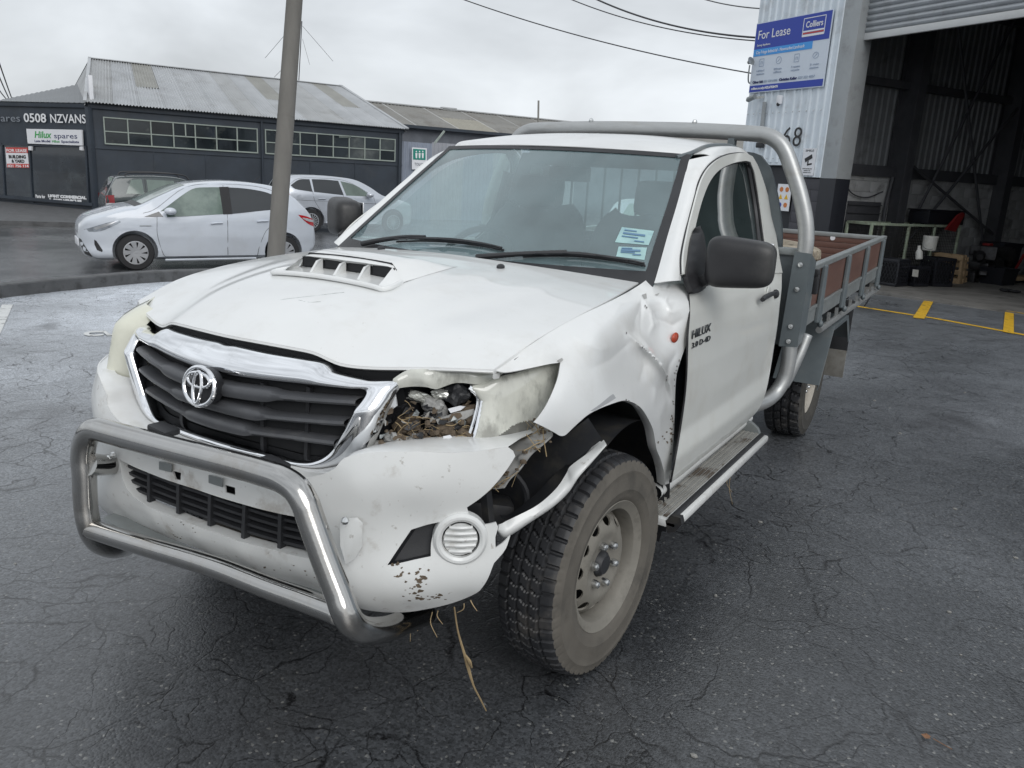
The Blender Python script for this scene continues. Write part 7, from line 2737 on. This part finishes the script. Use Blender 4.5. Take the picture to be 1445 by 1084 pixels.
# ================================================================== parked cars across the kerb
MT['carwhite'] = material('pearl_white_paint', (.58, .62, .68), .25, 0, var=.03, vscale=3, coat=.8, dirt=(.45, .45, .45), dscale=2, damt=.2)
MT['carsilver'] = material('silver_paint', (.50, .53, .58), .28, .35, var=.04, vscale=3, coat=.8)
MT['cargreen'] = material('dark_green_paint', (.020, .032, .034), .25, .2, var=.1, vscale=3, coat=.8)
MT['carglass'] = material('tinted_car_glass', (.020, .024, .028), .05, 0, spec=.7)
MT['carglass_green'] = material('green_car_glass', (.13, .17, .15), .06, 0, var=.3, vscale=1.6, spec=.7, dirt=(.28, .34, .30), dscale=1.3, damt=.5)
MT['wsglass'] = material('bright_windscreen', (.30, .36, .34), .08, 0, var=.25, vscale=2, spec=.7)
MT['carlamp'] = material('car_lamp_glass', (.30, .33, .37), .08, .2, coat=1.0, var=.4, vscale=10)
MT['hubcap'] = material('silver_wheel_trim', (.50, .51, .53), .3, .6)
MT['tyreblack'] = material('car_tyre', (.018, .018, .02), .7)

def car(nm, label, cat, base, yaw, sgn, p, paint_m):
    o = thing(nm, label, cat)
    d = np.array([math.cos(yaw), math.sin(yaw), 0])
    s = np.array([math.sin(yaw), -math.cos(yaw), 0]) * sgn
    T_u, T_z = zip(*p['top'])
    B_u, B_z = zip(*p['bot'])
    W_u, W_w = zip(*p['plan'])
    belt_u, belt_z = zip(*p['belt'])
    top = lambda u_: np.interp(u_, np.linspace(0, 1, 400) * (T_u[-1] - T_u[0]) + T_u[0], TZ)
    TZ = np.interp(np.linspace(T_u[0], T_u[-1], 400), *catmull([(a, b) for a, b in p['top']], 400).T)
    PW = np.interp(np.linspace(W_u[0], W_u[-1], 400), *catmull([(a, b) for a, b in p['plan']], 400).T)
    plan = lambda u_: np.interp(u_, np.linspace(W_u[0], W_u[-1], 400), PW)
    bot = lambda u_: np.interp(u_, B_u, B_z)
    belt = lambda u_: np.interp(u_, belt_u, belt_z)
    def half(u_, z):
        w = plan(u_)
        r = w * (1 - .035 * ((z - .62) / .45) ** 2 * (z < .62) - .012 * ((z - .62) / .4) ** 2 * (z >= .62))
        r = r - np.clip(z - belt(u_), 0, 2) * p['tumble'] + .012 * np.exp(-((z - belt(u_) + .14) / .045) ** 2) - .014 * np.exp(-((z - .42) / .09) ** 2) + .008 * np.exp(-((z - .27) / .05) ** 2)
        return r
    def X(u_, v_, z): return np.asarray(base) + np.multiply.outer(np.asarray(u_), d) + np.multiply.outer(np.asarray(v_), s) + np.multiply.outer(np.asarray(z), UP)
    us_ = np.unique(np.r_[np.linspace(T_u[0] + .002, T_u[0] + .3, 14), np.linspace(T_u[0] + .3, T_u[-1] - .3, 50), np.linspace(T_u[-1] - .3, T_u[-1] - .002, 14)])
    rings = []
    for u_ in us_:
        zb, zt_ = float(bot(u_)), float(top(u_))
        zs = zb + (zt_ - .06 - zb) * np.r_[0.0, .05, .15, np.linspace(.25, 1, 12)]
        prof = [(0, zb)]
        for i, z in enumerate(zs):
            w = float(half(u_, z)) * (.90 if i == 0 else .975 if i == 1 else 1)
            prof.append((w, z))
        w = prof[-1][0]
        prof += [(w * .985, zt_ - .035), (w * .94, zt_ - .018), (w * .84, zt_ - .006), (w * .5, zt_), (0, zt_ + .004)]
        ring = [X(u_, v_, z) for v_, z in prof] + [X(u_, -v_, z) for v_, z in prof[-2:0:-1]]
        rings.append(ring)
    n = len(rings[0])
    m = MB()
    V = [q for r_ in rings for q in r_]
    F_ = []
    for i in range(len(rings) - 1):
        for j in range(n):
            k = (j + 1) % n
            F_.append((i * n + j, i * n + k, (i + 1) * n + k, (i + 1) * n + j))
    F_.append(tuple(range(n - 1, -1, -1)))
    F_.append(tuple((len(rings) - 1) * n + j for j in range(n)))
    m.add(V, F_)
    bo = m.build('body', paint_m, o, auto=40)
    cut = MB()
    for wu in p['wheels']:
        for sd_ in (1, -1):
            cut.lathe([(0, -.3), (p['r'] + .055, -.3), (p['r'] + .055, .3), (0, .3)], X(wu, sd_ * .80, p['r'] + .015), s, 40)
    co = mesh_obj('cutter', cut.v, cut.f)
    bmc = bmesh.new()
    bmc.from_mesh(co.data)
    bmesh.ops.remove_doubles(bmc, verts=bmc.verts, dist=1e-5)
    bmesh.ops.recalc_face_normals(bmc, faces=bmc.faces)
    bmc.to_mesh(co.data)
    bmc.free()
    bmc = bmesh.new()
    bmc.from_mesh(bo.data)
    bmesh.ops.remove_doubles(bmc, verts=bmc.verts, dist=1e-5)
    bmesh.ops.recalc_face_normals(bmc, faces=bmc.faces)
    bmc.to_mesh(bo.data)
    bmc.free()
    md = bo.modifiers.new('arches', 'BOOLEAN')
    md.object = co
    md.operation = 'DIFFERENCE'
    md.solver = 'EXACT'
    dg = bpy.context.evaluated_depsgraph_get()
    dg.update()
    me = bpy.data.meshes.new_from_object(bo.evaluated_get(dg))
    bo.modifiers.clear()
    bo.data = me
    bpy.data.objects.remove(co)
    me.set_sharp_from_angle(angle=math.radians(40))
    def side(name, poly, mat, off=.005, step=.07, par=None, both=True, smooth=True):
        r_ = None
        for sd_ in ((1, -1) if both else (1,)):
            t_ = trim(name, poly, lambda q: X(q[:, 0], sd_ * (half(q[:, 0], q[:, 1]) + off), q[:, 1]), step, mat, par or o, smooth_outline=smooth)
            r_ = r_ or t_
        return r_
    def line(name, pts, mat, r_=.006, off=.002, par=None):
        P = catmull(pts, 24) if len(pts) > 2 else np.linspace(pts[0], pts[1], 14)
        mm = MB()
        mm.tube(X(P[:, 0], half(P[:, 0], P[:, 1]) + off, P[:, 1]), r_, 5)
        return mm.build(name, mat, par or o)
    def over(name, poly, mat, off=.006, step=.08, par=None):
        """panel on the bonnet, screen or hatch: domain (u, v)"""
        def f(q):
            z = top(q[:, 0])
            w = np.maximum(half(q[:, 0], z - .06), .2)
            k = np.abs(q[:, 1]) / w
            zz = z - np.interp(k, [0, .5, .84, .94, .985, 1.0], [-.004, 0, .006, .018, .035, .06])
            return X(q[:, 0], q[:, 1], zz + off)
        return trim(name, poly, f, step, mat, par or o)
    for i, wu in enumerate(p['wheels']):
        for sd_ in (1, -1):
            c = X(wu, sd_ * p['track'], p['r'])
            w_ = bpy.data.objects.new('wheel', None)
            col.objects.link(w_)
            w_.parent = o
            R_, wd = p['r'], .10
            A_ = s * sd_
            MB().lathe([(R_ * .64, -wd), (R_ * .9, -wd), (R_, -wd * .7), (R_, wd * .7), (R_ * .93, wd), (R_ * .68, wd * 1.02), (R_ * .64, wd * .9)], c, A_, 48).build('tyre', MT['tyreblack'], w_)
            MB().lathe([(0, wd * .2), (R_ * .62, wd * .2), (R_ * .66, wd * .96), (R_ * .60, wd * .98), (R_ * .58, wd * .5)], c, A_, 40).build('rim', MT['tyreblack'] if p['spokes'] < 12 else MT['engine'], w_)
            if sd_ != 1 and sgn: pass
            sp_ = MB()
            e1, e2 = d, UP
            for k in range(p['spokes']):
                a = 2 * math.pi * k / p['spokes'] + .2 * i
                b = a + p.get('twist', 0.0)
                q0 = c + A_ * wd * .85 + (e1 * math.cos(a) + e2 * math.sin(a)) * R_ * .10
                q1 = c + A_ * wd * .92 + (e1 * math.cos(b) + e2 * math.sin(b)) * R_ * .63
                t0 = -e1 * math.sin(a) + e2 * math.cos(a)
                t1 = -e1 * math.sin(b) + e2 * math.cos(b)
                w0, w1 = p['sw']
                sp_.prism([q0 - t0 * w0, q1 - t1 * w1, q1 + t1 * w1, q0 + t0 * w0], A_ * .012)
            sp_.lathe([(R_ * .60, wd * .8), (R_ * .66, wd * .98), (R_ * .60, wd)], c, A_, 40)
            sp_.lathe([(0, wd * .98), (R_ * .13, wd * .96), (R_ * .15, wd * .8)], c, A_, 20)
            sp_.build('wheel_trim', MT['hubcap'], w_)
    return o, X, side, line, over, half, top

# --- white hatchback
yy_ = math.radians(63.5)
py = on_ground(193, 381.5)
sY = np.array([math.sin(yy_), -math.cos(yy_), 0])
bY = py - sY * .80
hb_, X, side, line, over, half, top = car('hatchback_car', 'white five door hatchback parked across behind the power pole', 'car', bY, yy_, 1, dict(
    top=[(-.80, .56), (-.785, .70), (-.66, .84), (-.4, .94), (-.1, 1.035), (.12, 1.08), (.5, 1.27), (.92, 1.44), (1.45, 1.515), (2.0, 1.515), (2.50, 1.45), (2.76, 1.29), (3.00, 1.06), (3.10, .90), (3.20, .62), (3.22, .50)],
    bot=[(-.80, .42), (-.74, .22), (-.55, .17), (2.9, .19), (3.1, .30), (3.22, .42)],
    plan=[(-.80, .30), (-.74, .52), (-.60, .69), (-.3, .80), (.1, .838), (1.2, .848), (2.4, .842), (2.85, .79), (3.1, .68), (3.22, .50)],
    belt=[(-1, .92), (.1, .88), (1.3, .93), (2.3, 1.03), (3.2, 1.05)], tumble=.42, wheels=(0, 2.51), r=.297, track=.735, spokes=9, twist=.35, sw=(.02, .045)), MT['carwhite'])
gw = side('side_window', [(.50, 1.0), (.42, .985), (.98, 1.365), (1.30, 1.41), (1.44, 1.415), (1.44, .965), (.98, .93), (.52, .895)], MT['carglass_green'])
side('quarter_glass', [(.16, .895), (.40, .985), (.46, .90)], MT['carglass'], smooth=False)
side('side_window', [(1.60, 1.42), (1.9, 1.41), (2.2, 1.37), (2.39, 1.31), (2.30, 1.06), (1.60, .975)], MT['carglass'])
side('door_pillar', [(1.44, 1.42), (1.60, 1.43), (1.60, .97), (1.44, .96)], MT['tyreblack'], .004, smooth=False)
over('windscreen', [(.16, -.62), (.16, .62), (.5, .60), (.88, .50), (.88, -.50), (.5, -.60)], MT['wsglass'])
over('hatch_glass', [(2.62, -.48), (2.62, .48), (2.98, .55), (2.98, -.55)], MT['carglass'])
over('wiper_cowl', [(.04, -.62), (.04, .62), (.17, .64), (.17, -.64)], MT['black'], .004)
for pts in ([(.36, .90), (.35, .6), (.42, .30), (.46, .23)], [(1.51, 1.45), (1.51, .9), (1.50, .25)], [(2.36, 1.32), (2.33, 1.05), (2.28, .80), (2.16, .65), (2.06, .40), (2.02, .24)], [(.46, .23), (1.2, .225), (2.02, .24)], [(.15, .95), (.36, 1.03), (.9, 1.40), (1.5, 1.47), (2.1, 1.45), (2.5, 1.35)]):
    line('door_seam', pts, MT['rubber'], .004, -.001)
line('sill_line', [(.46, .17), (2.0, .19)], MT['carwhite'], .02, -.012)
for u_ in (1.32, 2.12): line('door_handle', [(u_ - .10, .80 + (u_ - 1.3) * .06), (u_, .81 + (u_ - 1.3) * .06), (u_ + .10, .815 + (u_ - 1.3) * .06)], MT['carwhite'], .016, .014)
hl2 = side('headlight', [(-.73, .655), (-.62, .70), (-.42, .78), (-.22, .83), (-.20, .80), (-.34, .72), (-.50, .645), (-.66, .625)], MT['carlamp'])
side('lamp_strip', [(-.60, .69), (-.42, .765), (-.26, .81), (-.40, .73), (-.56, .665)], MT['hubcap'], .009, .04)
side('grille_inset', [(-.795, .50), (-.77, .48), (-.71, .34), (-.64, .22), (-.66, .215), (-.74, .25), (-.79, .40)], MT['black'])
side('fog_slot', [(-.60, .50), (-.57, .48), (-.49, .33), (-.50, .30), (-.57, .33), (-.60, .42)], MT['black'])
side('tail_light', [(2.79, .98), (2.95, .955), (3.10, .90), (3.14, .76), (3.02, .80), (2.90, .88)], MT['red'])
side('tail_light_band', [(2.86, .93), (2.97, .915), (3.11, .88), (3.12, .84), (3.0, .86), (2.9, .90)], MT['lens_clear'], .009)
side('fuel_flap', [(2.66 + .085 * math.cos(a), .80 + .085 * math.sin(a)) for a in np.linspace(0, 6.28, 14)[:-1]], MT['carwhite'], .004, both=False)
line('badge', [(.08, .745), (.26, .75)], MT['galv'], .006, .004)
for sd_ in (1, -1):
    MB().ball(X(.56, sd_ * .93, 1.0), .10, 16, sq=(1.0, 1.0, .62)).build('wing_mirror', MT['carwhite'], hb_)
MB().tube([X(2.15, .1, 1.50), X(2.3, .1, 1.62)], .006, 5).build('aerial', MT['rubber'], hb_)
MB().box(X(-.80, 0, .42), (.52, .02, .13), Matrix.Rotation(yy_ + math.pi / 2, 3, 'Z'), bev=.01).build('number_plate', MT['white'], hb_)

# --- silver crossover behind the pole
yo = math.radians(64)
po = on_ground(438, 328)
sO = np.array([math.sin(yo), -math.cos(yo), 0])
cx_, X, side, line, over, half, top = car('crossover_car', 'silver crossover with multi spoke wheels parked beside the black workshop wall', 'car', po - sO * .78, yo, 1, dict(
    top=[(-.95, .60), (-.93, .95), (-.84, 1.22), (-.66, 1.53), (-.45, 1.645), (.2, 1.68), (.9, 1.665), (1.5, 1.60), (1.95, 1.41), (2.35, 1.17), (2.9, 1.06), (3.35, .93), (3.50, .78), (3.54, .55)],
    bot=[(-.95, .42), (-.85, .28), (-.5, .22), (3.0, .22), (3.35, .26), (3.54, .38)],
    plan=[(-.95, .60), (-.85, .78), (-.5, .87), (.3, .90), (2.0, .895), (2.8, .86), (3.25, .74), (3.45, .58), (3.54, .40)],
    belt=[(-1, 1.22), (.1, 1.16), (2.0, 1.06), (3.5, 1.0)], tumble=.40, wheels=(0, 2.67), r=.345, track=.80, spokes=18, sw=(.008, .014)), MT['carsilver'])
side('side_window', [(-.58, 1.36), (-.30, 1.53), (.02, 1.555), (.05, 1.20), (-.46, 1.26)], MT['carglass'])
side('side_window', [(.09, 1.56), (.5, 1.565), (.92, 1.545), (1.02, 1.13), (.10, 1.20)], MT['carglass'])
side('side_window', [(.99, 1.54), (1.35, 1.47), (1.66, 1.32), (1.96, 1.12), (1.10, 1.125)], MT['carglass_green'])
over('windscreen', [(1.58, -.58), (1.58, .58), (2.30, .70), (2.30, -.70)], MT['wsglass'])
over('hatch_glass', [(-.86, -.60), (-.86, .60), (-.60, .56), (-.60, -.56)], MT['carglass'])
for pts in ([(.05, 1.22), (.10, .95), (.28, .66), (.40, .45), (.42, .32)], [(1.0, 1.15), (1.04, .7), (1.04, .32)], [(2.0, 1.10), (2.06, .8), (2.02, .4)], [(-.9, .96), (.5, .93), (2.2, .90)], [(-.60, 1.38), (-.3, 1.56), (.4, 1.60), (1.2, 1.54), (2.0, 1.14)]):
    line('door_seam', pts, MT['rubber'], .0045, -.001)
for u_ in (.32, 1.24): line('door_handle', [(u_ - .11, 1.0), (u_, 1.01), (u_ + .11, 1.01)], MT['carsilver'], .018, .016)
line('side_moulding', [(.45, .30), (1.2, .29), (2.1, .30)], MT['carsilver'], .03, -.01)
side('fuel_flap', [(-.33 + .10 * (1 if abs(math.cos(a)) > .3 else .8) * math.cos(a), 1.03 + .085 * math.sin(a)) for a in np.linspace(0, 6.28, 14)[:-1]], MT['carsilver'], .004, both=False)
side('tail_light', [(-.93, 1.10), (-.70, 1.14), (-.62, 1.10), (-.75, 1.0), (-.94, .98)], MT['red'])
for sd_ in (1, -1):
    MB().ball(X(1.82, sd_ * 1.02, 1.17), .12, 16, sq=(1.0, 1.0, .7)).build('wing_mirror', MT['carsilver'], cx_)

# --- dark green estate behind the hatchback
yg = math.radians(64)
q_ = dep(149, 300, 19.6)
bG = np.array([q_[0], q_[1], float(hgt(q_[0], q_[1]))]) - sO * .72
es, X, side, line, over, half, top = car('estate_car', 'dark green estate car with roof rails behind the white hatchback', 'car', bG, yg, 1, dict(
    top=[(.0, .55), (.02, .88), (.10, 1.10), (.28, 1.40), (.5, 1.455), (1.2, 1.49), (1.8, 1.455), (2.25, 1.27), (2.65, 1.0), (3.3, .90), (3.95, .80), (4.15, .62), (4.18, .5)],
    bot=[(0, .38), (.1, .28), (.4, .22), (3.8, .22), (4.1, .28), (4.18, .4)],
    plan=[(0, .62), (.08, .76), (.4, .84), (1.5, .86), (3.0, .85), (3.7, .78), (4.05, .62), (4.18, .40)],
    belt=[(0, 1.0), (4, .93)], tumble=.38, wheels=(.92, 3.55), r=.315, track=.755, spokes=10, sw=(.02, .03)), MT['cargreen'])
side('side_window', [(.47, 1.04), (.62, 1.37), (.86, 1.39), (.88, 1.04)], MT['carglass_green'])
side('side_window', [(.97, 1.04), (.97, 1.39), (1.60, 1.385), (1.70, 1.03)], MT['carglass_green'])
side('side_window', [(1.77, 1.03), (1.72, 1.37), (2.0, 1.30), (2.45, 1.03)], MT['carglass_green'])
over('windscreen', [(1.95, -.52), (1.95, .52), (2.58, .62), (2.58, -.62)], MT['carglass'])
over('hatch_glass', [(.12, -.56), (.12, .56), (.27, .52), (.27, -.52)], MT['carglass'])
MT['red_dim'] = material('dull_red_lens', (.24, .02, .025), .3)
side('tail_light', [(.03, .98), (.20, 1.0), (.21, .66), (.02, .64)], MT['red_dim'], .008)
side('tail_light_band', [(.03, .80), (.20, .81), (.20, .75), (.02, .74)], MT['lens_clear'], .013)
for pts in ([(.93, 1.40), (.93, .8), (1.05, .45)], [(1.74, 1.40), (1.72, .8), (1.72, .30)], [(2.5, 1.0), (2.52, .6), (2.5, .3)]):
    line('door_seam', pts, MT['rubber'], .005, -.001)
for sd_ in (1, -1):
    m = MB()
    m.tube([X(.5, sd_ * .55, 1.46), X(.62, sd_ * .55, 1.53), X(1.3, sd_ * .55, 1.555), X(1.85, sd_ * .54, 1.53), X(2.0, sd_ * .54, 1.42)], .016, 8, 30)
    m.build('roof_rail', MT['black'], es)
m = MB()
m.tube([X(-.05, -.62, .70), X(-.05, -.62, .95)], .012, 5)

# small posts at the corner of the workshop
for px, h_, lab in ((133.5, 300, 'short white capped post at the foot of the workshop corner'), (145, 296, 'slim white post beside the dark estate car')):
    b_ = on_ground(px, 313)
    t_ = plane(px, h_ - (2 if px < 140 else 2), (0, 1, 0), b_)
    m = MB()
    m.lathe([(0, 0), (.06, 0), (.06, max(.2, t_[2] - b_[2] - .12)), (.09 if px < 140 else .06, t_[2] - b_[2] - .1), (.09 if px < 140 else .06, t_[2] - b_[2]), (0, t_[2] - b_[2] + .01)], b_, UP, 12)
    tag(m.build('post', MT['white']), lab, 'post')

# --- white van beyond the tray, seen through the cab windows
yv_ = math.radians(104)
cv_ = dep(948, 300, 9.6)
bV = np.array([cv_[0], cv_[1], float(hgt(cv_[0], cv_[1]))])
vn, X, side, line, over, half, top = car('parked_van', 'white van parked behind the pickup, seen through its cab windows', 'van', bV, yv_, 1, dict(
    top=[(-.80, .60), (-.76, .85), (-.55, 1.0), (-.25, 1.10), (.0, 1.24), (.25, 1.36), (.7, 1.39), (2.2, 1.39), (2.9, 1.35), (3.05, 1.15), (3.1, .6)],
    bot=[(-.80, .40), (-.7, .24), (2.9, .26), (3.1, .40)],
    plan=[(-.80, .55), (-.7, .72), (-.3, .82), (1.0, .84), (2.8, .83), (3.1, .74)],
    belt=[(-1, .98), (3.2, .98)], tumble=.22, wheels=(0, 2.3), r=.30, track=.74, spokes=6, sw=(.03, .05)), MT['carwhite'])
over('windscreen', [(-.20, -.60), (-.20, .60), (.16, .54), (.16, -.54)], MT['wsglass'])
side('side_window', [(.10, 1.02), (.38, 1.28), (.95, 1.30), (.95, 1.02)], MT['carglass'])
side('side_window', [(1.1, 1.02), (1.1, 1.30), (2.7, 1.28), (2.75, 1.02)], MT['carglass'])
MB().box(X(-.80, 0, .52), (.5, .02, .12), Matrix.Rotation(yv_ + math.pi / 2, 3, 'Z'), bev=.01).build('number_plate', MT['white'], vn)
